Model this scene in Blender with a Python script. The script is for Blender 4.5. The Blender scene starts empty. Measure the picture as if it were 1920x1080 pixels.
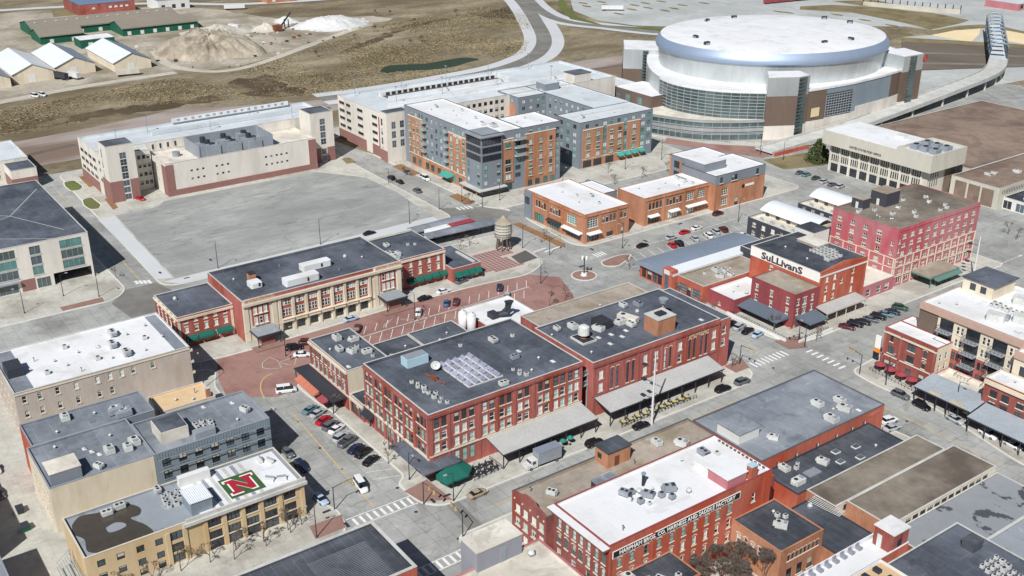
import bpy, math, random
from math import radians as RD, sin, cos, pi
random.seed(11)
sc = bpy.context.scene
COL = sc.collection

# ---------------------------------------------------------------- camera
CAM = bpy.data.cameras.new('camera')
CAM.sensor_width = 36.0
CAM.angle = 2 * math.atan(960 / 2015.33)
CAM.clip_start = 1.0
CAM.clip_end = 6000.0
cam = bpy.data.objects.new('camera', CAM)
cam.location = (157.5, -86.4, 134.4)
cam.rotation_euler = (RD(90 - 23.85), 0, RD(54.47))
COL.objects.link(cam)
sc.camera = cam

# ---------------------------------------------------------------- sky, sun, exposure
SUN_AZ, SUN_EL = 145.0, 45.0          # azimuth clockwise from +Y
w = bpy.data.worlds.new('World')
sc.world = w
w.use_nodes = True
nt = w.node_tree
sky = nt.nodes.new('ShaderNodeTexSky')
sky.sky_type = 'NISHITA'
sky.sun_disc = False
sky.sun_elevation = RD(SUN_EL)
sky.sun_rotation = RD(SUN_AZ)
sky.altitude = 350
sky.air_density = 1.0
sky.dust_density = 0.6
bg = nt.nodes['Background']
bg.inputs['Strength'].default_value = 0.047
nt.links.new(sky.outputs[0], bg.inputs['Color'])
SL = bpy.data.lights.new('sun', 'SUN')
SL.energy = 4.35
SL.angle = RD(0.5)
SL.color = (1.0, 0.98, 0.955)
so = bpy.data.objects.new('sun', SL)
so.rotation_euler = (RD(90 - SUN_EL), 0, RD(180 - SUN_AZ))
so.location = (100, -150, 300)
COL.objects.link(so)
vs = sc.view_settings
vs.view_transform = 'Standard'
vs.look = 'None'
vs.exposure = 0.22
vs.gamma = 1.0
vs.use_curve_mapping = False
sc.cycles.max_bounces = 6
sc.cycles.use_denoising = True

# ---------------------------------------------------------------- materials
def lin(c):
    if isinstance(c, str):
        c = c.lstrip('#')
        c = [int(c[i:i + 2], 16) / 255 for i in (0, 2, 4)]
        c = [x / 12.92 if x <= .04045 else ((x + .055) / 1.055) ** 2.4 for x in c]
    return tuple(c)

MATS = {}
def mat(name, col, rough=.85, var=.16, scale=.5, col2=None, thr=.6, p2=.05, metal=0, streak=(1, 1, 1), spec=.3, bump=0., joints=None, jcol=None, jw=.02, soft=.06, crack=0, stain=None):
    """procedural material: colour with fine and broad mottling, optional patches of a second colour, optional joint grid"""
    if name in MATS:
        return MATS[name]
    m = bpy.data.materials.new(name)
    m.use_nodes = True
    n = m.node_tree.nodes; L = m.node_tree.links
    b = n['Principled BSDF']
    c = lin(col)
    b.inputs['Roughness'].default_value = rough
    b.inputs['Metallic'].default_value = metal
    b.inputs['Specular IOR Level'].default_value = spec
    b.inputs['Base Color'].default_value = (*c, 1)
    if var > 0 or col2:
        g = n.new('ShaderNodeNewGeometry')
        mp = n.new('ShaderNodeMapping'); mp.inputs['Scale'].default_value = streak
        L.new(g.outputs['Position'], mp.inputs['Vector'])
        n1 = n.new('ShaderNodeTexNoise'); n1.inputs['Scale'].default_value = scale; n1.inputs['Detail'].default_value = 7; n1.inputs['Roughness'].default_value = .68
        n2 = n.new('ShaderNodeTexNoise'); n2.inputs['Scale'].default_value = scale * .13; n2.inputs['Detail'].default_value = 4
        L.new(mp.outputs[0], n1.inputs['Vector']); L.new(mp.outputs[0], n2.inputs['Vector'])
        ad = n.new('ShaderNodeMath'); ad.operation = 'ADD'
        L.new(n1.outputs[0], ad.inputs[0]); L.new(n2.outputs[0], ad.inputs[1])
        mr = n.new('ShaderNodeMapRange'); mr.inputs[1].default_value = .7; mr.inputs[2].default_value = 1.3
        L.new(ad.outputs[0], mr.inputs[0])
        mx = n.new('ShaderNodeMix'); mx.data_type = 'RGBA'
        mx.inputs[6].default_value = (*[x * (1 - var) for x in c], 1)
        mx.inputs[7].default_value = (*[min(.95, x * (1 + var)) for x in c], 1)
        L.new(mr.outputs[0], mx.inputs[0])
        out = mx.outputs[2]
        if col2:
            c2 = lin(col2)
            n3 = n.new('ShaderNodeTexNoise'); n3.inputs['Scale'].default_value = p2; n3.inputs['Detail'].default_value = 6; n3.inputs['Roughness'].default_value = .6
            mp3 = n.new('ShaderNodeMapping'); mp3.inputs['Location'].default_value = (17, 5, 3); mp3.inputs['Scale'].default_value = streak
            L.new(g.outputs['Position'], mp3.inputs['Vector']); L.new(mp3.outputs[0], n3.inputs['Vector'])
            r3 = n.new('ShaderNodeMapRange'); r3.inputs[1].default_value = thr - soft; r3.inputs[2].default_value = thr + soft
            L.new(n3.outputs[0], r3.inputs[0])
            m2 = n.new('ShaderNodeMix'); m2.data_type = 'RGBA'; m2.inputs[7].default_value = (*c2, 1)
            L.new(r3.outputs[0], m2.inputs[0]); L.new(out, m2.inputs[6])
            out = m2.outputs[2]
        if joints:
            bt = n.new('ShaderNodeTexBrick')
            bt.inputs['Scale'].default_value = 1.0
            bt.offset = joints[2] if len(joints) > 2 else 0
            bt.inputs['Brick Width'].default_value = joints[0]; bt.inputs['Row Height'].default_value = joints[1]
            bt.inputs['Mortar Size'].default_value = jw; bt.inputs['Mortar Smooth'].default_value = .1
            bt.inputs['Color1'].default_value = (1, 1, 1, 1); bt.inputs['Color2'].default_value = (.93, .93, .93, 1)
            bt.inputs['Mortar'].default_value = (*(lin(jcol) if jcol else (.55, .55, .55)), 1)
            L.new(g.outputs['Position'], bt.inputs['Vector'])
            m3 = n.new('ShaderNodeMix'); m3.data_type = 'RGBA'; m3.blend_type = 'MULTIPLY'; m3.inputs[0].default_value = 1
            L.new(out, m3.inputs[6]); L.new(bt.outputs[0], m3.inputs[7])
            out = m3.outputs[2]
        if stain:                     # shaped stains: scale, threshold, edge softness, multiplier
            for sl, (ss, st, sf, sm_) in enumerate(stain):
                sn = n.new('ShaderNodeTexNoise'); sn.inputs['Scale'].default_value = ss; sn.inputs['Detail'].default_value = 5; sn.inputs['Roughness'].default_value = .55; sn.inputs['Distortion'].default_value = .6
                sp = n.new('ShaderNodeMapping'); sp.inputs['Location'].default_value = (31 + 13 * sl, 7, 0); sp.inputs['Scale'].default_value = streak
                L.new(g.outputs['Position'], sp.inputs['Vector']); L.new(sp.outputs[0], sn.inputs['Vector'])
                sr = n.new('ShaderNodeMapRange'); sr.inputs[1].default_value = st - sf; sr.inputs[2].default_value = st + sf; sr.inputs[3].default_value = 1; sr.inputs[4].default_value = sm_
                L.new(sn.outputs[0], sr.inputs[0])
                m5 = n.new('ShaderNodeMix'); m5.data_type = 'RGBA'; m5.blend_type = 'MULTIPLY'; m5.inputs[0].default_value = 1
                L.new(out, m5.inputs[6]); L.new(sr.outputs[0], m5.inputs[7]); out = m5.outputs[2]
        if crack:
            wn = n.new('ShaderNodeTexNoise'); wn.inputs['Scale'].default_value = .25; wn.inputs['Detail'].default_value = 3
            L.new(g.outputs['Position'], wn.inputs['Vector'])
            va = n.new('ShaderNodeVectorMath'); va.operation = 'MULTIPLY_ADD'; va.inputs[1].default_value = (5, 5, 0)
            L.new(wn.outputs[1], va.inputs[0]); L.new(g.outputs['Position'], va.inputs[2])
            vo = n.new('ShaderNodeTexVoronoi'); vo.feature = 'DISTANCE_TO_EDGE'; vo.inputs['Scale'].default_value = .085
            L.new(va.outputs[0], vo.inputs['Vector'])
            cr = n.new('ShaderNodeMapRange'); cr.inputs[1].default_value = .004; cr.inputs[2].default_value = .014; cr.inputs[3].default_value = 1 - crack; cr.inputs[4].default_value = 1
            L.new(vo.outputs[0], cr.inputs[0])
            m4 = n.new('ShaderNodeMix'); m4.data_type = 'RGBA'; m4.blend_type = 'MULTIPLY'; m4.inputs[0].default_value = 1
            L.new(out, m4.inputs[6]); L.new(cr.outputs[0], m4.inputs[7]); out = m4.outputs[2]
        L.new(out, b.inputs['Base Color'])
        if bump:
            bp = n.new('ShaderNodeBump'); bp.inputs['Strength'].default_value = bump; bp.inputs['Distance'].default_value = .3
            L.new(n1.outputs[0], bp.inputs['Height']); L.new(bp.outputs[0], b.inputs['Normal'])
    MATS[name] = m
    return m

def glass(name, col, rough=.08, var=.5):
    m = mat(name, col, rough=rough, var=var, scale=.35, spec=.8)
    return m

V = (1, 1, .35)
mat('ground', '#8a7f68', var=.6, scale=.5, col2='#665a43', thr=.54, p2=.022, bump=.6, streak=(1, .4, 1), soft=.1)
mat('dry_grass', '#827658', var=.22, scale=.5, col2='#6f6547', thr=.55, p2=.1)
mat('straw', '#998c70', var=.3, scale=.5)
mat('green_grass', '#5f6b3a', var=.25, scale=.8, col2='#6f6a45', thr=.58, p2=.15)
mat('scorched', '#564a38', var=.4, scale=.3, col2='#7d6f58', thr=.56, p2=.06, soft=.05)
mat('street', '#a5a6a2', crack=.16, var=.24, scale=.25, col2='#8d8d89', thr=.56, p2=.045, joints=(4.2, 4.2), jw=.05, jcol='#c4c4c2', soft=.1, stain=((.1, .6, .01, .87), (.35, .66, .02, .8), (.2, .64, .01, 1.1)))
mat('asphalt', '#77756f', var=.15, scale=.3, col2='#85837d', thr=.55, p2=.05, stain=((.2, .62, .02, .85),))
mat('dark_asphalt', '#5d5b58', var=.15, scale=.3)
mat('pavement', '#bdbbb1', var=.18, scale=.5, col2='#a7a399', thr=.56, p2=.08, joints=(1.8, 1.8), jw=.03, jcol='#e0e0de', stain=((.15, .6, .015, .88), (.5, .67, .02, .78)))
mat('kerb', '#cfcdc3', var=.1)
mat('brick_paving', '#9f7d74', var=.14, scale=.6, col2='#916c66', thr=.55, p2=.06, joints=(.9, .45, .5), jw=.03, jcol='#dcd6d2', stain=((.15, .6, .02, .86), (.4, .66, .02, .8)))
mat('red_paving', '#98786d', var=.15, scale=.6, joints=(.9, .45, .5), jw=.03)
mat('plaza_tile', '#8f6b65', var=.14, scale=.8)
mat('plaza_joint', '#bdb3aa', var=.1)
mat('lot', '#a4a5a1', var=.3, scale=.5, col2='#8b8e8b', thr=.53, p2=.05, streak=(.8, .3, 1), soft=.14, crack=.14, joints=(7.6, 7.6), jw=.06, jcol=(.9, .9, .9), stain=((.05, .58, .02, .92), (.25, .66, .015, .78), (.12, .63, .01, 1.07)))
mat('parking', '#b4b7b5', var=.16, scale=.2, crack=.1, col2='#a4a7a3', thr=.55, p2=.02, soft=.12, stain=((.04, .58, .02, .93), (.15, .65, .02, .86)))
mat('gravel', '#aea696', var=.28, scale=.3, col2='#857c69', thr=.53, p2=.03, soft=.1, bump=.2)
mat('gravel_light', '#b9b3a4', var=.2, scale=.3, bump=.1)
mat('pale_road', '#c3c5c6', var=.08, scale=.1)
mat('rail_bed', '#9f948d', var=.18, scale=.2, col2='#7d6b5e', thr=.52, p2=.03, streak=(1, .2, 1))
mat('rail_dark', '#6a6055', var=.2, scale=.2, streak=(.2, 1, 1))
mat('sand', '#e3cfa6', var=.08, scale=.3)
mat('water', '#333f30', rough=.55, var=.25, scale=.05, spec=.2)
mat('paint_white', '#dfe0dd', var=.12, scale=1.2)
mat('paint_yellow', '#c4a877', var=.25, scale=1.5)
# walls
mat('brick', '#aa635b', var=.26, scale=.9, col2='#9c503f', thr=.56, p2=.12, streak=V, joints=(1.2, .4, .5), jw=.02, jcol='#d5d5d5', stain=((.25, .6, .04, .82), (.6, .64, .04, 1.14)))
mat('brick_dark', '#945953', var=.26, scale=.9, col2='#8a4439', thr=.55, p2=.12, streak=V, stain=((.25, .6, .04, .82), (.6, .64, .04, 1.14)))
mat('brick_bright', '#b2624f', var=.2, scale=.9, col2='#ad4e37', thr=.56, p2=.1, streak=V, stain=((.25, .6, .04, .82), (.6, .64, .04, 1.14)))
mat('brick_orange', '#b28064', var=.2, scale=.9, col2='#a87050', thr=.56, p2=.12, streak=V, stain=((.25, .6, .04, .82), (.6, .64, .04, 1.14)))
mat('brick_maroon', '#8f484b', var=.2, scale=.9, streak=V)
mat('brick_pink', '#b37479', var=.16, scale=.7, col2='#b3565f', thr=.55, p2=.1, streak=V)
mat('brick_brown', '#6d5d52', var=.12, scale=.7, streak=V)
mat('brick_plum', '#8f6a63', var=.12, scale=.7, streak=V)
mat('cream', '#d8cdb8', var=.1, scale=.6, col2='#c9bda6', thr=.57, p2=.12, streak=V, stain=((.3, .62, .05, .9),))
mat('cream_pale', '#d8d2c8', var=.13, scale=.5, col2='#c8c2b8', thr=.58, p2=.1, streak=(1, 1, .2), stain=((.3, .62, .05, .9),))
mat('tan_brick', '#c6b18d', var=.1, scale=.8, col2='#bda47b', thr=.56, p2=.12, streak=V)
mat('taupe', '#bcb0a4', var=.14, scale=.7, col2='#b0a294', thr=.57, p2=.1, streak=V, stain=((.3, .62, .05, .9),))
mat('stone', '#cfc6b4', var=.1, scale=.7, streak=V)
mat('white_wall', '#d6d6d2', var=.08, scale=.6, streak=(1, 1, .2))
mat('concrete_wall', '#c1bdb0', var=.09, scale=.5, streak=(1, 1, .2), stain=((.3, .62, .05, .9),))
mat('grey_panel', '#7f858d', var=.1, scale=.6, streak=(1, 1, .3))
mat('charcoal', '#45454d', var=.12, scale=.6)
mat('grey_metal', '#8d9aa3', rough=.5, var=.12, scale=.8, streak=(1, 1, .2), metal=.25)
mat('silver', '#c6cbcb', rough=.36, var=.16, scale=.3, metal=.55, streak=(1, 1, .25), spec=.5)
mat('blue_metal', '#a3b3ca', rough=.5, var=.1, scale=.05, metal=.5, spec=.5)
mat('green_metal', '#1f5a47', rough=.6, var=.15, scale=.4, streak=(1, 1, .1))
mat('dark_metal', '#383b42', rough=.5, var=.15, scale=.8)
mat('rust', '#7a4a35', var=.2, scale=1)
mat('pole_white', '#cfcfcf', rough=.5, var=.06)
mat('bluegrey_wall', '#8d8e97', var=.08, scale=.5, streak=(1, 1, .2))
# roofs
mat('roof_dark', '#4e535c', var=.34, scale=.6, col2='#6a707a', thr=.56, p2=.07, joints=(9.5, 3.2, .3), jw=.045, jcol=(1.5, 1.5, 1.5), soft=.12, stain=((.16, .6, .012, .82), (.4, .66, .02, 1.22)))
mat('roof_mid', '#787e86', var=.28, scale=.45, col2='#989da3', thr=.56, p2=.06, joints=(12, 3.6, .3), jw=.045, jcol=(1.35, 1.35, 1.35), soft=.12, stain=((.16, .6, .012, .82), (.4, .66, .02, 1.22)))
mat('roof_black', '#3e4249', var=.36, scale=.5, col2='#62666e', thr=.57, p2=.07, joints=(10, 1.9, .3), jw=.04, jcol=(1.7, 1.7, 1.7), soft=.12, stain=((.16, .6, .012, .82), (.4, .66, .02, 1.22)))
mat('roof_white', '#e0e1e2', var=.04, scale=.6, col2='#d2d0cb', thr=.62, p2=.1, soft=.1, joints=(14, 4.5, .3), jw=.035, jcol=(.86, .86, .86), stain=((.14, .62, .015, .9), (.5, .68, .02, .84)))
mat('roof_pale', '#c9cfd2', var=.07, scale=.15, col2='#b9bfc2', thr=.56, p2=.05, soft=.1, stain=((.12, .6, .015, .92), (.4, .66, .02, .88)))
mat('roof_tan', '#a1978a', var=.24, scale=.6, col2='#8d8170', thr=.56, p2=.08, bump=.1, stain=((.2, .6, .03, .85),))
mat('roof_brown', '#8a786a', var=.22, scale=.3, col2='#77655a', thr=.56, p2=.05, stain=((.06, .58, .02, .82), (.2, .62, .02, .88)))
mat('roof_mottled', '#857c70', var=.3, scale=.4, col2='#5f564d', thr=.55, p2=.07, soft=.12)
mat('roof_patchy', '#8e9296', var=.1, scale=.3, col2='#4b4e53', thr=.58, p2=.16, soft=.015)
mat('roof_orange', '#d0b48e', var=.12, scale=.5)
mat('roof_cream', '#d6d0c3', var=.16, scale=.6, col2='#bdb6a8', thr=.57, p2=.12, soft=.1, stain=((.2, .6, .02, .85), (.5, .66, .02, .8)))
mat('roof_wet', '#8f959b', var=.08, scale=.4, stain=((.16, .6, .012, .82), (.4, .66, .02, 1.22)))
mat('puddle', '#4c463d', rough=.25, var=.2, scale=.5, spec=.5)
mat('ribbed_pale', '#b8bab8', rough=.55, var=.1, scale=1.2, metal=.2)
mat('ribbed_white', '#dfe3e6', rough=.5, var=.05, scale=.4, metal=.1)
mat('ribbed_grey', '#a4adb4', rough=.5, var=.12, scale=.8, metal=.2)
mat('fascia_tan', '#b59a8c', var=.1)
mat('ribbed_blue', '#8b97a6', rough=.45, var=.1, scale=.5, metal=.2)
mat('shed_tan', '#8b8276', rough=.6, var=.1, scale=.3)
mat('shed_blue', '#6c819c', rough=.6, var=.1, scale=.3)
mat('coping_pale', '#bdbdb8', var=.2, scale=1.5)
mat('coping_dark', '#565a60', var=.1)
mat('hvac', '#c4c5c1', rough=.6, var=.25, scale=2)
mat('hvac_grey', '#8f959c', rough=.6, var=.15, scale=2)
mat('duct_blue', '#aecbd6', rough=.6, var=.08, scale=1)
mat('fan', '#33343a', var=.2)
# glass
glass('glass_dark', '#2b3038'); glass('glass_mid', '#4d5a62'); glass('glass_green', '#8fb3aa', rough=.15, var=.35); glass('glass_pale', '#cfd6d2', rough=.3, var=.2)
glass('glass_teal', '#54807d', rough=.1, var=.5); glass('curtain_glass', '#4e5c5c', rough=.08, var=.55)
mat('blind', '#b9b6a9', var=.2, scale=3); mat('frame_white', '#e0ddd3', var=.05); mat('pad_glass', '#8d91a3', rough=.3, var=.5, scale=1); mat('frame_dark', '#3b3a3c', var=.05); mat('frame_green', '#5d7d74', var=.05); mat('sill', '#d8cfbd', var=.06)
mat('frame_grey', '#9aa1a3', var=.05)
# cloth and misc
mat('awning_green', '#1d6155', var=.12, scale=1.2); mat('awning_teal', '#3f9c92', var=.1, scale=1.2); mat('awning_orange', '#b8715c', var=.12, scale=1.2)
mat('awning_slate', '#5d6874', var=.12, scale=1); mat('awning_black', '#33343a', var=.15, scale=1); mat('awning_white', '#dddddb', var=.06)
mat('umbrella_red', '#96424a', var=.12, scale=1); mat('umbrella_yellow', '#bfae6a', var=.12, scale=1); mat('umbrella_green', '#2f7d6d', var=.1, scale=1)
mat('sign_black', '#26272b', var=.05); mat('letter_white', '#e8e6df', var=.03); mat('letter_dark', '#4a3a44', var=.03); mat('letter_red', '#b0282f', var=.05)
mat('letter_brick', '#b8746a', var=.05); mat('turf', '#3d5e35', var=.15, scale=2); mat('logo_red', '#a32236', var=.1, scale=1)
mat('sign_orange', '#e08a32', var=.05); mat('banner_red', '#9c4650', var=.08)
mat('bark', '#6a5c50', var=.2, scale=3); mat('twig', '#6b6058', var=.2, scale=2); mat('leaf_dark', '#4a5434', var=.35, scale=1.5); mat('leaf_mid', '#5e6a3e', var=.3, scale=1.5)
mat('dirt', '#a59b8a', var=.4, scale=.5, col2='#857a6a', thr=.55, p2=.08, streak=(1, 1, .4), bump=.4)
mat('gravel_pile', '#bdb8ac', var=.25, scale=.4, bump=.3)
mat('salt', '#cfcfcc', var=.14, scale=.3)
mat('mulch', '#8d6a4b', var=.2, scale=1.5)
mat('tyre', '#1d1d1f', var=.1); mat('rim', '#9a9c9f', rough=.4, metal=.6, var=.05); mat('car_glass', '#20262c', rough=.08, var=.15, spec=.8); mat('lamp_clear', '#e4e4de', rough=.2, var=0); mat('lamp_red', '#8f1c1c', rough=.3, var=0)
mat('skin', '#c09276', var=.05)
for k, c in dict(black='#17181b', white='#dedede', silver='#a9aeb2', grey='#5e6266', red='#b5182a', maroon='#5a2226', blue='#3d5a85', navy='#1f2c47', pale_blue='#a8bdd2', green='#34513e', teal='#5f7f86', tan='#a3937a').items():
    mat('paint_' + k + '_car', c, rough=.3, var=.04, spec=.5)

# ---------------------------------------------------------------- mesh helpers
class MB:
    def __init__(s):
        s.v = []; s.f = []; s.m = []
    def quad(s, *p, m=0):
        i = len(s.v); s.v += [tuple(q) for q in p]; s.f.append(tuple(range(i, i + len(p)))); s.m.append(m)
    def box(s, x0, x1, y0, y1, z0, z1, m=0, bottom=True):
        i = len(s.v)
        s.v += [(x0, y0, z0), (x1, y0, z0), (x1, y1, z0), (x0, y1, z0), (x0, y0, z1), (x1, y0, z1), (x1, y1, z1), (x0, y1, z1)]
        F = [(4, 5, 6, 7), (0, 1, 5, 4), (1, 2, 6, 5), (2, 3, 7, 6), (3, 0, 4, 7)] + ([(3, 2, 1, 0)] if bottom else [])
        s.f += [tuple(i + a for a in q) for q in F]; s.m += [m] * len(F)
    def prism(s, pts, z0, z1, m=0, mt=None, cap=True):
        """pts: plan polygon, anticlockwise"""
        n = len(pts); i = len(s.v)
        s.v += [(p[0], p[1], z0) for p in pts] + [(p[0], p[1], z1) for p in pts]
        for k in range(n):
            j = (k + 1) % n
            s.f.append((i + k, i + j, i + n + j, i + n + k)); s.m.append(m)
        if cap:
            s.f.append(tuple(range(i + n, i + 2 * n))); s.m.append(m if mt is None else mt)
    def cyl(s, x, y, z0, z1, r0, r1=None, n=10, m=0, cap=True):
        r1 = r0 if r1 is None else r1
        i = len(s.v)
        for z, r in ((z0, r0), (z1, r1)):
            s.v += [(x + r * cos(2 * pi * k / n), y + r * sin(2 * pi * k / n), z) for k in range(n)]
        for k in range(n):
            j = (k + 1) % n
            s.f.append((i + k, i + j, i + n + j, i + n + k)); s.m.append(m)
        if cap:
            s.f.append(tuple(i + n + k for k in range(n))); s.m.append(m)
            s.f.append(tuple(i + k for k in reversed(range(n)))); s.m.append(m)
    def tube(s, pts, rads, n=6, m=0):
        """swept tube through 3-D points"""
        i0 = len(s.v); k0 = len(pts)
        for a, (p, r) in enumerate(zip(pts, rads)):
            q0 = pts[max(0, a - 1)]; q1 = pts[min(k0 - 1, a + 1)]
            d = [q1[k] - q0[k] for k in range(3)]; l = math.sqrt(sum(x * x for x in d)) or 1; d = [x / l for x in d]
            up = (0, 0, 1) if abs(d[2]) < .9 else (1, 0, 0)
            ax = (d[1] * up[2] - d[2] * up[1], d[2] * up[0] - d[0] * up[2], d[0] * up[1] - d[1] * up[0])
            l = math.sqrt(sum(x * x for x in ax)); ax = [x / l for x in ax]
            ay = (d[1] * ax[2] - d[2] * ax[1], d[2] * ax[0] - d[0] * ax[2], d[0] * ax[1] - d[1] * ax[0])
            for k in range(n):
                c, t = cos(2 * pi * k / n) * r, sin(2 * pi * k / n) * r
                s.v.append(tuple(p[j] + ax[j] * c + ay[j] * t for j in range(3)))
        for a in range(k0 - 1):
            for k in range(n):
                j = (k + 1) % n
                s.f.append((i0 + a * n + k, i0 + a * n + j, i0 + (a + 1) * n + j, i0 + (a + 1) * n + k)); s.m.append(m)
        s.f.append(tuple(i0 + (k0 - 1) * n + k for k in range(n))); s.m.append(m)
    def mesh(s, name, mats, smooth=False, off=(0, 0, 0)):
        me = bpy.data.meshes.new(name)
        me.from_pydata([(a - off[0], b - off[1], c - off[2]) for a, b, c in s.v], [], s.f)
        for k in (mats if isinstance(mats, (list, tuple)) else [mats]):
            me.materials.append(MATS[k] if isinstance(k, str) else k)
        if any(s.m):
            me.polygons.foreach_set('material_index', s.m)
        if smooth:
            me.polygons.foreach_set('use_smooth', [True] * len(s.f))
        me.update()
        return me

def link(name, me, parent=None, loc=(0, 0, 0), rz=0.0):
    o = bpy.data.objects.new(name, me)
    COL.objects.link(o)
    o.location = loc; o.rotation_euler = (0, 0, rz)
    if parent is not None:
        o.parent = parent
    return o

def tag(o, label=None, cat=None, group=None, kind=None):
    if label: o['label'] = label
    if cat: o['category'] = cat
    if group: o['group'] = group
    if kind: o['kind'] = kind
    return o

def thing(name, label, cat, loc, rz=0.0, group=None):
    return tag(link(name, None, None, loc, rz), label, cat, group)

def wpos(o):
    """location of an unrotated ancestor chain"""
    x = y = z = 0
    while o is not None:
        x += o.location.x; y += o.location.y; z += o.location.z; o = o.parent
    return (x, y, z)

def part(name, mb, mats, root, smooth=False):
    """mesh given in world coordinates, made local to its (unrotated) root"""
    return link(name, mb.mesh(name, mats, smooth, wpos(root)), root)

def copy_tree(o, parent=None):
    c = o.copy(); COL.objects.link(c); c.parent = parent
    for ch in list(o.children):
        copy_tree(ch, c)
    return c

def struct(name, mb, mats, label=None, parent=None):
    o = link(name, mb.mesh(name, mats), parent)
    if parent is None:
        tag(o, label, None, None, 'structure')
    return o

def poly_area(p):
    return sum(p[i][0] * p[(i + 1) % len(p)][1] - p[(i + 1) % len(p)][0] * p[i][1] for i in range(len(p))) / 2

def ccw(p):
    return list(p) if poly_area(p) > 0 else list(reversed(p))

def sheet(name, pts, z, m, label=None, parent=None):
    mb = MB(); mb.quad(*[(x, y, z) for x, y in ccw(pts)])
    return struct(name, mb, m, label, parent)

def rounded(pts, r, n=5):
    """round the corners of a plan polygon; r a number or one per corner"""
    pts = ccw(pts); out = []
    N = len(pts)
    for i, p in enumerate(pts):
        a, b = pts[i - 1], pts[(i + 1) % N]
        rr = r if not isinstance(r, (list, tuple)) else r[i]
        if rr <= 0:
            out.append(p); continue
        da = math.hypot(a[0] - p[0], a[1] - p[1]); db = math.hypot(b[0] - p[0], b[1] - p[1])
        t = min(rr, da * .45, db * .45)
        pa = (p[0] + (a[0] - p[0]) / da * t, p[1] + (a[1] - p[1]) / da * t)
        pb = (p[0] + (b[0] - p[0]) / db * t, p[1] + (b[1] - p[1]) / db * t)
        for k in range(n + 1):
            s = k / n
            out.append(((1 - s) ** 2 * pa[0] + 2 * s * (1 - s) * p[0] + s * s * pb[0], (1 - s) ** 2 * pa[1] + 2 * s * (1 - s) * p[1] + s * s * pb[1]))
    return out

def inset(p, d):
    out = []
    for i, c in enumerate(p):
        u, v = p[i - 1], p[(i + 1) % len(p)]
        n1 = (-(c[1] - u[1]), c[0] - u[0]); n2 = (-(v[1] - c[1]), v[0] - c[0])
        l1 = math.hypot(*n1) or 1; l2 = math.hypot(*n2) or 1
        n_ = (n1[0] / l1 + n2[0] / l2, n1[1] / l1 + n2[1] / l2); l = math.hypot(*n_) or 1
        out.append((c[0] + n_[0] / l * d, c[1] + n_[1] / l * d))
    return out

def slab(name, pts, z0, z1, mats, label=None, r=3.0, parent=None):
    """raised pavement with a kerb stone ring round it"""
    P = rounded(pts, r) if r else ccw(pts); I = inset(P, .45)
    mb = MB(); n = len(P)
    for k in range(n):
        j = (k + 1) % n
        mb.quad((*P[k], z0), (*P[j], z0), (*P[j], z1), (*P[k], z1), m=1)
        mb.quad((*P[k], z1), (*P[j], z1), (*I[j], z1), (*I[k], z1), m=1)
    mb.quad(*[(x, y, z1) for x, y in I])
    return struct(name, mb, mats, label, parent)

def jag(pts, amp, step=6, seed=1):
    """ragged natural edge for a plan polygon"""
    rnd = random.Random(seed); out = []
    for a, b in zip(pts, pts[1:] + pts[:1]):
        n = max(1, int(math.hypot(b[0] - a[0], b[1] - a[1]) / step))
        for k in range(n):
            t = k / n; out.append((a[0] + (b[0] - a[0]) * t + rnd.uniform(-amp, amp), a[1] + (b[1] - a[1]) * t + rnd.uniform(-amp, amp)))
    return out

def ribbon(name, line, width, z, m, label=None, parent=None):
    mb = MB()
    L, Rr = [], []
    for i, p in enumerate(line):
        a = line[max(0, i - 1)]; b = line[min(len(line) - 1, i + 1)]
        d = math.hypot(b[0] - a[0], b[1] - a[1]) or 1
        nx, ny = -(b[1] - a[1]) / d, (b[0] - a[0]) / d
        wd = width[i] if isinstance(width, (list, tuple)) else width
        L.append((p[0] + nx * wd / 2, p[1] + ny * wd / 2, z)); Rr.append((p[0] - nx * wd / 2, p[1] - ny * wd / 2, z))
    for i in range(len(line) - 1):
        mb.quad(Rr[i], Rr[i + 1], L[i + 1], L[i])
    return struct(name, mb, m, label, parent)

def smooth_line(pts, n=6):
    """Catmull-Rom through plan points"""
    out = []
    P = [pts[0]] + list(pts) + [pts[-1]]
    for i in range(1, len(P) - 2):
        p0, p1, p2, p3 = P[i - 1], P[i], P[i + 1], P[i + 2]
        for k in range(n):
            t = k / n
            out.append(tuple(.5 * (2 * p1[j] + (p2[j] - p0[j]) * t + (2 * p0[j] - 5 * p1[j] + 4 * p2[j] - p3[j]) * t * t + (3 * p1[j] - p0[j] - 3 * p2[j] + p3[j]) * t ** 3) for j in (0, 1)))
    out.append(pts[-1])
    return out

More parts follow.
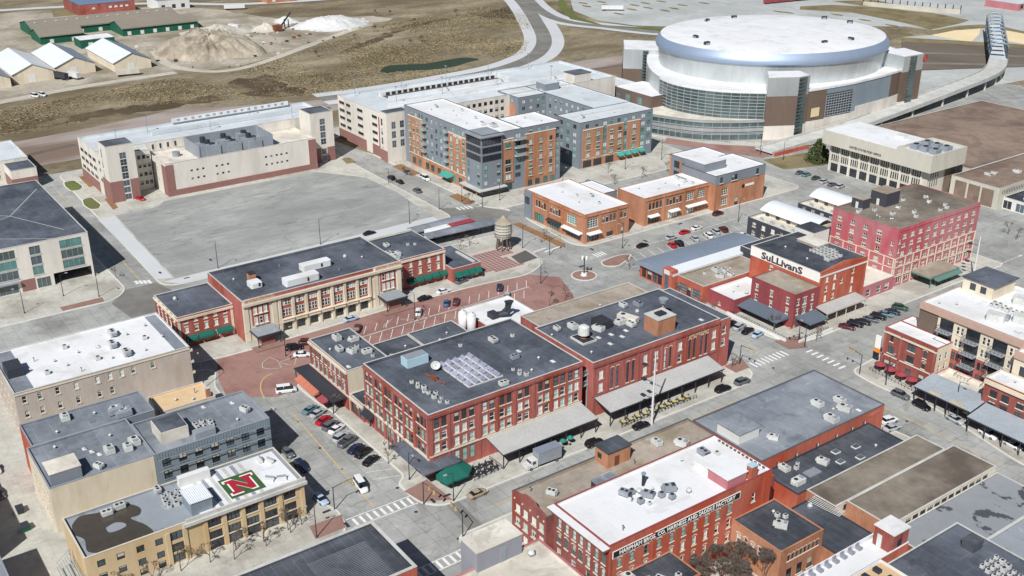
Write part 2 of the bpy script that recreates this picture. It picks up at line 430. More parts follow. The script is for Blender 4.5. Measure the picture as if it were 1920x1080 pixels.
# ---------------------------------------------------------------- windows
WCACHE = {}
PANES = {}
def window_mesh(w, h, nx, ny, fm, sm, sill, lintel, arch):
    k = (round(w, 2), round(h, 2), nx, ny, fm, sm, sill, lintel, arch)
    if k not in WCACHE:
        mb = MB(); fw = .09
        y0, y1 = .08, .2
        mb.box(-w / 2, -w / 2 + fw, y0, y1, 0, h); mb.box(w / 2 - fw, w / 2, y0, y1, 0, h)
        mb.box(-w / 2 + fw, w / 2 - fw, y0, y1, 0, fw); mb.box(-w / 2 + fw, w / 2 - fw, y0, y1, h - fw, h)
        for i in range(1, nx):
            x = -w / 2 + w * i / nx; mb.box(x - .05, x + .05, y0 + .01, y1, fw, h - fw)
        for i in range(1, ny):
            z = h * i / ny; mb.box(-w / 2 + fw, w / 2 - fw, y0 + .02, y1, z - .05, z + .05)
        if sill:
            mb.box(-w / 2 - .15, w / 2 + .15, -.14, .22, -.22, 0, m=1)
        if lintel:
            mb.box(-w / 2 - .12, w / 2 + .12, -.06, .1, h, h + .3, m=1)
        if arch:
            n = 6; i0 = len(mb.v)
            for s in range(n + 1):
                a = pi * s / n; c, t = cos(a), sin(a)
                mb.v += [(w / 2 * c * 1.05, -.05, h + t * w * .28), ((w / 2 + .2) * c * 1.05, -.05, h + t * (w * .28 + .25))]
            for s in range(n):
                mb.f.append((i0 + 2 * s, i0 + 2 * s + 1, i0 + 2 * s + 3, i0 + 2 * s + 2)); mb.m.append(1)
        WCACHE[k] = mb.mesh('window', [fm, sm])
    return WCACHE[k]

def pane_mesh(w, h, m, blind=0):
    k = (round(w, 2), round(h, 2), m, blind)
    if k not in PANES:
        mb = MB()
        if blind: mb.quad((-w / 2, .15, h * (1 - blind)), (w / 2, .15, h * (1 - blind)), (w / 2, .15, h), (-w / 2, .15, h), m=1)
        mb.quad((-w / 2, .17, 0), (w / 2, .17, 0), (w / 2, .17, h), (-w / 2, .17, h))
        PANES[k] = mb.mesh('pane', [m, 'blind'] if blind else m)
    return PANES[k]

SIDE = {'E': (pi / 2), 'S': 0.0, 'N': pi, 'W': -pi / 2}
UNIT = {}

class Bld:
    def __init__(s, name, label, x0, x1, y0, y1, h, wall='brick', roof='roof_dark', cat='building', z0=0.0, par=.7, cop='coping_pale', cw=.28, group=None, wmat=None, root=None):
        s.x0, s.x1, s.y0, s.y1, s.h, s.z0 = x0, x1, y0, y1, h, z0
        s.wall, s.roof_m, s.par, s.cop, s.cw = wall, roof, par, cop, cw
        s.root = root or thing(name, label, cat, ((x0 + x1) / 2, (y0 + y1) / 2, z0), 0, group)
        s.rects = {'E': [], 'S': [], 'N': [], 'W': []}
        s.zr = h - par
        s.wmat = wmat or {}
    def pos(s, side, u, z, out=0.0):
        if side == 'E': return (s.x1 + out, u, z)
        if side == 'S': return (u, s.y0 - out, z)
        if side == 'N': return (u, s.y1 + out, z)
        return (s.x0 - out, u, z)
    def span(s, side):
        return (s.y0, s.y1) if side in 'EW' else (s.x0, s.x1)
    def wins(s, side, us, zs, w, h, nx=1, ny=2, fm='frame_white', sm='sill', sill=True, lintel=False, arch=False, panes=('glass_dark', 'glass_green', 'glass_pale'), wt=None, out=0.0, name='window', hole=True, label=None):
        for z in (zs if isinstance(zs, (list, tuple)) else [zs]):
            for u in us:
                if hole:
                    s.rects[side].append((u - w / 2, u + w / 2, z, z + h))
                p = s.pos(side, u, z, out + (0 if hole else .2))
                r = wpos(s.root)
                o = link(name, window_mesh(w, h, nx, ny, fm, sm, sill, lintel, arch), s.root, (p[0] - r[0], p[1] - r[1], p[2] - r[2]), SIDE[side])
                pm = random.choices(panes, wt)[0] if wt else random.choice(panes)
                link('pane', pane_mesh(w, h, pm, random.choice((0, 0, 0, .3, .45, .6)) if .85 <= w < 2.2 and pm != 'glass_pale' else 0), o)
    def even(s, side, n, m0=1.5, m1=None, a=None, b=None):
        u0, u1 = s.span(side)
        u0 = a if a is not None else u0 + m0
        u1 = b if b is not None else u1 - (m0 if m1 is None else m1)
        return [u0 + (u1 - u0) * (i + .5) / n for i in range(n)]
    def band(s, side, z0, z1, out=.12, m='stone', name='belt_course', a=None, b=None, over=None):
        u0, u1 = s.span(side)
        a = u0 if a is None else a; b = u1 if b is None else b
        mb = MB(); d = out
        if side == 'E': mb.box(s.x1 + .002, s.x1 + d, a, b, z0, z1)
        elif side == 'S': mb.box(a, b, s.y0 - d, s.y0 - .002, z0, z1)
        elif side == 'N': mb.box(a, b, s.y1 + .002, s.y1 + d, z0, z1)
        else: mb.box(s.x0 - d, s.x0 - .002, a, b, z0, z1)
        return part(name, mb, m, s.root)
    def pilaster(s, side, us, w, z0, z1, out=.2, m=None, name='pilaster'):
        for u in us:
            s.band(side, z0, z1, out, m or s.wall, name, u - w / 2, u + w / 2)
    def finish(s, wallz=None):
        for sd in ('E', 'S', 'N', 'W'):
            mb = MB()
            u0, u1 = s.span(sd)
            rc = [r for r in s.rects[sd] if r[1] > u0 and r[0] < u1]
            U = sorted(set([round(u0, 3), round(u1, 3)] + [round(x, 3) for r in rc for x in r[:2]]))
            Z = sorted(set([round(s.z0, 3), round(s.h, 3)] + [round(x, 3) for r in rc for x in r[2:]]))
            flip = sd in ('N', 'W')
            for i in range(len(U) - 1):
                # merge vertically
                z = 0
                while z < len(Z) - 1:
                    cz = (Z[z] + Z[z + 1]) / 2; cu = (U[i] + U[i + 1]) / 2
                    if any(r[0] < cu < r[1] and r[2] < cz < r[3] for r in rc):
                        z += 1; continue
                    e = z + 1
                    while e < len(Z) - 1:
                        cz = (Z[e] + Z[e + 1]) / 2
                        if any(r[0] < cu < r[1] and r[2] < cz < r[3] for r in rc): break
                        e += 1
                    q = [s.pos(sd, U[i], Z[z]), s.pos(sd, U[i + 1], Z[z]), s.pos(sd, U[i + 1], Z[e]), s.pos(sd, U[i], Z[e])]
                    mb.quad(*(reversed(q) if flip else q))
                    z = e
            for r in rc:
                a, b, c, d = r; D = -.26
                P = lambda u, zz, o: s.pos(sd, u, zz, o)
                for q in (((a, c), (a, d)), ((b, d), (b, c)), ((a, d), (b, d)), ((b, c), (a, c))):
                    (ua, za), (ub, zb) = q
                    mb.quad(P(ua, za, 0), P(ub, zb, 0), P(ub, zb, D), P(ua, za, D))
            part('wall', mb, s.wmat.get(sd, s.wall), s.root)
        c = s.cw
        mb = MB(); mb.quad((s.x0 + .01, s.y0 + .01, s.zr), (s.x1 - .01, s.y0 + .01, s.zr), (s.x1 - .01, s.y1 - .01, s.zr), (s.x0 + .01, s.y1 - .01, s.zr))
        s.roof = part('roof', mb, s.roof_m, s.root)
        mb = MB(); o = .06; t = .1
        # parapet inner faces and coping
        for (x0, x1, y0, y1) in ((s.x0 - o, s.x1 + o, s.y0 - o, s.y0 + c), (s.x0 - o, s.x1 + o, s.y1 - c, s.y1 + o), (s.x0 - o, s.x0 + c, s.y0 + c, s.y1 - c), (s.x1 - c, s.x1 + o, s.y0 + c, s.y1 - c)):
            mb.box(x0, x1, y0, y1, s.h + .002, s.h + t)
        part('coping', mb, s.cop, s.root)
        if s.par > .15:
            mb = MB()
            x0, x1, y0, y1 = s.x0 + c - .03, s.x1 - c + .03, s.y0 + c - .03, s.y1 - c + .03
            z0, z1 = s.zr, s.h + .001
            mb.quad((x0, y0, z0), (x0, y0, z1), (x1, y0, z1), (x1, y0, z0)); mb.quad((x0, y1, z0), (x1, y1, z0), (x1, y1, z1), (x0, y1, z1))
            mb.quad((x0, y0, z0), (x0, y1, z0), (x0, y1, z1), (x0, y0, z1)); mb.quad((x1, y0, z0), (x1, y0, z1), (x1, y1, z1), (x1, y1, z0))
            part('parapet', mb, s.roof_m, s.root)
        return s
    # things bolted to the roof are parts of it
    def on_roof(s, name, me, x, y, rz=0, z=None):
        r = wpos(s.roof)
        return link(name, me, s.roof, (x - r[0], y - r[1], (s.zr if z is None else z) - r[2]), rz)
    def units(s, lst):
        for a in lst:
            x, y, kind = a[:3]
            rz = a[3] if len(a) > 3 else 0
            o = s.on_roof(ROOF_NAMES.get(kind, 'rooftop_unit'), unit_mesh(kind), x, y, rz + random.uniform(-.06, .06))
            if kind == 'cond': f = random.uniform(.6, .95); o.scale = (f, f, f)
            if kind[:3] == 'rtu': f = random.uniform(.68, .9); o.scale = (f, f, f * random.uniform(.8, 1))
    def text(s, side, body, u, z, size, m='letter_white', out=.08, sx=1.0, name='lettering', align='CENTER', bold=.02):
        return text_on(s.root, body, s.pos(side, u, z, out), SIDE[side], size, m, sx, name, align, bold=bold)

def text_on(root, body, p, rz, size, m, sx=1.0, name='lettering', align='CENTER', flat=False, ext=.03, bold=.02):
    cu = bpy.data.curves.new('lettering', 'FONT')
    cu.body = body; cu.size = size; cu.align_x = align; cu.align_y = 'CENTER'; cu.extrude = ext; cu.resolution_u = 2; cu.offset = bold
    cu.materials.append(MATS[m])
    r = wpos(root)
    tmp = bpy.data.objects.new('tmp', cu)
    me = bpy.data.meshes.new_from_object(tmp)
    bpy.data.objects.remove(tmp)
    o = link(name, me, root, (p[0] - r[0], p[1] - r[1], p[2] - r[2]))
    o.rotation_euler = (0 if flat else pi / 2, 0, rz); o.scale = (sx, 1, 1)
    return o

ROOF_NAMES = dict(vent='roof_vent', sky='skylight', dish='satellite_dish', pipe='vent_pipe', stack='exhaust_stack', hood='exhaust_hood')
def unit_mesh(k):
    if k in UNIT: return UNIT[k]
    mb = MB(); mats = ['hvac', 'fan', 'hvac_grey']; k0 = k
    if k.endswith('_g'): mats = ['hvac_grey', 'fan', 'dark_metal']; k = k[:-2]
    if k == 'cond':                      # small condenser
        mb.box(-.5, .5, -.5, .5, .1, 1.0); mb.box(-.55, .55, -.55, .55, 0, .1, m=2); mb.cyl(0, 0, 1.0, 1.06, .38, n=10, m=1)
    elif k == 'rtu':                     # packaged unit
        mb.box(-1.3, 1.3, -.9, .9, .25, 1.5); mb.box(-1.2, 1.2, -.8, .8, 0, .25, m=2); mb.cyl(-.6, 0, 1.5, 1.58, .45, n=12, m=1); mb.cyl(.55, 0, 1.5, 1.58, .45, n=12, m=1); mb.box(1.3, 1.75, -.6, .6, .5, 1.2, m=2)
    elif k == 'rtub':
        mb.box(-1.6, 1.6, -1.1, 1.1, .25, 1.8); mb.box(-1.5, 1.5, -1, 1, 0, .25, m=2); mb.cyl(-.8, .2, 1.8, 1.9, .55, n=12, m=1); mb.box(.5, 1.4, -.6, .6, 1.8, 2.1, m=2); mb.box(-2.2, -1.6, -.7, .7, .5, 1.4, m=0)
    elif k == 'vent':
        mb.cyl(0, 0, 0, .5, .18, n=8, m=2); mb.cyl(0, 0, .5, .75, .35, .2, n=8)
    elif k == 'pipe':
        mb.cyl(0, 0, 0, 1.1, .12, n=6, m=2); mb.cyl(0, 0, 1.1, 1.2, .17, n=6, m=1)
    elif k == 'sky':
        mb.box(-.7, .7, -.5, .5, 0, .18, m=2)
        i = len(mb.v); mb.v += [(-.65, -.45, .18), (.65, -.45, .18), (.65, .45, .18), (-.65, .45, .18), (-.3, 0, .45), (.3, 0, .45)]
        for q in ((0, 1, 5, 4), (1, 2, 5), (2, 3, 4, 5), (3, 0, 4)): mb.f.append(tuple(i + a for a in q)); mb.m.append(0)
    elif k == 'hood':
        mb.box(-.4, .4, -.4, .4, 0, .5, m=2); mb.cyl(0, 0, .5, 1.0, .55, .35, n=10)
    elif k == 'stack':
        mb.cyl(0, 0, 0, 2.6, .3, n=8, m=1); mb.cyl(0, 0, 2.6, 2.9, .45, n=8, m=2)
    elif k == 'dish':
        mb.cyl(0, 0, 0, 1.0, .12, n=6, m=2)
        n = 14; i = len(mb.v)
        rings = [(0, 0), (.6, .1), (1.15, .38)]
        a = RD(50)
        mb.v.append((0, -.1, 1.4))
        for r, d in rings[1:]:
            for q in range(n):
                x, y = r * cos(2 * pi * q / n), r * sin(2 * pi * q / n)
                mb.v.append((x, -.1 - d * sin(a) + y * cos(a) * -1 * -1 * .7, 1.4 + y * sin(a) + d * cos(a)))
        for q in range(n):
            j = (q + 1) % n
            mb.f.append((i, i + 1 + q, i + 1 + j)); mb.m.append(0)
            mb.f.append((i + 1 + q, i + 1 + n + q, i + 1 + n + j, i + 1 + j)); mb.m.append(0)
        mb.tube([(0, -.2, 1.4), (0, -.9, 2.0)], [.04, .04], 5, m=1)
    UNIT[k0] = mb.mesh(k, mats)
    return UNIT[k0]

def awning(root, side, a, b, x_or_y, z_top, z_low, depth, m, name='awning', drop=.25, curved=False):
    """sloped fabric awning; side E: a,b are y and x_or_y the wall's x. side S: a,b are x, x_or_y the wall's y"""
    mb = MB()
    def P(u, o, z):
        return (x_or_y + o, u, z) if side == 'E' else (u, x_or_y - o, z)
    prof = [(0.02, z_top), (depth, z_low)]
    if curved:
        prof = [(0.02 + depth * sin(t * pi / 2 / 4), z_low + (z_top - z_low) * cos(t * pi / 2 / 4)) for t in range(5)]
    for (o0, z0), (o1, z1) in zip(prof, prof[1:]):
        mb.quad(P(a, o0, z0), P(a, o1, z1), P(b, o1, z1), P(b, o0, z0))
    mb.quad(P(a, depth, z_low), P(a, depth, z_low - drop), P(b, depth, z_low - drop), P(b, depth, z_low))
    for u in (a, b):
        mb.quad(*[P(u, o, z) for o, z in prof], P(u, 0.02, z_low))
    return part(name, mb, m, root)

def canopy(root, side, a, b, wall, depth, z_hi, z_lo, m='ribbed_pale', posts=6, pm='dark_metal', rib=.55, thick=.16, post_in=.4):
    """ribbed metal canopy on posts, fixed to a wall"""
    mb = MB()
    def P(u, o, z):
        return (wall + o, u, z) if side == 'E' else (u, wall - o, z)
    n = int((b - a) / rib)
    for i in range(n):
        u0 = a + (b - a) * i / n; u1 = a + (b - a) * (i + 1) / n; um = u0 + (u1 - u0) * .3
        hi = .08
        mb.quad(P(u0, .02, z_hi + hi), P(u0, depth, z_lo + hi), P(um, depth, z_lo + hi), P(um, .02, z_hi + hi))
        mb.quad(P(um, .02, z_hi + hi), P(um, depth, z_lo + hi), P(um + .05, depth, z_lo), P(um + .05, .02, z_hi))
        mb.quad(P(um + .05, .02, z_hi), P(um + .05, depth, z_lo), P(u1, depth, z_lo), P(u1, .02, z_hi))
        mb.quad(P(u1, .02, z_hi), P(u1, depth, z_lo), P(u1, depth, z_lo + hi), P(u1, .02, z_hi + hi))
    mb.quad(P(a, .02, z_hi - thick), P(b, .02, z_hi - thick), P(b, depth, z_lo - thick), P(a, depth, z_lo - thick), m=1)
    mb.quad(P(a, depth, z_lo + .02), P(a, depth, z_lo - .35), P(b, depth, z_lo - .35), P(b, depth, z_lo + .02), m=1)
    for u in (a, b):
        mb.quad(P(u, .02, z_hi + .05), P(u, depth, z_lo + .05), P(u, depth, z_lo - .35), P(u, .02, z_hi - thick), m=1)
    o = part('canopy', mb, [m, pm], root)
    for i in range(posts):
        u = a + .4 + (b - a - .8) * i / max(1, posts - 1)
        q = MB(); p = P(u, depth - post_in, 0); q.box(p[0] - .1, p[0] + .1, p[1] - .1, p[1] + .1, 0, z_lo - .1)
        link('post', q.mesh('post', pm, False, wpos(o)), o)
    return o

# ================================================================ the ground
mb = MB(); mb.quad((-2600, -1200, -.08), (900, -1200, -.08), (900, 2600, -.08), (-2600, 2600, -.08))
struct('ground', mb, 'ground', 'brown winter grassland spreading to the top of the view')
street = sheet('street', [(-292, -300), (260, -300), (260, 300), (60, 420), (-60, 420), (-150, 470), (-260, 420), (-292, 230)], 0.0, 'street', 'pale grey concrete streets between the blocks')

# ---- far ground
yard = sheet('gravel_yard', jag([(-714.5, 52.8), (-707.4, 110.3), (-668.4, 189.9), (-628.8, 212.2), (-576.3, 231.2), (-546.4, 288.2), (-527.5, 299.5), (-512.4, 269.8), (-476.9, 215.8), (-448.2, 166.7), (-438.8, 139.6), (-443.1, 109.8), (-438.6, 84.4), (-436.0, 58.0), (-430.4, 29.6), (-424.8, -1.9)], 3, 10, 3), .0, 'gravel', 'pale gravel works yard around the sheds and spoil heaps')
ribbon('gravel_track', smooth_line([(-513.3, 121.3), (-474.4, 114.6), (-450.3, 118.6), (-434.4, 131.5), (-437.1, 151.9), (-458.0, 185.0), (-489.1, 229.5), (-516.0, 271.8)]), 6, .03, 'gravel_light', 'pale track curving below the spoil heaps')
ribbon('gravel_track', smooth_line([(-428.9, 8.8), (-436.8, 36.4), (-441.9, 62.4), (-444.7, 89.3), (-445.8, 110.8)]), 7, .03, 'gravel_light', 'pale track below the white stores')
ribbon('road', smooth_line([(-729.7, 62.9), (-715.4, 124.0), (-690.2, 185.1), (-654.3, 226.7), (-637.5, 276.7), (-632.4, 311.1)]), 9, .03, 'pale_road', 'pale road beyond the green sheds')
sheet('grass', [(-723.7, 112.5), (-718.2, 128.7), (-673.2, 118.4), (-674.0, 101.9)], .02, 'dry_grass', 'grass plot beside the brick works building')
sheet('scorched_ground', jag([(-408.8, 130.6), (-410.9, 150.3), (-393.5, 152.0), (-357.7, 149.3), (-352.7, 142.4), (-363.3, 135.3), (-365.5, 124.4), (-381.3, 122.3)], 5, 7), .02, 'scorched', 'dark burnt patch in the brown field')
sheet('scorched_ground', jag([(-507.5, 350.4), (-524.2, 400.4), (-479.1, 382.4), (-459.6, 354.3), (-473.4, 345.7)], 6, 8, 2), .02, 'scorched', 'dark patch in the field below the curving road')
for p, l in (([(-382.8, 4.1), (-384.9, 54.0), (-380.7, 87.6), (-381.7, 113.6), (-371.3, 112.3), (-370.1, 83.9), (-370.3, 44.7), (-369.0, 1.1)], 'dark streak along the field by the parking garage'), ([(-446.3, 215.2), (-469.7, 250.4), (-497.4, 290.8), (-514.3, 340.9), (-505.6, 337.6), (-483.6, 282.7), (-453.0, 237.4), (-438.1, 212.8)], 'dark ditch crossing the middle of the field')):
    sheet('ditch', jag(p, 3, 6), .015, 'scorched', l)
mbp = smooth_line([(-381.2, 205.9), (-391.2, 216.1), (-388.7, 227.1), (-383.9, 238.7), (-385.5, 254.5), (-385.0, 265.6), (-376.0, 270.3), (-373.1, 261.5), (-367.2, 244.8), (-369.2, 229.8), (-375.1, 219.2), (-375.3, 207.1)])
sheet('pond', mbp, .03, 'water', 'narrow dark green pond in the brown field')
sheet('rail_bed', [(-348.9, -11.9), (-352.9, 30.0), (-364.9, 82.0), (-342.4, 137.5), (-339.8, 160.3), (-317.3, 148.7), (-313.7, 124.0), (-315.2, 92.3), (-306.5, 17.5), (-306.5, -20.2)], .03, 'rail_bed', 'pinkish ballast strip behind the parking garages')
sheet('rail_bed', [(-339.8, 160.3), (-330.4, 240.4), (-335.4, 284.4), (-337.5, 321.7), (-332.0, 350.5), (-327.3, 367.9), (-283.9, 328.1), (-297.7, 320.4), (-313.3, 264.2), (-306.5, 191.5), (-308.0, 143.9)], .03, 'rail_bed', 'ballast strip between the garage and the arena road')
for p in ([(-326.5, -7.9), (-333.0, 24.6), (-327.8, 23.2), (-318.4, -9.6)], [(-312.2, -10.9), (-314.6, 2.2), (-309.1, 0.9), (-304.5, -12.6)], [(-333.1, 110.5), (-327.1, 147.8), (-319.4, 143.9), (-323.7, 106.5)], [(-321.8, 270.5), (-316.0, 336.4), (-310.5, 331.6), (-313.3, 264.2)]):
    ribbon('rail_track', [((p[0][0] + p[3][0]) / 2, (p[0][1] + p[3][1]) / 2), ((p[1][0] + p[2][0]) / 2, (p[1][1] + p[2][1]) / 2)], 4, .05, 'rail_dark', 'dark railway track in the ballast strip')
line = smooth_line([(-909.0, 630.2), (-675.4, 496.4), (-570.3, 436.0), (-518.3, 408.7), (-458.3, 374.1), (-405.0, 340.9), (-373.8, 314.0), (-356.3, 290.2), (-345.1, 261.3), (-341.1, 229.8), (-339.0, 198.0), (-339.6, 172.6), (-342.1, 149.3)])
ribbon('verge', line, 26, .04, 'pale_road', 'pale shoulder of the curving road')
ribbon('road', line, 10, .06, 'asphalt', 'grey asphalt road curving through the brown field')
line = smooth_line([(-586.5, 453.0), (-496.8, 405.3), (-446.3, 391.0), (-413.0, 402.1), (-379.2, 415.5), (-361.9, 433.2)])
ribbon('verge', line, 22, .045, 'pale_road', 'pale shoulder of the road behind the arena')
ribbon('road', line, 9, .065, 'asphalt', 'asphalt road running behind the arena')
sheet('parking_lot', [(-563.3, 485.6), (-478.0, 423.4), (-436.5, 412.0), (-405.4, 419.7), (-387.0, 438.4), (-384.8, 455.5), (-293.7, 569.1), (-271.4, 573.1), (-266.4, 554.1), (-272.0, 533.5), (-240.2, 489.9), (-180.3, 526.4), (-341.3, 796.3)], .03, 'parking', 'wide pale parking lot beyond the arena')
sheet('grass', [(-544.0, 463.2), (-491.4, 429.4), (-458.9, 410.7), (-419.8, 403.0), (-383.7, 429.4), (-376.1, 419.9), (-423.5, 401.3), (-450.8, 399.3), (-504.1, 428.5)], .05, 'green_grass', 'grass verge round the corner of the far parking lot')
sheet('grass', [(-393.1, 575.4), (-383.9, 601.2), (-354.7, 620.8), (-312.0, 632.0), (-283.2, 626.6), (-279.7, 609.8), (-276.9, 572.1), (-301.3, 579.6), (-351.2, 585.0), (-383.4, 564.1)], .05, 'dry_grass', 'long brown grass wedge beyond the arena roof')
sheet('grass', [(-395.6, 615.5), (-379.5, 646.9), (-351.5, 642.2), (-364.9, 615.0)], .05, 'dry_grass', 'brown grass strip at the far parking lot edge')
sheet('sand_bank', [(-265.4, 555.5), (-266.3, 583.6), (-259.7, 603.0), (-248.9, 585.0), (-236.8, 558.0), (-243.3, 555.1)], .06, 'sand', 'cream coloured bank beside the truss bridge')
sheet('sand_bank', [(-248.6, 611.8), (-230.6, 610.6), (-210.5, 577.0), (-226.5, 578.6)], .06, 'sand', 'cream coloured bank at the right edge beyond the truss bridge')
sheet('grass', [(-275.3, 561.0), (-274.8, 602.5), (-268.7, 618.2), (-255.4, 622.8), (-234.8, 617.8), (-228.5, 607.1), (-248.6, 611.8), (-260.9, 604.8), (-266.3, 583.6), (-265.4, 555.5)], .055, 'dry_grass', 'brown grass slope above the cream banks')
sheet('rail_bed', [(-267.5, 527.3), (-206.7, 570.6), (-172.3, 512.9), (-210.7, 449.4)], .055, 'rail_dark', 'dark brown rail corridor right of the arena')
sheet('grass', [(-272.0, 533.5), (-210.5, 577.0), (-204.8, 567.5), (-263.1, 521.2)], .07, 'dry_grass', 'grass strip along the rail corridor')
for k in range(2):
    a = [(-240.3, 495.3), (-190.5, 543.4), (-221.3, 469.0), (-177.1, 520.9)]
    ribbon('rail_track', [a[2 * k], a[2 * k + 1]], 5, .075, 'asphalt', 'grey track in the rail corridor, %s' % ('the farther one' if k == 0 else 'the nearer one'))
sheet('car_park', [(-209.0, 447.1), (-183.9, 496.7), (-173.8, 515.5), (-155.7, 485.0), (-157.5, 465.0), (-168.8, 423.9), (-175.9, 401.8)], .07, 'parking', 'pale yard between the arena and the curved bridge')
# planted islands of the far parking lot
isl = [(-500.5, 450.8), (-496.1, 465.8), (-487.2, 443.6), (-482.1, 459.3), (-466.2, 456.4), (-469.8, 476.6), (-472.5, 490.0), (-471.1, 505.3), (-447.9, 441.7), (-456.3, 462.0), (-454.7, 476.6), (-438.4, 478.8), (-441.5, 490.9), (-448.5, 506.4), (-446.2, 526.8), (-386.2, 543.9), (-378.9, 546.1), (-352.0, 568.1), (-326.3, 566.4), (-302.2, 564.1), (-276.9, 545.8)]
for i, (x, y) in enumerate(isl):
    mb = MB(); mb.prism([(x + 5.5 * cos(a) * 1.0, y + 2.2 * sin(a)) for a in [2 * pi * k / 10 for k in range(10)]], .03, .15)
    tag(link('planted_island', mb.mesh('planted_island', 'dry_grass'), None), None, None, None, 'structure')

# ---- arena plaza and roads round it
sheet('plaza', [(-208.3, 242.0), (-185.0, 240.7), (-164.6, 250.4), (-142.6, 260.3), (-143.9, 275.2), (-154.5, 376.7), (-171.4, 400.1), (-238.3, 369.3), (-263.9, 290.8)], .02, 'pavement', 'pale paved plaza at the foot of the arena')
sheet('plaza', [(-180.6, 238.1), (-160.5, 246.3), (-139.4, 256.8), (-140.0, 270.9), (-149.1, 270.8), (-167.6, 253.4), (-186.2, 245.0)], .035, 'brick_paving', 'pinkish brick strip on the arena plaza')
sheet('grass', [(-137.3, 254.5), (-133.3, 280.3), (-124.3, 283.3), (-117.2, 269.6), (-123.0, 251.5)], .03, 'dry_grass', 'brown grass by the post office tree')

# ---- city blocks: raised pavements
PM = ['pavement', 'kerb']
lotb = slab('pavement', [(-291, 6), (-152, 2.5), (-152, 110), (-291, 112)], -.05, .14, PM, 'pavement round the vacant lot and the long cream garage', 7)
sheet('vacant_lot', [(-227, 10.5), (-157.5, 8), (-159, 104), (-190, 107), (-213, 106), (-232, 93), (-232, 30), (-227, 26)], .17, 'lot', 'empty grey concrete lot with faint streaks')
sheet('pale_apron', [(-226, 3.9), (-160, 3.3), (-158.2, 7.6), (-226.5, 9.8)], .165, 'pale_road', 'bright concrete strip along the lower side of the vacant lot')
sheet('pale_apron', [(-157, 4), (-152.5, 8), (-152.5, 104), (-158.4, 104)], .16, 'pale_road', 'bright concrete strip along the right side of the vacant lot')
for p, l in (([(-278.2, 5.3), (-278.3, 9.9), (-267.8, 10.7), (-263.8, 8.4), (-264.2, 4.5), (-272.4, 4.2)], 'small oval lawn nearer the railway by the cream garage'), ([(-252.2, 5.2), (-253.6, 9.5), (-241.3, 10.0), (-237.2, 7.6), (-238.7, 4.5), (-244.9, 3.9)], 'small oval lawn nearer the vacant lot by the cream garage')):
    slab('lawn', p, .1, .2, ['green_grass', 'kerb'], l, 2)
for p in ([(-281.5, 12.4), (-281.4, 14.9), (-266.9, 14.1), (-265.2, 12.0)], [(-247.6, 12.6), (-249.0, 15.0), (-234.8, 13.9), (-233.6, 11.6)]):
    sheet('planting_bed', p, .17, 'mulch', 'brown mulch bed beside the cream garage')
slab('pavement', [(-131, -11), (-99, -11), (-97, 4), (-98.5, 57), (-97.5, 84), (-95, 101), (-101, 112), (-131, 113)], -.05, .14, PM, 'pavement in front of the railway station', 5)
slab('pavement', [(-72.5, 9), (-60, 9.5), (-56, 10.5), (-20, 10.8), (-18, 8), (-9, 8.2), (-5, 12), (-5, 104), (-8, 110), (-14, 111), (-18, 108), (-58, 108), (-58, 82), (-62, 78), (-62, 62), (-72.5, 58)], -.05, .14, PM, 'pavement of the block with the four storey brick building', 2.5)
slab('pavement', [(-120, -140), (-7, -140), (-7, -11), (-11, -7.8), (-17, -6.8), (-20, -8), (-83, -8), (-92, -4), (-96.5, -12), (-120, -12.5)], -.05, .14, PM, 'pavement of the block with the white roofed building', 3)
slab('pavement', [(-300, -160), (-152, -160), (-152, -12), (-158, -7), (-300, -7)], -.05, .14, PM, 'pavement round the glass and stone office building', 6)
slab('pavement', [(-288, 123), (-156, 125), (-151, 130), (-151, 236), (-288, 236)], -.05, .14, PM, 'pavement round the orange brick hotel', 5)
slab('pavement', [(-140.5, 130.5), (-108, 128), (-103, 131), (-103, 240), (-140.5, 240)], -.05, .14, PM, 'pavement round the two storey orange brick shops', 5)
slab('pavement', [(-78, 131), (-20, 129), (-13, 132), (-12, 138), (-12, 232), (-78, 232)], -.05, .14, PM, 'pavement of the block with the pink building', 3)
slab('pavement', [(5, 8), (90, 8), (90, 116), (35, 116), (12, 113), (5, 106)], -.05, .14, PM, 'pavement of the block with the long lettered brick factory', 3)
slab('pavement', [(6, 131), (16, 130), (30, 132.5), (56, 126.5), (120, 126), (120, 260), (2, 260), (4, 150)], -.05, .14, PM, 'pavement of the block with the balcony apartment building', 3)
slab('pavement', [(6, -140), (140, -140), (140, -8), (6, -8)], -.05, .14, PM, 'pavement at the bottom of the view', 3)
slab('traffic_island', [(-90.1, 125.6), (-91.0, 129.9), (-91.4, 134.9), (-89.5, 139.3), (-86.5, 135.3), (-83.7, 128.3), (-86.5, 124.4)], -.02, .16, ['red_paving', 'kerb'], 'brick paved traffic island with a kink by the long shed roof', 2)
slab('traffic_island', [(-84.5 + 4.2 * cos(a), 114.5 + 4.2 * sin(a)) for a in [2 * pi * k / 18 for k in range(18)]], -.02, .16, ['red_paving', 'kerb'], 'round brick traffic island with a lamp', 0)

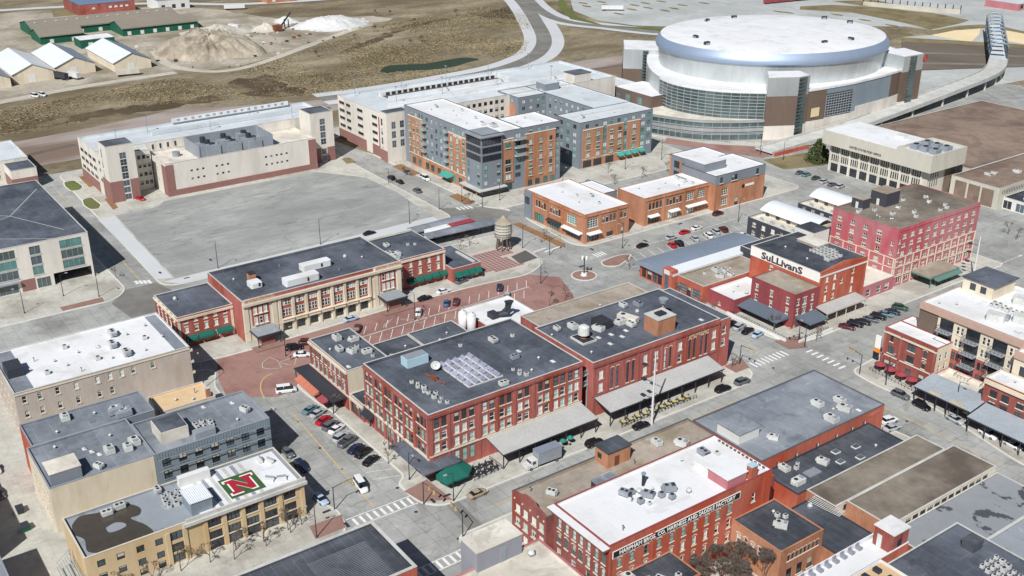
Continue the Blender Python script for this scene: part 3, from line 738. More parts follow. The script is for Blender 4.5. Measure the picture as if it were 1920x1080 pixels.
brick = sheet('brick_street', [(-97.2, -2), (-86.6, -5.8), (-77, -7.4), (-69, 2.8), (-70.5, 10.5), (-73, 58), (-62, 62), (-58, 82), (-57, 92), (-76, 103), (-88, 107.5), (-95.2, 101), (-97.6, 84), (-98.8, 57), (-97.4, 30), (-97.2, 4)], .025, 'brick_paving', 'reddish brick street in front of the railway station')
sheet('intersection', [(-165, 111), (-158, 109), (-150, 107), (-143, 112), (-140, 122), (-146, 131), (-157, 125)], .02, 'asphalt', 'brownish asphalt crossing beside the vacant lot')
sheet('intersection', [(-158, -9), (-150, -14), (-134, -12), (-131, 2), (-150, 4), (-158, 2)], .02, 'asphalt', 'darker asphalt crossing below the vacant lot')
sheet('brick_apron', [(-7.2, 13.0), (-7.2, 15.7), (5.1, 15.0), (5.0, 11.8)], .02, 'asphalt', 'brownish brick band across the street at the near crossing')
for p, l in (([(-14.7, 7.9), (-15.7, 14.2), (-5.9, 14.8), (-7.9, 11.4), (-9.2, 8.9)], 'brick paved corner by the green awning'), ([(-15.2, -14.3), (-15.0, -7.1), (-10.5, -8.4), (-10.5, -15.2)], 'brick paved corner in front of the cream brick building'), ([(-15.1, 106.0), (-15.8, 113.3), (-10.8, 111.0), (-10.8, 105.9)], 'brick paved corner in front of the pale ribbed canopy'), ([(-17.7, 128.3), (-15.8, 136.7), (-9.6, 132.9), (-12.0, 127.9)], 'brick paved corner below the sign topped red building')):
    sheet('corner_paving', p, .16, 'red_paving', l)
# plaza of square tiles by the water tower
pl = sheet('plaza', [(-121, 91), (-104.2, 88), (-100, 103), (-108, 113), (-121, 113)], .16, 'plaza_joint', 'brick tiled plaza below the water tower')
tm = MB(); tm.box(-.62, .62, -.62, .62, 0, .03); tm = tm.mesh('paving_tile', 'plaza_tile')
for i in range(11):
    for j in range(13):
        x, y = -118 + i * 1.45, 89.5 + j * 1.45
        if y < 88 + (-104.2 - x) * .18 + 1 or x > -104.8 + (y - 88) * .28 or (x > -113 and y > 104 + (-104 - x) * -.2): continue
        link('paving_tile', tm, pl, (x, y, .162))
sheet('asphalt_patch', [(-110.7, 104.7), (-112.5, 111.9), (-104.8, 111.3), (-103.8, 103.4)], .165, 'dark_asphalt', 'black asphalt square beside the tiled plaza')
sheet('planting_bed', [(-135.9, 123.1), (-135.2, 126.1), (-109.3, 126.5), (-107.8, 123.5)], .165, 'mulch', 'brown planting strip beside the corner shop')
sheet('planting_bed', [(-220.5, 122.5), (-221.0, 126.9), (-204.8, 127.0), (-204.9, 122.0)], .165, 'mulch', 'brown planting strip before the hotel front')
sheet('planting_bed', [(-174.7, 121.2), (-175.4, 125.5), (-162.6, 125.4), (-162.9, 120.8)], .165, 'mulch', 'brown planting strip at the hotel corner')
sheet('planting_bed', [(-271.1, 120.1), (-273.3, 126.0), (-242.0, 129.5), (-239.9, 124.1)], .165, 'dry_grass', 'brown verge below the white parking garage')
sheet('planting_bed', [(-242.3, 110.1), (-241.7, 113.5), (-234.5, 113.1), (-234.2, 108.4)], .165, 'dry_grass', 'small brown verge at the end of the vacant lot')
sheet('red_patch', [(-156.1, -27.4), (-156.2, -15.0), (-152.7, -15.4), (-152.9, -27.4)], .165, 'red_paving', 'reddish brick band before the office building')

# ---- road markings (parts of the street)
paint = MB(); paint.box(-.3, .3, -1.5, 1.5, 0, .006); stripe_me = paint.mesh('crosswalk_stripe', 'paint_white')
def stripes(p0, p1, n, rz, L=3.0, wd=.6, z=.03):
    for i in range(n):
        t = (i + .5) / n
        o = link('crosswalk_stripe', stripe_me, street, (p0[0] + (p1[0] - p0[0]) * t, p0[1] + (p1[1] - p0[1]) * t, z), rz)
        o.scale = (wd / .6, L / 3.0, 1)
def line(name, pts, wd, m='paint_white', z=.035, parent=street):
    return ribbon(name, pts, wd, z, m, None, parent)
stripes((-11.2, -6.6), (-11, 8), 9, pi / 2, 2.6)
line('crosswalk_line', [(-12.9, -7), (-12.6, 8.6)], .25); line('crosswalk_line', [(-9.6, -7), (-9.4, 8.2)], .25)
stripes((10.8, -4.5), (10.6, 6.5), 7, pi / 2, 2.4)
line('crosswalk_line', [(9.4, -5), (9.2, 7)], .25); line('crosswalk_line', [(12.2, -5), (12, 7)], .25)
stripes((-11.4, 112.4), (-11.2, 125.8), 9, pi / 2, 3.0)
stripes((-9.0, 131.6), (4.2, 131.2), 7, 0, 2.6)
stripes(*[(-109.6, 113.5), (-110.6, 117.9)], 3, 0, 3.4, .7); 
stripes(*[(-107.7, 117.0), (-108.8, 123.8)], 3, 0, 3.2, .7)
stripes(*[(-95.4, 127.7), (-95.6, 132.4)], 4, pi / 2, 3.2, .6)
stripes(*[(-160.8, 115.6), (-159.3, 121.7)], 4, pi / 2 , 3.2, .8); stripes(*[(-152.3, 129.5), (-148.6, 130.7)], 3, pi / 2, 3.2, .8)
stripes(*[(-161.9, -3.4), (-159.6, 1.2)], 4, pi / 2, 3.0, .9)
stripes(*[(-13.2, 231.7), (-13.4, 242.5)], 7, 0, 3.6, .6)
line('centre_line', [(-60, 2.5), (-20, .1), (-13.5, 0)], .28, 'paint_yellow'); line('centre_line', [(1, 20), (.8, 30)], .28, 'paint_yellow'); line('centre_line', [(.6, 38), (-.5, 95)], .25, 'paint_yellow')
line('centre_line', smooth_line([(-81.4, 7.0), (-80.0, 3.9), (-75.7, 1.2), (-70.0, -0.2)]), .3, 'paint_yellow', .04)
line('centre_line', [(-36, 121.6), (-20, 122)], .28, 'paint_yellow'); line('centre_line', [(10, 122.3), (31, 122.8), (55, 122.5)], .28, 'paint_yellow')
line('centre_line', [(-163.0, -1.4), (-182.7, -1.0), (-224.0, -0.2), (-265.6, 0.4)], .28, 'paint_yellow'); line('centre_line', [(-163.3, 118.2), (-190.9, 116.1), (-222.5, 114.6)], .28, 'paint_yellow'); line('centre_line', [(-106.5, 122.0), (-123.8, 123.6), (-138.3, 123.6)], .28, 'paint_yellow')
line('centre_line', [(-93.2, 142.3), (-92.3, 162.4), (-93.3, 192.4)], .2, 'paint_white')
for i in range(12):     # angled bays on the near street
    x = -57 + i * 3.3
    line('bay_line', [(x, 10.2), (x - 2.0, 4.8)], .14)
for i in range(18):     # bays of the brick street, both sides of a pale divider
    y = 34 + i * 3.55
    line('bay_line', [(-88.0, y), (-92.1, y + 3)], .16, 'paint_white', .045, brick)
    if i < 17: line('bay_line', [(-86.0, y + 1.2), (-81.4, y - 2.2)], .16, 'paint_white', .045, brick)
line('bay_divider', [(-86.6, 34), (-87, 60), (-86.9, 75), (-87.6, 95)], .5, 'pavement', .05, brick)
for i in range(15):     # bays beside the shed roof
    y = 134 + i * 4
    line('bay_line', [(-89, y), (-84, y - 1.5)], .16)
for c in ([(-85.7, 6.1), (-88.5, 7.3), (-90.3, 10.1), (-87.3, 11.1), (-82.7, 10.2), (-84.1, 7.3)], [(-86.0, 10.8), (-86.4, 14.5), (-88.6, 17.9), (-82.4, 13.7), (-83.4, 12.4)], [(-90.9, 50.6), (-84.7, 54.5), (-87.5, 59.1), (-89.5, 58.8), (-86.5, 55.6)], [(-89.7, 45.0), (-88.2, 43.5), (-90.7, 47.3), (-93.7, 51.7)]):
    line('island_outline', c + [c[0]], .22, 'pavement', .05, brick)

# ================================================================ buildings of the middle block
DK = ('glass_dark', 'glass_mid'); GR = ('glass_green', 'glass_pale', 'glass_dark'); MIX = ('glass_dark', 'glass_mid', 'glass_pale')
b = Bld('brick_warehouse', 'four storey red brick building with a dark flat roof and a field of skylights', -45, -15.8, 15.2, 57.8, 16, 'brick', 'roof_dark', par=.8)
pairs = lambda cs, d=.95: [c + s * d for c in cs for s in (-1, 1)]
sx = pairs([-42.6, -38.1, -33.5, -28.9, -24.3]) + [-20.3, -18.6, -16.9]
b.wins('S', sx, 12.1, 1.25, 2.3, panes=DK, fm='frame_dark'); b.wins('S', sx, [5.2, 8.7], 1.25, 2.3, panes=GR, wt=[4, 2, 3], fm='frame_green')
b.wins('S', sx[2:], 1.3, 1.25, 2.7, panes=GR, fm='frame_green', sill=False)
ey = pairs([18.2]) + [22.4, 24.4, 26.4] + pairs([30.9, 35.6, 40.6, 46.4, 51.0, 55.2])
b.wins('E', ey, 12.1, 1.3, 2.3, panes=DK + ('glass_pale',), wt=[4, 2, 2], fm='frame_dark'); b.wins('E', ey, [6.0, 9.0], 1.3, 2.1, panes=GR, fm='frame_white')
b.wins('E', [22.4, 24.4, 26.4], 1.4, 1.3, 3.2, panes=GR, fm='frame_green', sill=False)
b.pilaster('S', [-45 + .5, -40.35, -35.8, -31.2, -26.6, -22.1, -16.3], .7, 0.2, 15.2, .16)
b.pilaster('E', [15.8, 20.3, 28.4, 33.2, 38.1, 43.5, 48.7, 53.1, 57.4], .7, .2, 15.2, .16)
b.band('S', 4.5, 4.9, .25); b.band('E', 5.2, 5.55, .25); b.band('S', 14.9, 15.5, .3, 'brick_dark', 'cornice'); b.band('E', 14.9, 15.5, .3, 'brick_dark', 'cornice')
b.finish()
# sawtooth skylights
sk = MB(); sk.box(-1.15, 1.15, -.85, .85, 0, .3, m=1)
i = len(sk.v); sk.v += [(-1.1, -.8, .3), (1.1, -.8, .3), (1.1, .8, .3), (-1.1, .8, .3), (-1.1, .1, 1.0), (1.1, .1, 1.0)]
for q in ((0, 1, 5, 4), (2, 3, 4, 5), (1, 2, 5), (3, 0, 4)): sk.f.append(tuple(i + a for a in q)); sk.m.append(0)
sk = sk.mesh('skylight', ['pad_glass', 'frame_white'])
for i in range(5):
    for j in range(5):
        b.on_roof('skylight', sk, -34.2 + i * 2.75, 30.6 + j * 1.95, 0)
q = MB(); q.box(-2.9, 2.9, -1.5, 1.5, 0, 2.2); q.box(-2.7, 2.7, -1.3, 1.3, 2.2, 2.35, m=1)
b.on_roof('duct_housing', q.mesh('duct_housing', ['duct_blue', 'hvac_grey']), -39.5, 26.0, RD(90))
b.units([(-33.4, 28.0, 'dish', RD(60)), (-38, 47.5, 'rtu'), (-30, 49.5, 'sky'), (-27.5, 46.5, 'rtu_g', 1.57), (-24, 51, 'vent'), (-20, 46, 'vent'), (-21, 53, 'sky'), (-37.5, 53, 'cond'), (-40.5, 39.5, 'cond'), (-18.6, 37, 'rtu', 1.57)])
for k in range(5): b.units([(-31.5 + k * 1.35, 20.4 + (k % 2) * .8, 'cond')])
for k in range(6): b.units([(-25 + k * 1.2, 20.9 + (k % 2) * 1.2, 'cond')])
for k in range(4): b.units([(-23 + k * 1.3, 42.8 + (k % 2), 'cond')])
q = MB(); q.tube([(-3, 0, .3), (-1, .2, .3), (0, 0, .8), (2.2, -.3, .3), (3.8, .2, .3)], [.18] * 5, 6); q.box(-.8, .9, -.5, .5, 0, .9)
b.on_roof('exhaust_duct', q.mesh('exhaust_duct', 'rust'), -30.0, 25.4, .2)
canopy(b.root, 'E', 30, 57.4, -15.78, 6.9, 5.2, 4.1, posts=7)
# corner: dark canopy and green awning
q = MB(); q.box(-27, -13.4, 11.4, 15.18, 3.9, 4.2); q.box(-15.78, -12.2, 11.4, 21, 3.9, 4.19)
part('corner_canopy', q, 'roof_dark', b.root)
q = MB(); pts = [(-15.7, 16.4), (-11.6, 14.2), (-8.4, 15.0), (-8.6, 20.6), (-11, 23.2), (-15.7, 22.6)]; top = [(-15.7, 17.8), (-13.4, 17.0), (-12.2, 17.2), (-12.2, 19.8), (-13.2, 21), (-15.7, 21)]
for i in range(5):
    q.quad((*pts[i], 2.6), (*pts[i + 1], 2.6), (*top[i + 1], 3.8), (*top[i], 3.8)); q.quad((*pts[i], 2.2), (*pts[i + 1], 2.2), (*pts[i + 1], 2.6), (*pts[i], 2.6))
q.quad(*[(*t, 3.8) for t in top])
part('awning', q, 'awning_green', b.root)
awning(b.root, 'S', -45, -40.5, 15.2, 4.2, 3.2, 1.6, 'awning_black')
creamery = b

b = Bld('brick_shop_building', 'three storey brown brick building with white roof units beside the brick street', -73, -52, 14.3, 26, 11.2, 'brick_dark', 'roof_dark', par=.5, cop='coping_pale', wmat={'E': 'cream'})
us = b.even('S', 8, 1.0)
b.wins('S', us, [4.8, 8.0], 1.15, 2.0, panes=('glass_mid', 'glass_green', 'glass_pale'), arch=True, fm='frame_green'); b.wins('S', us[::2], 1.0, 2.6, 2.4, 2, 1, panes=DK, fm='frame_dark', sill=False)
b.band('S', 10.3, 10.9, .45, 'cream', 'cornice'); b.band('S', 4.0, 4.3, .2)
b.finish()
q = MB(); q.box(-74.6, -53, 10.2, 14.28, 3.2, 3.5); part('canopy', q, 'dark_metal', b.root)
for k in range(8):
    q = MB(); x = -74.2 + k * 3; q.box(x - .1, x + .1, 10.4, 10.6, .14, 3.2); part('post', q, 'dark_metal', b.root)
for k in range(5):
    x = -70.8 + k * 2.2
    awning(b.root, 'S', x, x + 2.1, 10.18, 3.4, 2.5, 1.7, 'awning_orange')
awning(b.root, 'S', -58.5, -55, 10.18, 3.2, 2.6, 1.6, 'umbrella_red')
b.units([(-69.5, 20.5, 'rtub'), (-66.5, 23.8, 'rtub', 1.57), (-63.6, 18.2, 'rtu'), (-60.8, 20.2, 'rtub', .2), (-58.5, 23.2, 'rtu', 1.57), (-56, 23.5, 'cond'), (-65, 16.3, 'vent'), (-54.5, 16, 'sky'), (-62.3, 22.4, 'cond')])

b = Bld('infill_shop', 'narrow one storey shopfront with pale scalloped cornice between two brick buildings', -51.95, -45.05, 14.6, 26, 4.8, 'brick_dark', 'roof_black', par=.3)
b.wins('S', b.even('S', 3, .5), .6, 1.7, 2.6, 1, 1, fm='frame_dark', panes=DK, sill=False); b.band('S', 3.7, 4.5, .35, 'stone', 'cornice'); b.finish()

b = Bld('low_shop', 'low dark roofed building with a duct cluster beside the brown brick building', -73, -46.5, 30, 43, 4.4, 'brick_dark', 'roof_black', par=.35)
b.wins('W', b.even('W', 4, 1), .8, 1.6, 2.2, 2, 1, panes=DK, sill=False); b.finish(); b.units([(-62, 34, 'rtu'), (-60.5, 38.5, 'rtu', 1.57), (-67, 39, 'vent'), (-65, 33.6, 'cond')])
b = Bld('low_shop', 'low dark roofed building beside the two white silos', -73, -46.5, 43.1, 57.4, 4.6, 'brick_dark', 'roof_dark', par=.35)
b.wins('W', b.even('W', 4, 1), .8, 1.6, 2.2, 2, 1, panes=DK, sill=False); b.finish(); b.units([(-61.5, 51, 'rtub'), (-64, 48, 'hood'), (-58, 53, 'rtu'), (-67, 52, 'vent'), (-59.6, 49, 'sky'), (-63.8, 52.8, 'cond')])
b = Bld('restaurant', 'low white roofed restaurant with a black kitchen exhaust', -77, -59, 63, 79.5, 5, 'brick_dark', 'roof_white', par=.3)
b.wins('W', b.even('W', 5, 1), .8, 1.8, 2.4, 2, 1, panes=DK, sill=False); b.finish()
q = MB(); q.tube([(-1.5, -2, .6), (0, 0, 1.0), (1.5, 1.2, 1.6), (2.0, 1.6, 4.6)], [.9, .9, .7, .55], 8); q.tube([(0, 0, 1.2), (.2, 1.4, 2.4), (.4, 1.6, 4.0)], [.6, .5, .6], 8); q.box(-2.6, .2, -3.2, -1, 0, 1.6); q.cyl(2.0, 1.6, 4.6, 5.3, .55, 1.0, 8); q.cyl(.4, 1.6, 4, 4.6, .6, .9, 8)
b.on_roof('kitchen_exhaust', q.mesh('kitchen_exhaust', 'dark_metal'), -66.5, 70)
for k in range(2):
    x, y = -70.6 + k * 2.6, 59.6 + k * 1.2
    t = thing('silo', 'white steel silo with domed top, %s of the pair by the restaurant' % ('left one' if k == 0 else 'right one'), 'silo', (x, y, 0), 0, 'white silos beside the restaurant')
    q = MB(); q.cyl(x, y, .8, 7.2, 1.25, n=18)
    i0 = len(q.v)
    for a in range(4):
        q.cyl(x, y, 7.2 + .28 * a, 7.2 + .28 * (a + 1), 1.25 * cos(a * .36), 1.25 * cos((a + 1) * .36), 18, cap=(a == 3))
    part('tank', q, 'pole_white', t, True)
    for a in range(4):
        q = MB(); q.box(x + cos(a * pi / 2 + .8) * 1 - .1, x + cos(a * pi / 2 + .8) * 1 + .1, y + sin(a * pi / 2 + .8) * 1 - .1, y + sin(a * pi / 2 + .8) * 1 + .1, 0, .9); part('leg', q, 'dark_metal', t)

b = Bld('apothecary_building', 'long red brick building with tall slot windows and an orange brick penthouse', -38.5, -15.2, 60.6, 103, 15, 'brick', 'roof_dark', par=.5)
for c in (67.5, 72.6, 85.0, 93.4, 97.6):
    b.wins('E', [c - .85, c + .85], 6.3, .8, 5.6, 1, 3, panes=DK + ('glass_pale',), wt=[5, 3, 1], fm='frame_dark', arch=True)
for c in (63.2, 77.4, 81, 89.2, 101.2):
    b.wins('E', [c], [6.6, 10.0], 1.3, 2.2, panes=MIX, fm='frame_white')
b.pilaster('E', [60.9, 65.2, 75, 79.2, 83, 87.2, 91.2, 99.5, 102.7], .6, .2, 13.8, .18)
b.band('E', 13.6, 14.3, .3, 'brick_dark', 'cornice'); b.band('E', 5.6, 5.9, .2, 'brick_dark')
b.wins('S', [-33, -28, -22], [6.6, 10.2], 1.3, 2.2, panes=DK)
b.finish(); b.text('E', 'APOTHECARY', 95.6, 12.75, 1.1, 'tan_brick', .06)
canopy(b.root, 'E', 61.2, 99.4, -15.18, 6.2, 5.4, 4.2, posts=9); 
q = MB(); q.box(-22.6, -17.6, 83.3, 89.3, 14.5, 18.8); q.box(-22.75, -17.45, 83.15, 89.45, 18.8, 19.0, m=1); q.box(-21, -19, 85, 87.5, 19.0, 19.5, m=2)
part('penthouse', q, ['brick_orange', 'coping_pale', 'fan'], b.root)
q = MB(); q.box(-23.8, -22.7, 89.5, 90.7, 14.5, 18.4); q.cyl(-24.6, 91.5, 14.5, 19, .25, n=8, m=1); q.cyl(-24.6, 91.5, 19, 20.2, .9, 1.3, n=10, m=1); part('chimney', q, ['brick_orange', 'hvac_grey'], b.root)
q = MB(); q.box(-2.6, 2.6, -2.2, 2.2, 0, .5); q.box(-2.3, 2.3, -1.9, 1.9, .5, .55, m=1); q.cyl(0, 0, .55, 1.6, .9, .7, n=10, m=2); q.cyl(0, 0, 1.6, 3.6, 1.5, 1.4, n=14, m=3); q.cyl(0, 0, 3.6, 4.1, 1.4, .6, n=14, m=3)
b.on_roof('cooling_tower', q.mesh('cooling_tower', ['coping_pale', 'fan', 'brick_dark', 'hvac']), -27, 67.2)
b.units([(-33.5, 69, 'rtub'), (-35.2, 65.2, 'rtu'), (-28.8, 73.6, 'rtub', .3), (-25.0, 74.5, 'sky'), (-31.5, 78, 'rtub_g'), (-28.3, 80.5, 'rtub', 1.57), (-26, 82, 'rtu'), (-22.5, 76, 'sky'), (-24.5, 79, 'sky'), (-21.2, 71, 'sky'), (-34, 91.5, 'rtub_g'), (-36, 88, 'rtu'), (-31, 88.5, 'hood'), (-33, 61.9, 'vent'), (-20, 64, 'vent'), (-18, 99, 'sky'), (-25.5, 70.8, 'sky')])
q = MB(); q.box(-2.2, 2.2, -1.8, 1.8, 0, 2.0); q.box(-2.1, 2.1, -1.7, 1.7, 2, 2.1, m=1); b.on_roof('plant_room', q.mesh('plant_room', ['dark_metal', 'fan']), -30.3, 75.8)
q = MB(); q.box(-2.8, 2.8, -1, 1, .3, 1.7); q.cyl(-1.5, 0, 1.7, 1.8, .6, n=10, m=1); b.on_roof('rooftop_unit', q.mesh('rooftop_unit', ['roof_cream', 'fan']), -28.6, 83.2, .3)
# neighbouring lower wing with tan roof
b = Bld('low_wing', 'low wing with a pale tan gravel roof behind the slot windowed brick building', -57.5, -38.6, 70, 109, 8.6, 'brick_dark', 'roof_tan', par=.35)
b.wins('E', [105.5], [2, 5], 1.3, 2, panes=DK); b.wins('N', b.even('N', 4), 2, 1.6, 2, panes=DK); b.finish(); b.units([(-44, 73, 'vent'), (-48, 78, 'cond'), (-42, 97, 'rtub'), (-45, 103, 'sky'), (-50, 92, 'vent'), (-41.5, 90, 'cond'), (-47, 99.5, 'hood')])
q = MB(); q.box(-1.8, 1.8, -1.8, 1.8, 0, 2.4); q.box(-1.9, 1.9, -1.9, 1.9, 2.4, 2.6, m=1); b.on_roof('plant_room', q.mesh('plant_room', ['hvac_grey', 'dark_metal']), -43.4, 83.5)
b = Bld('low_wing', 'one storey end of the slot windowed brick building towards the crossing', -38.4, -15.4, 103.1, 107.2, 14.2, 'brick', 'roof_dark', par=.3)
b.wins('E', [105], [6.6, 10], 1.3, 2.2, panes=DK); b.finish()
# steel bridge across the alley
t = thing('alley_bridge', 'dark steel walkway bridge spanning the narrow alley between the brick buildings', 'bridge', (-18, 59.2, 0))
for z in (8.4, 11.2):
    q = MB(); q.box(-19.5, -16.6, 57.86, 60.54, z, z + .25); part('deck', q, 'frame_grey', t)
    for k in range(5):
        q = MB(); q.box(-16.8, -16.7, 58 + k * .6, 58.1 + k * .6, z + .25, z + 1.3); part('baluster', q, 'frame_grey', t)
    q = MB(); q.box(-16.85, -16.65, 57.9, 60.5, z + 1.3, z + 1.42); part('handrail', q, 'frame_grey', t)
for y in (58.1, 60.3):
    q = MB(); q.box(-16.9, -16.7, y - .1, y + .1, .14, 12.6); part('post', q, 'frame_grey', t)

# ================================================================ railway station
b = Bld('station_hall', 'long cream and red brick station hall with arched bays and a dark roof', -127, -102, 8.3, 58.2, 12.6, 'cream', 'roof_dark', par=.9, cop='coping_pale')
for i in range(7):
    c = 21.2 + i * 4.05
    b.rects['E'].append((c - 1.45, c + 1.45, 4.3, 10.3))
    q = MB(); q.box(-102.24, -102.2, c - 1.45, c + 1.45, 4.3, 10.3); bay = part('bay_panel', q, 'brick', b.root)
    for z, h, ps in ((4.9, 2.2, DK), (8.2, 1.7, ('glass_pale', 'glass_dark'))):
        for s in (-.86, 0, .86):
            r = wpos(b.root); o = link('window', window_mesh(.8, h, 1, 2, 'frame_white', 'sill', False, False, False), b.root, (-102.0 - r[0], c + s - r[1], z), pi / 2); link('pane', pane_mesh(.8, h, random.choice(ps)), o)
    q = MB(); q.box(-101.9, -101.2, c - 1.7, c + 1.7, 3.3, 4.2); q.box(-101.95, -101.0, c - 1.9, c + 1.9, 4.2, 4.35); part('balconette', q, 'cream', b.root)
    b.rects['E'].append((c - 1.2, c + 1.2, .5, 3.0)); o = link('window', window_mesh(2.4, 2.5, 3, 1, 'frame_dark', 'sill', False, False, False), b.root, (-102 - r[0], c - r[1], .5), pi / 2); link('pane', pane_mesh(2.4, 2.5, 'glass_dark'), o)
for c in (13.4, 53.6):
    q = MB(); q.box(-101.99, -101.9, c - 2.6, c + 2.6, 4.6, 10.4); part('brick_panel', q, 'brick', b.root)
    b.wins('E', [c - 1.5, c, c + 1.5], [4.9, 8.0], .95, 2.1, panes=('glass_pale', 'glass_pale', 'glass_dark'), hole=False, out=.1)
b.pilaster('E', [19.15 + i * 4.05 for i in range(8)], .75, .2, 10.8, .35, 'cream'); b.pilaster('E', [9.2, 17.6, 49.6, 57.4], 1.4, .2, 11, .25, 'cream')
b.band('E', 10.9, 11.6, .8, 'stone', 'cornice'); b.band('E', 3.05, 3.25, .3, 'stone'); b.band('E', 11.75, 12.55, .1, 'brick', 'parapet_panel', 18, 48.8)
for c in (13.2, 53.8): b.band('E', 11.7, 12.9, .25, 'cream', 'name_panel', c - 4.4, c + 4.4)
b.wmat['S'] = 'brick'
b.finish()
for c in (13.2, 53.8): b.text('E', 'LINCOLN STATION', c, 12.3, .95, 'letter_brick', .3)
for c in (13.2, 53.4):      # entrance canopies
    q = MB(); q.box(-101.9, -96.2, c - 3.6, c + 3.6, 3.2, 3.7); q.box(-101.8, -96.4, c - 3.4, c + 3.4, 3.7, 3.85, m=1); part('entrance_canopy', q, ['dark_metal', 'roof_wet'], b.root)
    for s in (-3.2, 3.2):
        q = MB(); q.box(-96.9, -96.7, c + s - .1, c + s + .1, .14, 3.2); part('post', q, 'dark_metal', b.root)
    q = MB(); q.box(-101.2, -97.4, c - 1.9, c + 1.9, .14, 3); part('entrance_porch', q, 'brick_plum', b.root)
    sheet('entrance_apron', [(-98, c - 5), (-94.6, c - 5), (-94.6, c + 5), (-98, c + 5)], .2, 'red_paving', 'red paved apron under the %s station canopy' % ('left' if c < 20 else 'right'))
q = MB(); q.box(-1.1, 1.1, -.9, .9, 0, 2.6); q.box(-1.2, 1.2, -1, 1, 2.6, 2.8, m=1); b.on_roof('chimney', q.mesh('chimney', ['brick_orange', 'fan']), -115.5, 17.0)
for (x, y, sx, sy, hh) in ((-111.5, 16.2, 1.9, 1.7, 1.6), (-106.8, 28.2, 1.7, 5.2, 2.1), (-114, 36.2, 1.6, 4.6, 2.0)):
    q = MB(); q.prism(rounded([(-sx, -sy), (sx, -sy), (sx, sy), (-sx, sy)], .5, 2), .2, hh); q.box(-sx + .1, sx - .1, -sy + .1, sy - .1, 0, .2, m=1); q.box(sx, sx + .12, sy * .25, sy * .25 + .5, .7, 1.7, m=1)
    b.on_roof('rooftop_unit', q.mesh('rooftop_unit', ['roof_white', 'fan']), x, y)
b.units([(-119, 13, 'vent'), (-112.6, 51, 'vent'), (-116, 47, 'hood'), (-121, 28, 'pipe'), (-108, 41, 'pipe')])
def wing(label, x0, x1, y0, y1, h, n, roofu, awn, z1=1.0):
    b = Bld('station_wing', label, x0, x1, y0, y1, h, 'brick', 'roof_dark', par=.5)
    us = b.even('E', n, .9)
    b.wins('E', us, [4.3, 7.2] if h > 8 else [1], 1.05, 1.75 if h > 8 else 2, panes=('glass_pale', 'glass_pale', 'glass_dark'), lintel=True)
    if h > 8:
        b.wins('S', b.even('S', 5, .9), [1.2, 4.3, 7.2], 1.05, 1.75, panes=('glass_pale', 'glass_dark'), lintel=True)
        b.wins('E', us, .9, 1.3, 2.3, 2, 1, panes=DK, sill=False)
        b.band('E', h - 1.0, h - .35, .4, 'cream', 'cornice'); b.band('S', h - 1.0, h - .35, .4, 'cream', 'cornice'); b.band('E', h - .3, h + .02, .12, 'brick', 'parapet_band')
        b.pilaster('E', [y0 + .4, y1 - .4], .7, .1, h - 1.1, .15, 'cream', 'quoin')
    b.finish(); b.units(roofu)
    for (a, c) in awn:
        awning(b.root, 'E', a, c, x1, 3.4, 2.3, 1.5, 'awning_green', curved=True)
    return b
wing('left red brick wing of the station with cream cornice and two green awnings', -127.5, -109, -7.6, 8.2, 9.3, 5, [(-122, -3.5, 'hood')], [(-5.2, -3.0), (-2.4, 1.8), (3.0, 7.2)])
q = MB(); q.box(-127.2, -124.8, -6, 2, 9.3, 10.2); 
b = wing('right red brick wing of the station with a row of rounded green awnings', -127.4, -107.6, 59.0, 77.2, 10.3, 5, [(-113.8, 60.8, 'rtub'), (-112.2, 62.3, 'rtub', 1.57), (-110.4, 61.4, 'rtub'), (-118, 70, 'cond'), (-117, 72, 'cond'), (-121, 64, 'rtu')], [(63.2 + k * 2.9, 65.6 + k * 2.9) for k in range(5)])
b = Bld('station_annex', 'low station annex with dark roof and four green awnings', -121, -103.4, 77.4, 87.8, 4.8, 'brick', 'roof_dark', par=.4)
b.wins('E', b.even('E', 5, .6), .6, 1.4, 2.2, 2, 1, panes=MIX, sill=False); b.finish()
for k in range(4): awning(b.root, 'E', 77.9 + k * 2.45, 80.1 + k * 2.45, -103.4, 3.6, 2.3, 1.6, 'awning_green')
q = MB(); q.box(-115.5, -105, 86, 86.8, 4.4, 4.9); part('roof_curb', q, 'coping_pale', b.root)

# platform canopies, railcar and water tower behind the annex
def platform(p, q_, label):
    t = thing('platform_canopy', label, 'canopy', ((p[0] + q_[0]) / 2, (p[1] + q_[1]) / 2, 0), 0, 'canopies over the old station platforms')
    dx, dy = q_[0] - p[0], q_[1] - p[1]; L = math.hypot(dx, dy); ux, uy = dx / L, dy / L
    m = MB()
    prof = [(-2.6, 3.6), (-1.2, 3.95), (0, 4.05), (1.2, 3.95), (2.6, 3.6)]
    for (o0, z0), (o1, z1) in zip(prof, prof[1:]):
        m.quad((p[0] + uy * o0, p[1] - ux * o0, z0), (p[0] + uy * o1, p[1] - ux * o1, z1), (q_[0] + uy * o1, q_[1] - ux * o1, z1), (q_[0] + uy * o0, q_[1] - ux * o0, z0))
    for o0, z0 in (prof[0], prof[-1]):
        m.quad((p[0] + uy * o0, p[1] - ux * o0, z0), (q_[0] + uy * o0, q_[1] - ux * o0, z0), (q_[0] + uy * o0, q_[1] - ux * o0, z0 - .3), (p[0] + uy * o0, p[1] - ux * o0, z0 - .3))
    part('canopy_roof', m, 'roof_mid', t)
    for k in range(6):
        s = (k + .5) / 6; x, y = p[0] + dx * s, p[1] + dy * s
        m = MB(); m.cyl(x, y, .14, 4.0, .14, n=8); part('post', m, 'dark_metal', t)
platform([(-135.6, 86.3)][0], [(-134.3, 116.2)][0], 'long grey platform canopy nearer the tiled plaza')
platform([(-143.2, 85.9)][0], [(-143.9, 108.3)][0], 'long grey platform canopy nearer the vacant lot')
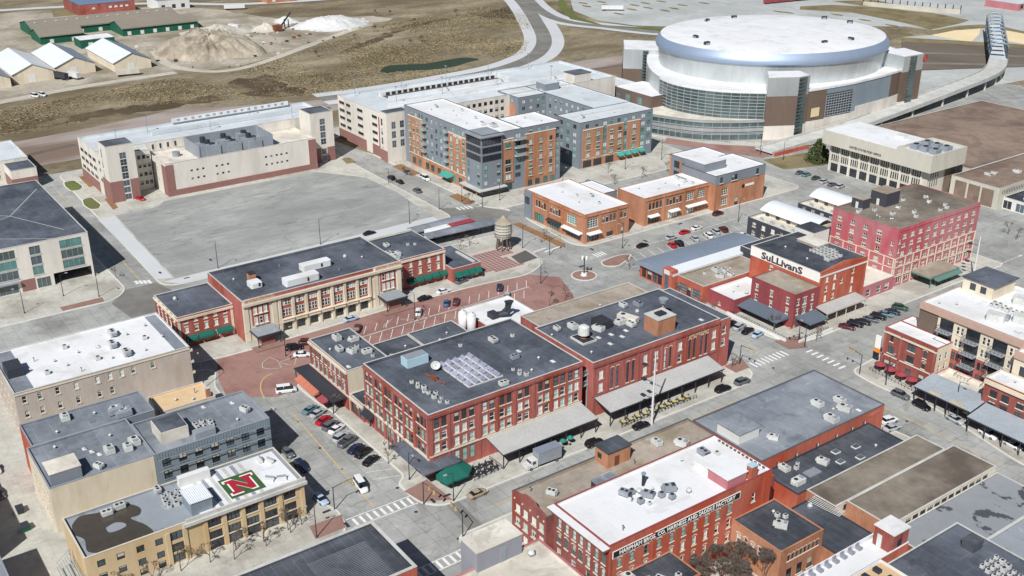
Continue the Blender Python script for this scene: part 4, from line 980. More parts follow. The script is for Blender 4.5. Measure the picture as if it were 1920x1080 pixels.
def railcar(p, q_, m1, label):
    dx, dy = q_[0] - p[0], q_[1] - p[1]; L = math.hypot(dx, dy)
    t = thing('railcar', label, 'railcar', ((p[0] + q_[0]) / 2, (p[1] + q_[1]) / 2, .14), math.atan2(dy, dx), 'old railcars at the platform')
    m = MB(); m.box(-L / 2, L / 2, -1.4, 1.4, 1.0, 3.4); link('body', m.mesh('body', m1), t)
    m = MB(); m.prism([(-L / 2, -1.5), (L / 2, -1.5), (L / 2, 1.5), (-L / 2, 1.5)], 3.4, 3.6); m.box(-L / 2 + 1, L / 2 - 1, -.6, .6, 3.6, 4.0); link('roof', m.mesh('roof', m1), t)
    for s in (-1, 1):
        m = MB(); m.box(s * L * .32 - 1.1, s * L * .32 + 1.1, -1.1, 1.1, .1, 1.0); link('bogie', m.mesh('bogie', 'dark_metal'), t)
railcar([(-139.3, 89.6)][0], [(-139.6, 98.8)][0], 'awning_white', 'white railcar between the platform canopies')
railcar([(-139.6, 99.7)][0], [(-139.7, 108.7)][0], 'banner_red', 'red railcar between the platform canopies')
x, y = -117.6, 106.5
t = thing('water_tower', 'small weathered water tower with conical top on wooden legs', 'water tower', (x, y, .14))
m = MB(); m.cyl(x, y, 4.6, 6.4, 2.5, 3.0, 18); m.cyl(x, y, 6.4, 9.6, 3.0, 2.7, 18); part('tank', m, 'concrete_wall', t, False)
m = MB(); m.cyl(x, y, 9.6, 12.2, 3.0, .15, 18); part('cap', m, 'roof_tan', t)
for k in range(5): 
    m = MB(); m.cyl(x, y, 5.2 + k * 1.0, 5.32 + k, 3.06 if k else 2.75, n=18, cap=False); part('hoop', m, 'dark_metal', t)
for k in range(8):
    a = k * pi / 4; m = MB(); m.tube([(x + 2.5 * cos(a), y + 2.5 * sin(a), .1), (x + 1.9 * cos(a), y + 1.9 * sin(a), 4.8)], [.22, .2], 6); part('leg', m, 'bark', t)

# ================================================================ block with the white roof, bottom left
b = Bld('taupe_building', 'three storey taupe brick building with a bright white flat roof', -110, -85.2, -54, -12.5, 12, 'taupe', 'roof_white', par=.35)
us = [-52, -48.6, -44.6, -40.4, -35.4, -32.4, -29.6, -26.8, -22]
b.wins('E', us, 9.0, .95, 1.8, panes=('glass_dark', 'glass_pale', 'glass_mid')); b.wins('E', us[:6], [5.2, 1.6], .95, 1.8, panes=('glass_dark', 'glass_mid')); b.wins('S', b.even('S', 6), [1.6, 5.2, 8.8], .95, 1.8, panes=DK); b.band('E', 11.3, 11.6, .15, 'stone', 'cornice')
b.finish()
for z in (4.4, 7.4, 10.6): b.band('N', z, z + .6, .7, 'stone', 'cornice_stone', -88.5, -85.1)
for (x, y, k, *_r) in ((-100, -46, 'pipe'), (-97, -42, 'vent'), (-95.5, -48, 'vent'), (-103, -38, 'cond'), (-98.5, -36, 'vent'), (-92, -33, 'cond'), (-97, -28, 'rtu'), (-93, -25.5, 'vent'), (-90.5, -30, 'vent'), (-103.5, -26, 'rtu'), (-101.5, -23, 'vent'), (-96.5, -20, 'cond'), (-90, -22, 'vent'), (-104, -17.5, 'vent'), (-93, -40, 'vent'), (-91.5, -45, 'cond'), (-95, -16, 'vent'), (-88, -38, 'pipe'), (-99, -31, 'sky'), (-90.5, -26.5, 'rtu', .4)): b.on_roof(ROOF_NAMES.get(k, 'rooftop_unit'), unit_mesh(k), x, y)
q = MB(); q.box(-109.6, -85.6, -15.8, -12.9, 11.65, 11.7); part('roof_gutter', q, 'roof_mid', b.root)
q = MB(); q.box(-109.6, -85.6, -53.6, -49.4, 11.65, 11.71); q.box(-99.5, -94, -53.2, -49.6, 11.7, 14.0, m=1); part('lower_roof', q, ['roof_mid', 'dark_metal'], b.root)
b = Bld('flat_roofed_shop', 'low building with a warm orange tan roof and a small chimney', -75, -66.2, -27, -13.7, 7, 'cream', 'roof_orange', par=.3)
b.wins('E', b.even('E', 3), 3, 1, 1.6, panes=DK); b.finish()
q = MB(); q.box(-67.4, -66.6, -15.6, -14.6, 6.7, 9.2); q.box(-67.5, -66.5, -15.7, -14.5, 9.2, 9.4, m=1); part('chimney', q, ['brick_orange', 'coping_pale'], b.root); b.units([(-70, -22, 'vent'), (-68, -18.5, 'vent'), (-71, -17, 'pipe')])
b = Bld('loft_building', 'grey roofed building with a pale cream blank wall above the terrace', -61, -42.6, -57, -36, 11, 'cream', 'roof_mid', par=.35, cop='hvac_grey')
b.wins('S', b.even('S', 4), [2, 6], 1.2, 2, panes=DK); b.finish()
q = MB(); q.box(-49, -43.6, -56.3, -50.2, 10.6, 13.4); q.box(-49.1, -43.5, -56.4, -50.1, 13.4, 13.55, m=1); part('stair_house', q, ['grey_panel', 'roof_cream'], b.root)
b.units([(-54, -47, 'sky'), (-52, -46, 'sky'), (-50, -45, 'sky'), (-49.6, -43, 'rtub'), (-48.4, -39.5, 'rtub'), (-50, -37.6, 'rtub'), (-45.2, -46.5, 'rtu', .5), (-58, -52, 'vent'), (-56, -41, 'vent')])
b = Bld('loft_building', 'grey metal clad loft with two rows of dark windows over the terrace', -57.6, -42.4, -35.9, -10, 11.2, 'grey_metal', 'roof_mid', par=.4, cop='hvac_grey', wmat={'N': 'cream'})
us = b.even('E', 7, .6)
b.wins('E', us, 7.6, 1.8, 1.9, 2, 1, fm='frame_dark', sm='grey_metal', panes=DK); b.wins('E', us, 4.6, 1.8, 1.9, 2, 1, fm='frame_dark', sm='grey_metal', panes=DK); b.finish()
for k in range(42):
    y = -35.6 + k * .61
    q = MB(); q.box(-42.398, -42.33, y, y + .14, 9.8, 11.1); part('cladding_rib', q, 'grey_metal', b.root)
for z in (7.1, 9.9):
    q = MB(); q.tube([(-41.6, -35.5 + k * 2.05, z + (.15 if k % 2 else 0)) for k in range(13)], [.09] * 13, 5)
    for k in range(7):
        y = -34 + k * 3.8; q.tube([(-42.38, y, z - .4), (-41.5, y, z + .3)], [.05, .05], 5)
    part('pipe_rail', q, 'grey_metal', b.root)
q = MB(); q.box(-52.5, -46, -33, -27, 10.8, 13.6); q.box(-52.3, -46.2, -32.8, -27.2, 13.6, 13.72, m=1); part('plant_room', q, ['roof_cream', 'roof_dark'], b.root)
for k in range(11): b.units([(-49.5 + (k % 4) * 1.25, -24.4 + (k // 4) * 1.5 + random.uniform(-.2, .2), 'cond')])
b.units([(-54, -14, 'sky'), (-56, -20, 'sky'), (-49, -13, 'rtu', .4), (-46, -16, 'vent'), (-55, -31, 'vent')])
q = MB(); q.box(-45.4, -43.4, -26.5, -22, 10.8, 12.4); part('duct_housing', q, 'hvac_grey', b.root)
b = Bld('rear_wing', 'lower grey roofed rear wing with two grey cooling boxes', -72, -61.1, -56, -29.6, 11, 'grey_panel', 'roof_mid', par=.3, cop='hvac_grey', wmat={'S': 'brick_bright'})
b.wins('E', b.even('E', 6), [2, 5.4], .9, 1.8, panes=DK); b.finish(); b.units([(-66.5, -36.4, 'rtub', 1.57), (-64.0, -35.2, 'rtub', 1.57), (-69, -47, 'rtub'), (-64, -50, 'vent'), (-67.5, -41, 'vent')])
q = MB(); q.box(-65.5, -64.1, -38.6, -35.2, 11, 12.2); q.box(-63.2, -61.8, -37.6, -34.2, 11, 12.2); part('cooling_box', q, 'hvac_grey', b.root)
# tan brick building with the roof terrace
b = Bld('tan_building', 'tan brick building with a stained roof, roof terrace and white cornice', -34.6, -19.4, -57, -12.8, 8.6, 'tan_brick', 'roof_wet', par=.5, cop='stone')
us = [-54.2, -50.6, -46.9, -43.3]
b.wins('E', us, [5.6, 2.6, .3], 1.5, 1.5, 1, 1, fm='frame_dark', panes=DK, sill=False)
b.wins('E', [-39.9], [5.5, 2.8, .4], 2.4, 1.9, 2, 1, fm='frame_dark', panes=DK, sill=False)
us2 = [-32.2, -28.3, -24.4, -20.4, -16.2]
b.wins('E', us2, [5.4, 2.6], 2.6, 1.75, 3, 1, fm='frame_dark', panes=DK); b.wins('E', us2, .2, 2.8, 2.0, 2, 1, fm='frame_dark', panes=DK, sill=False)
for u in us2: b.band('E', 7.2, 7.35, .1, 'brick_dark', 'lintel_band', u - 1.5, u + 1.5)
b.pilaster('E', [-41.6, -38.2, -34.1, -30.2, -26.3, -22.4, -18.3, -13.4], .8, 0.1, 7.6, .22)
b.finish()
b.band('E', 7.8, 8.5, .7, 'coping_pale', 'cornice', -38.5, -12.4); b.band('E', 8.5, 9.3, .35, 'coping_pale', 'parapet_cap', -37.8, -12.6)
q = MB(); pts = smooth_line([(-32.0, -55.9), (-34.1, -53.8), (-33.1, -50.0), (-33.0, -45.3), (-30.1, -43.3), (-27.8, -44.1), (-27.6, -45.9), (-23.6, -44.1), (-19.9, -44.0), (-19.6, -48.0), (-19.9, -52.8), (-21.8, -55.7), (-26.0, -55.2), (-28.8, -56.4), (-32.0, -55.9)], 4); q.quad(*[(x, y, 8.108) for x, y in ccw(pts[:-1])]); part('puddle', q, 'puddle', b.root)
q = MB(); q.quad(*[(x, y, 8.112) for x, y in ccw(smooth_line([(-27.3, -50.8), (-28.0, -48.9), (-27.0, -47.5), (-25.7, -47.4), (-25.2, -49.0), (-25.5, -50.7), (-27.3, -50.8)], 3)[:-1])]); part('dry_patch', q, 'roof_wet', b.root)
b.units([(-31.5, -49.3, 'rtu', 1.57), (-32.2, -46.6, 'rtu', 1.57), (-33.4, -38.6, 'rtu')])
# terrace
q = MB(); q.box(-33.9, -20.2, -34.4, -13.6, 8.1, 8.3); part('terrace_floor', q, 'roof_white', b.root)
for k in range(7):
    q = MB(); q.box(-33.6, -20.6, -31.9 + k * 1.7, -31.1 + k * 1.7, 8.302, 8.32); part('terrace_stripe', q, 'hvac_grey' if k % 2 else 'coping_pale', b.root)
q = MB(); q.box(-29.6, -21.9, -27.4, -20.0, 8.325, 8.345); part('turf_panel', q, 'turf', b.root)
N = [(-2.7, -2.5), (-.5, -2.5), (-.5, -1.6), (-1.0, -1.6), (-1.0, .5), (1.0, -2.5), (2.1, -2.5), (2.1, 1.6), (2.7, 1.6), (2.7, 2.5), (.5, 2.5), (.5, 1.6), (1.0, 1.6), (1.0, -.5), (-1.0, 2.5), (-2.7, 2.5), (-2.7, 1.6), (-2.1, 1.6), (-2.1, -1.6), (-2.7, -1.6)]
for sc_, zz, mm in ((1.22, 8.35, 'letter_white'), (1.06, 8.365, 'logo_red')):
    # letter top points away from the street front (towards -x), reading left to right along +y
    q = MB(); q.quad(*[(-25.8 - y * sc_, -23.7 + x * sc_, zz) for x, y in N]); part('emblem_letter', q, mm, b.root)
q = MB(); q.box(-26.6, -21.2, -35.9, -31.6, 8.1, 11.0); q.box(-26.8, -21.0, -36.1, -31.4, 11.0, 11.15, m=1); part('service_shed', q, ['grey_metal', 'ribbed_white'], b.root)
for k in range(12):
    q = MB(); q.box(-26.8, -21.0, -36.05 + k * .39, -35.95 + k * .39, 11.152, 11.25); part('roof_rib', q, 'ribbed_white', b.root)
q = MB(); q.box(-33.2, -31.8, -34.5, -28.0, 8.1, 10.4); part('screen_wall', q, 'white_wall', b.root)
for k in range(12): b.units([(-31 + (k % 4) * 1.5, -38.6 + (k // 4) * 1.5 + random.uniform(-.3, .3), 'cond')])
t_seats = b

# ================================================================ office building, left edge
b = Bld('office_building', 'stone and glass office building with a dark roof at the left edge', -238, -174.2, -75, -12, 15, 'cream_pale', 'roof_dark', par=.5, cop='coping_pale')
for (c, w) in ((-17.4, 6.6), (-28.0, 3.2), (-37, 6.6), (-47, 3.2), (-56, 6.6)):
    for z in (4.7, 8.0, 11.3): b.wins('E', [c], z, w, 2.7, 4 if w > 4 else 2, 1, fm='frame_grey', sm='coping_pale', panes=('glass_teal', 'glass_mid', 'curtain_glass'))
b.rects['E'].append((-24, -12.6, .1, 3.9)); b.wins('E', [-27], .2, 4, 3.2, 3, 1, fm='frame_grey', panes=('curtain_glass',), sill=False); b.wins('E', [-40], .2, 11, 3.2, 6, 1, fm='frame_grey', panes=('curtain_glass',), sill=False)
b.band('E', .1, 3.9, .1, 'brick_plum', 'stone_panel', -33.6, -29.6); b.band('E', 3.6, 4.0, 1.2, 'hvac_grey', 'canopy_ledge', -46, -34)
b.wins('N', [-180 - 8 * k for k in range(7)], [4.7, 8, 11.3], 3.2, 2.7, 2, 1, panes=DK); b.finish()
q = MB()
for a, c in (((-229, -55), (-205, -28)), ((-205, -28), (-182, -17)), ((-205, -28), (-195, -50)), ((-229, -14), (-205, -28)), ((-195, -50), (-176, -22))):
    dx, dy = c[0] - a[0], c[1] - a[1]; L = math.hypot(dx, dy); nx, ny = -dy / L * .12, dx / L * .12
    q.quad((a[0] - nx, a[1] - ny, 14.512), (c[0] - nx, c[1] - ny, 14.512), (c[0] + nx, c[1] + ny, 14.512), (a[0] + nx, a[1] + ny, 14.512))
part('roof_seam', q, 'coping_pale', b.root)
b = Bld('garage_end', 'small cream and plum stair tower at the far left edge', -290, -278, -13, -3.5, 8, 'cream_pale', 'roof_dark', par=.3); b.wins('E', [-7], 1.5, 4, 3, 4, 3, panes=DK, sill=False, fm='frame_dark'); b.band('E', .05, 4.6, .1, 'brick_plum', 'brick_base'); b.band('S', .05, 4.6, .1, 'brick_plum', 'brick_base'); b.finish()
b = Bld('parking_deck', 'pale roofed building cut by the left edge behind the stair tower', -320, -291, -80, -3.5, 9, 'cream_pale', 'roof_pale', par=.5); b.wins('E', b.even('E', 10), [2, 5], 3, 1.4, 1, 1, panes=DK); b.finish()

# ================================================================ long cream parking garage behind the lot
b = Bld('parking_garage', 'long cream parking garage with pale deck, two stair towers and a grey plant screen', -280, -256.1, 14, 112, 16.6, 'cream_pale', 'roof_pale', par=.9, cop='coping_pale')
for z in (5, 8.4, 11.8): b.wins('S', [-276, -270.5, -265, -259.5], z, 4.4, 1.4, 1, 1, fm='frame_dark', panes=('glass_dark',))
for z in (1.2,): b.wins('S', [-276, -270.5, -265, -259.5], z, 4.0, 2.2, 3, 1, fm='frame_dark', panes=('glass_dark',), sill=False)
b.band('S', .05, 4.2, .14, 'brick_plum', 'brick_base')
b.wins('E', b.even('E', 8, a=25, b=33) + [36, 39, 42, 45], [13.6], .9, 2.0, 1, 1, panes=('glass_dark',), fm='frame_dark'); b.wins('E', [26, 28, 30, 32], [5.5, 9.3], .9, 1.2, 1, 1, panes=('glass_dark',), fm='frame_dark')
b.finish(); gar = b
q = MB(); q.box(-270, -268, 40, 108, 15.8, 17.2); q.box(-279.4, -278.8, 52, 104, 16.7, 18.4, m=1); part('ramp_wall', q, ['roof_pale', 'roof_white'], b.root)
for k in range(16):
    q = MB(); q.box(-278.82, -278.7, 54 + k * 3.1, 55.2 + k * 3.1, 17.3, 18.1); part('parapet_slot', q, 'frame_grey', b.root)
t1 = Bld('', '', -250.5, -241, 14, 24.5, 21.8, 'cream_pale', 'roof_dark', par=.4, root=gar.root, cop='coping_pale')
t1.wins('E', [20], [8.6, 11.2, 13.8, 16.4], 2.4, 2.4, 2, 2, fm='frame_grey', panes=DK, sill=False); t1.wins('E', [20], [.5, 3.2, 5.8], 2.4, 2.2, 2, 1, fm='frame_grey', panes=DK, sill=False); t1.wins('S', [-247.5], [8, 12, 16], 1.6, 3.6, 1, 3, fm='frame_grey', panes=DK, sill=False); t1.band('E', .05, 8.2, .12, 'brick_plum', 'brick_base', 14, 18.6); t1.band('E', .05, 8.2, .12, 'brick_plum', 'brick_base', 21.4, 24.5); t1.band('S', .05, 8.2, .12, 'brick_plum', 'brick_base'); t1.finish()
t2 = Bld('', '', -256.05, -250.6, 14.2, 33, 15.5, 'cream_pale', 'roof_pale', par=.3, root=gar.root); t2.wins('S', [-253.5], [5, 9, 12], 3, 1.6, 1, 1, panes=DK); t2.wins('E', [26.5, 28.4, 30.3, 32], [2, 5.4, 8.8, 12.2], 1.2, 1.5, 1, 1, panes=('glass_dark',), fm='frame_dark', sill=False); t2.finish()
f = Bld('', '', -256.05, -236, 33.6, 96, 13, 'cream_pale', 'roof_cream', par=.6, root=gar.root)
for (u, n) in ((43.5, 3), (53.5, 3), (74, 3), (80.6, 2)):
    f.wins('E', [u + k * 2.3 for k in range(n)], [5.2, 8.4], .9, .8, 1, 1, fm='frame_dark', panes=('glass_dark',), sill=False)
f.band('E', .05, 2.4, .35, 'brick_plum', 'brick_base'); f.band('E', 2.42, 12.4, .1, 'brick_plum', 'brick_pier', 33.6, 36.6); f.band('E', 2.42, 12.6, .1, 'brick_plum', 'brick_pier', 92.6, 96); f.band('S', .05, 12, .12, 'brick_plum', 'brick_pier', -240.5, -236); f.wins('S', [-246, -252], [4, 7.5], 1.6, 2.2, 2, 2, panes=DK); f.finish()
q = MB(); q.box(-253, -236.9, 47.5, 47.8, 12.4, 17.4); q.box(-253, -236.9, 77.7, 78, 12.4, 17.4); q.box(-237.2, -236.9, 47.8, 77.7, 12.4, 17.2); q.box(-253, -252.7, 47.8, 77.7, 12.4, 17.4); part('plant_screen', q, 'hvac_grey', gar.root)
for k in range(5): 
    q = MB(); q.box(-236.9, -236.7, 47.6 + k * 7.5, 47.9 + k * 7.5, 12.4, 17.6); part('screen_post', q, 'grey_metal', gar.root)
for k in range(9):
    q = MB(); x, y = -250 + (k % 3) * 5, 50.5 + (k // 3) * 8.5; q.box(x, x + 3.6, y, y + 5.6, 12.4, 15 + random.uniform(0, 2)); q.cyl(x + 1.8, y + 2.8, 15, 17.6, 1.1, n=10, m=1); part('plant_unit', q, ['hvac_grey', 'dark_metal'], gar.root)
q = MB(); q.cyl(-246, 41.5, 12.4, 14.2, 1.5, n=12); part('roof_tank', q, 'hvac_grey', gar.root)
t3 = Bld('', '', -253, -242.5, 97.2, 107.5, 21.2, 'cream_pale', 'roof_dark', par=.4, root=gar.root, cop='coping_pale'); t3.wins('E', [102.6], [7.6, 10.4, 13.2, 16], 2.4, 2.5, 2, 2, fm='frame_grey', panes=DK, sill=False); t3.wins('E', [102.6], [.5, 3.4], 2.4, 2.4, 2, 1, fm='frame_grey', panes=DK, sill=False); t3.band('E', .05, 6.2, .12, 'brick_plum', 'brick_base', 97.2, 101.2); t3.band('E', .05, 6.2, .12, 'brick_plum', 'brick_base', 104, 107.5); t3.finish()
q = MB()
for k in range(8): q.box(-242.4, -238.5, 92 + .02 * k, 96.8, 1.2 + k * 1.4, 1.32 + k * 1.4)
q.box(-242.3, -241.6, 92.6, 96.6, 0, 11); part('louvre_stair', q, 'grey_metal', gar.root)
for i, (x, y) in enumerate(((-262, 24), (-262, 62), (-262, 98), (-274, 40), (-274, 84))):
    q = MB(); q.tube([(x, y, 15.7), (x, y, 22)], [.12, .08], 6); q.box(x - .8, x + .8, y - .2, y + .2, 22, 22.25); part('deck_lamp', q, 'grey_metal', gar.root)

# ================================================================ second garage and the hotel
b = Bld('parking_garage', 'white parking garage with an open ramp well behind the orange brick hotel', -272, -228.6, 124.8, 250, 19.5, 'cream_pale', 'roof_pale', par=1.0)
for (u, w) in ((-268.3, 5), (-262.2, 4), (-251.5, 5), (-238.5, 4.6)):
    b.wins('S', [u], [6.0, 9.4, 12.8, 16.2], w, 1.3, 1, 1, fm='frame_dark', panes=('glass_dark',))
b.wins('S', [-267, -249.5], 1.2, 6, 2.4, 5, 1, fm='frame_grey', panes=DK, sill=False); b.band('S', .05, 4.8, .14, 'brick_plum', 'brick_base', -272, -246.5); b.band('S', .05, 4.8, .14, 'brick_plum', 'brick_base', -241, -228.6)
b.wins('E', [166 + k * 3 for k in range(7)], [9.4, 12.8, 16.2], 1.7, 1.7, 1, 1, fm='frame_dark', panes=('glass_dark',), sill=False)
b.finish()
q = MB()
for (xa, xb) in ((-262.5, -255), ): 
    q.box(xa, xb, 142, 205, 18.52, 18.54)
part('ramp_well', q, 'dark_asphalt', b.root)
q = MB(); q.box(-263.4, -262.4, 141, 206, 18.5, 20.2); q.box(-255, -254, 141, 206, 18.5, 20.0); q.box(-262.4, -255, 205, 206, 18.5, 20.4); q.box(-244.5, -243.5, 135, 240, 18.5, 19.9); part('ramp_wall', q, 'roof_white', b.root)
for k in range(20):
    q = MB(); q.box(-262.4, -262.2, 144 + k * 3, 145.8 + k * 3, 18.6, 19.9); part('ramp_baluster', q, 'frame_dark', b.root)
q = MB(); q.box(-234.6, -232.6, 124.5, 124.7, 4.6, 17.6); part('banner', q, 'banner_red', b.root)
t1 = Bld('', '', -232, -226, 123.6, 134.5, 20.9, 'cream_pale', 'roof_dark', par=.4, root=b.root); t1.wins('S', [-230.2], [3, 7, 11, 15], 1.5, 3, 1, 2, fm='frame_grey', panes=DK, sill=False); t1.wins('E', [127, 131], [6, 10, 14], 2.0, 3, 2, 2, fm='frame_grey', panes=DK, sill=False); t1.band('S', .05, 4.8, .12, 'brick_plum', 'brick_base'); t1.finish()
q = MB(); q.box(-238, -230, 226, 236, 18.5, 23); q.box(-238.2, -229.8, 225.8, 236.2, 23, 23.2, m=1); part('stair_house', q, ['cream_pale', 'roof_dark'], b.root)
for i, (x, y) in enumerate(((-269, 132), (-269, 156), (-269, 180), (-269, 204), (-269, 228), (-246, 140), (-250, 166), (-250, 196), (-240, 220))):
    q = MB(); q.tube([(x, y, 18.5), (x, y, 26)], [.14, .09], 6); q.box(x - 1, x + 1, y - .2, y + .2, 26, 26.25); part('deck_lamp', q, 'grey_metal', b.root)
TL = ('glass_teal', 'glass_green', 'glass_pale', 'glass_dark')
h = Bld('hotel', 'six storey hotel in orange brick and grey panels with white roof and glazed corner', -224, -166.6, 131.2, 150, 24, 'grey_panel', 'roof_white', par=.5, cop='coping_dark')
def brick_bay(bl, side, a, c, z0, z1, n, m='brick_orange', rows=(7.5, 10.7, 13.9, 17.1), w=1.5, hh=1.9, out=.35, cap=True):
    bl.band(side, z0, z1, out, m, 'brick_bay', a, c)
    if cap: bl.band(side, z1, z1 + .3, out + .15, 'stone', 'bay_cap', a - .1, c + .1)
    us = [a + (c - a) * (i + .5) / n for i in range(n)]
    bl.wins(side, us, [r for r in rows if r + hh < z1], w, hh, 2, 1, fm='frame_green', sm='stone', panes=TL, hole=False, out=out)
zs = (5.4, 8.4, 11.4, 14.4, 17.4)
h.band('S', .05, 5.0, .3, 'brick_orange', 'brick_base', -219.5, -176.5); h.band('S', 5.0, 5.3, .45, 'stone', 'belt_course', -219.5, -176.5)
brick_bay(h, 'S', -220.5, -208.8, 5.3, 20.6, 4, rows=zs, w=1.3); brick_bay(h, 'S', -189.6, -176.6, 5.3, 20.2, 3, rows=zs, w=1.5)
h.wins('S', [-206.3, -202.8, -199.3, -195.8, -192.3], list(zs) + [20.6], 1.4, 1.8, 2, 1, fm='frame_green', panes=TL, sill=False); h.wins('S', [-218, -215, -212, -209.8, -187, -183, -180], 20.9, 1.3, 1.8, 2, 1, fm='frame_green', panes=TL, sill=False)
h.wins('S', [-216.5, -212, -206, -202, -197, -193, -186, -181.5], 1.0, 2.4, 2.8, 2, 1, fm='frame_green', panes=('glass_teal', 'glass_dark'), hole=False, out=.32, sill=False)
for x in (-207.6, -190.6):
    for z in (8.0, 11.0, 14.0, 17.0, 20.0):
        q = MB(); q.box(x - 1.1, x + 1.1, 129.6, 131.18, z, z + .15); q.box(x - 1.1, x + 1.1, 129.6, 129.68, z + .15, z + 1.1, m=1); q.box(x - 1.1, x - 1.02, 129.68, 131.18, z + .15, z + 1.1, m=1); q.box(x + 1.02, x + 1.1, 129.68, 131.18, z + .15, z + 1.1, m=1); part('balcony', q, ['concrete_wall', 'frame_grey'], h.root)
# glazed corner
q = MB(); q.box(-176.3, -165.6, 130.2, 139.8, 3.4, 23.4); part('corner_bay', q, 'grey_panel', h.root)
cb = Bld.__new__(Bld); cb.__dict__.update(h.__dict__); cb.x0, cb.x1, cb.y0, cb.y1 = -176.3, -165.6, 130.2, 139.8; cb.rects = {'E': [], 'S': [], 'N': [], 'W': []}
for z in (14.0, 17.2, 20.4): cb.wins('S', [-170.9], z, 9.6, 2.3, 6, 1, fm='frame_dark', panes=('glass_dark',), hole=False, out=.0, sill=False); cb.wins('E', [135], z, 8.6, 2.3, 6, 1, fm='frame_dark', panes=('glass_dark',), hole=False, out=.0, sill=False)
for z in (4.6, 7.7, 10.8): cb.wins('S', [-174.4, -167.6], z, 1.6, 1.9, 2, 1, fm='frame_green', panes=TL, hole=False, sill=False); cb.wins('E', [132, 138], z, 1.6, 1.9, 2, 1, fm='frame_green', panes=TL, hole=False, sill=False)
q = MB(); q.box(-177, -164.8, 129.4, 140.4, 23.4, 23.8); part('corner_roof', q, 'hvac_grey', h.root); q = MB(); q.box(-178, -163.9, 128.0, 141, 3.0, 3.4); part('corner_canopy', q, 'coping_pale', h.root)
q = MB(); q.box(-176, -166, 131, 139.5, 0, 3.0); part('corner_base', q, 'glass_dark', h.root)
h.finish()
e = Bld('', '', -183.8, -166.6, 150.05, 168.5, 24, 'grey_panel', 'roof_white', par=.5, root=h.root, cop='coping_dark')
for bl, a, c in ((h, 140.2, 145.6),): 
    brick_bay(bl, 'E', a, c, 3.6, 20.8, 1, rows=(5.0, 8.0, 11.0, 17.4), w=2.6)
brick_bay(e, 'E', 151.2, 165.9, 3.6, 21.2, 3, rows=(4.6, 7.7, 10.8, 13.9, 17.2), w=1.5)
h.wins('E', [147.8], (5.0, 8.0, 11.0, 14, 17.4, 20.6), 2.6, 1.8, 2, 1, fm='frame_green', panes=TL, hole=False, sill=False); e.wins('E', [167.0], (5.0, 8.0, 11.0, 14, 17.4, 20.6), 1.8, 1.9, 2, 1, fm='frame_green', panes=TL, sill=False); e.wins('E', [154, 158, 162], 21.5, 1.5, 1.7, 2, 1, fm='frame_green', panes=TL, sill=False)
for z in (13.6, 16.8, 20.0):
    q = MB(); q.box(-166.5, -164.9, 145.9, 150.8, z, z + .2); q.box(-165.0, -164.9, 145.9, 150.8, z + .2, z + 1.2, m=1); part('balcony', q, ['concrete_wall', 'frame_grey'], h.root)
e.band('E', .05, 3.6, .3, 'brick_orange', 'brick_base', 151.2, 165.9); e.wins('E', [153.4, 157, 161, 164.4], .5, 2.2, 2.4, 2, 1, fm='frame_green', panes=('glass_teal', 'glass_dark'), sill=False, hole=False, out=.3); h.wins('E', [143], .5, 4, 2.6, 3, 1, fm='frame_green', panes=('glass_teal', 'glass_dark'), sill=False, hole=False)
e.finish(); h.text('S', 'HYATT PLACE', -183, 19.7, .95, 'letter_white', .42); h.text('E', 'HYATT PLACE', 144.2, 20.0, 1.05, 'letter_white', .5)
awning(h.root, 'S', -193, -186, 131.2, 3.8, 3.0, 3.4, 'awning_teal')
for (x, y, k) in ((-215, 141, 'rtu'), (-205, 143, 'vent'), (-198, 140, 'vent'), (-190, 144, 'cond'), (-181, 141, 'rtub'), (-176, 143, 'rtub'), (-212, 137, 'vent'), (-203, 146, 'cond'), (-186, 137, 'vent')): h.units([(x, y, k)])
for (x, y, k) in ((-176, 154, 'vent'), (-179, 160, 'cond'), (-172, 163, 'vent')): e.units([(x, y, k)])
h2 = Bld('apartment_block', 'orange brick apartment block with grey top storey and grey roof round a courtyard', -188, -172.4, 182.8, 222.8, 19.4, 'grey_panel', 'roof_pale', par=.35, cop='coping_dark')
h2.band('E', .05, 3.6, .3, 'brick_orange', 'brick_base', 184.6, 218); h2.band('E', 3.6, 3.9, .4, 'stone', 'belt_course', 184.6, 218)
for (a, c, n) in ((184.6, 195.2, 2), (197.6, 206.4, 2), (208.6, 215.6, 1)):
    brick_bay(h2, 'E', a, c, 3.9, 16.0, n, rows=(4.6, 7.5, 10.4, 13.2), w=1.9, hh=1.7)
h2.wins('E', [196.4, 207.4, 217.4, 220.8], (4.4, 7.3, 10.2, 13.1, 16.4), 2.2, 1.9, 2, 1, fm='frame_green', panes=TL, sill=False); h2.wins('E', [187, 192, 200, 204, 212], 16.6, 1.7, 1.7, 2, 1, fm='frame_green', panes=TL, sill=False)
h2.wins('S', [-184.5, -180, -175.5], (4.4, 7.3, 10.2, 13.1, 16.4), 2.2, 1.8, 2, 1, fm='frame_green', panes=TL, sill=False)
h2.wins('E', [187, 192.5, 199], .4, 4.2, 2.7, 2, 1, fm='frame_dark', panes=('glass_dark',), sill=False, hole=False, out=.32)
h2.finish()
for k in range(4): awning(h2.root, 'E', 203 + k * 3.9, 206 + k * 3.9, -172.05, 3.6, 2.6, 1.9, 'awning_teal')
n2 = Bld('', '', -238, -188.05, 203.4, 224, 19.2, 'grey_panel', 'roof_pale', par=.35, root=h2.root, cop='coping_dark'); n2.wins('S', n2.even('S', 12, 1.2), [7.3, 10.2, 13.1, 16.2], 1.5, 1.7, 2, 1, fm='frame_green', panes=TL, sill=False); n2.finish()
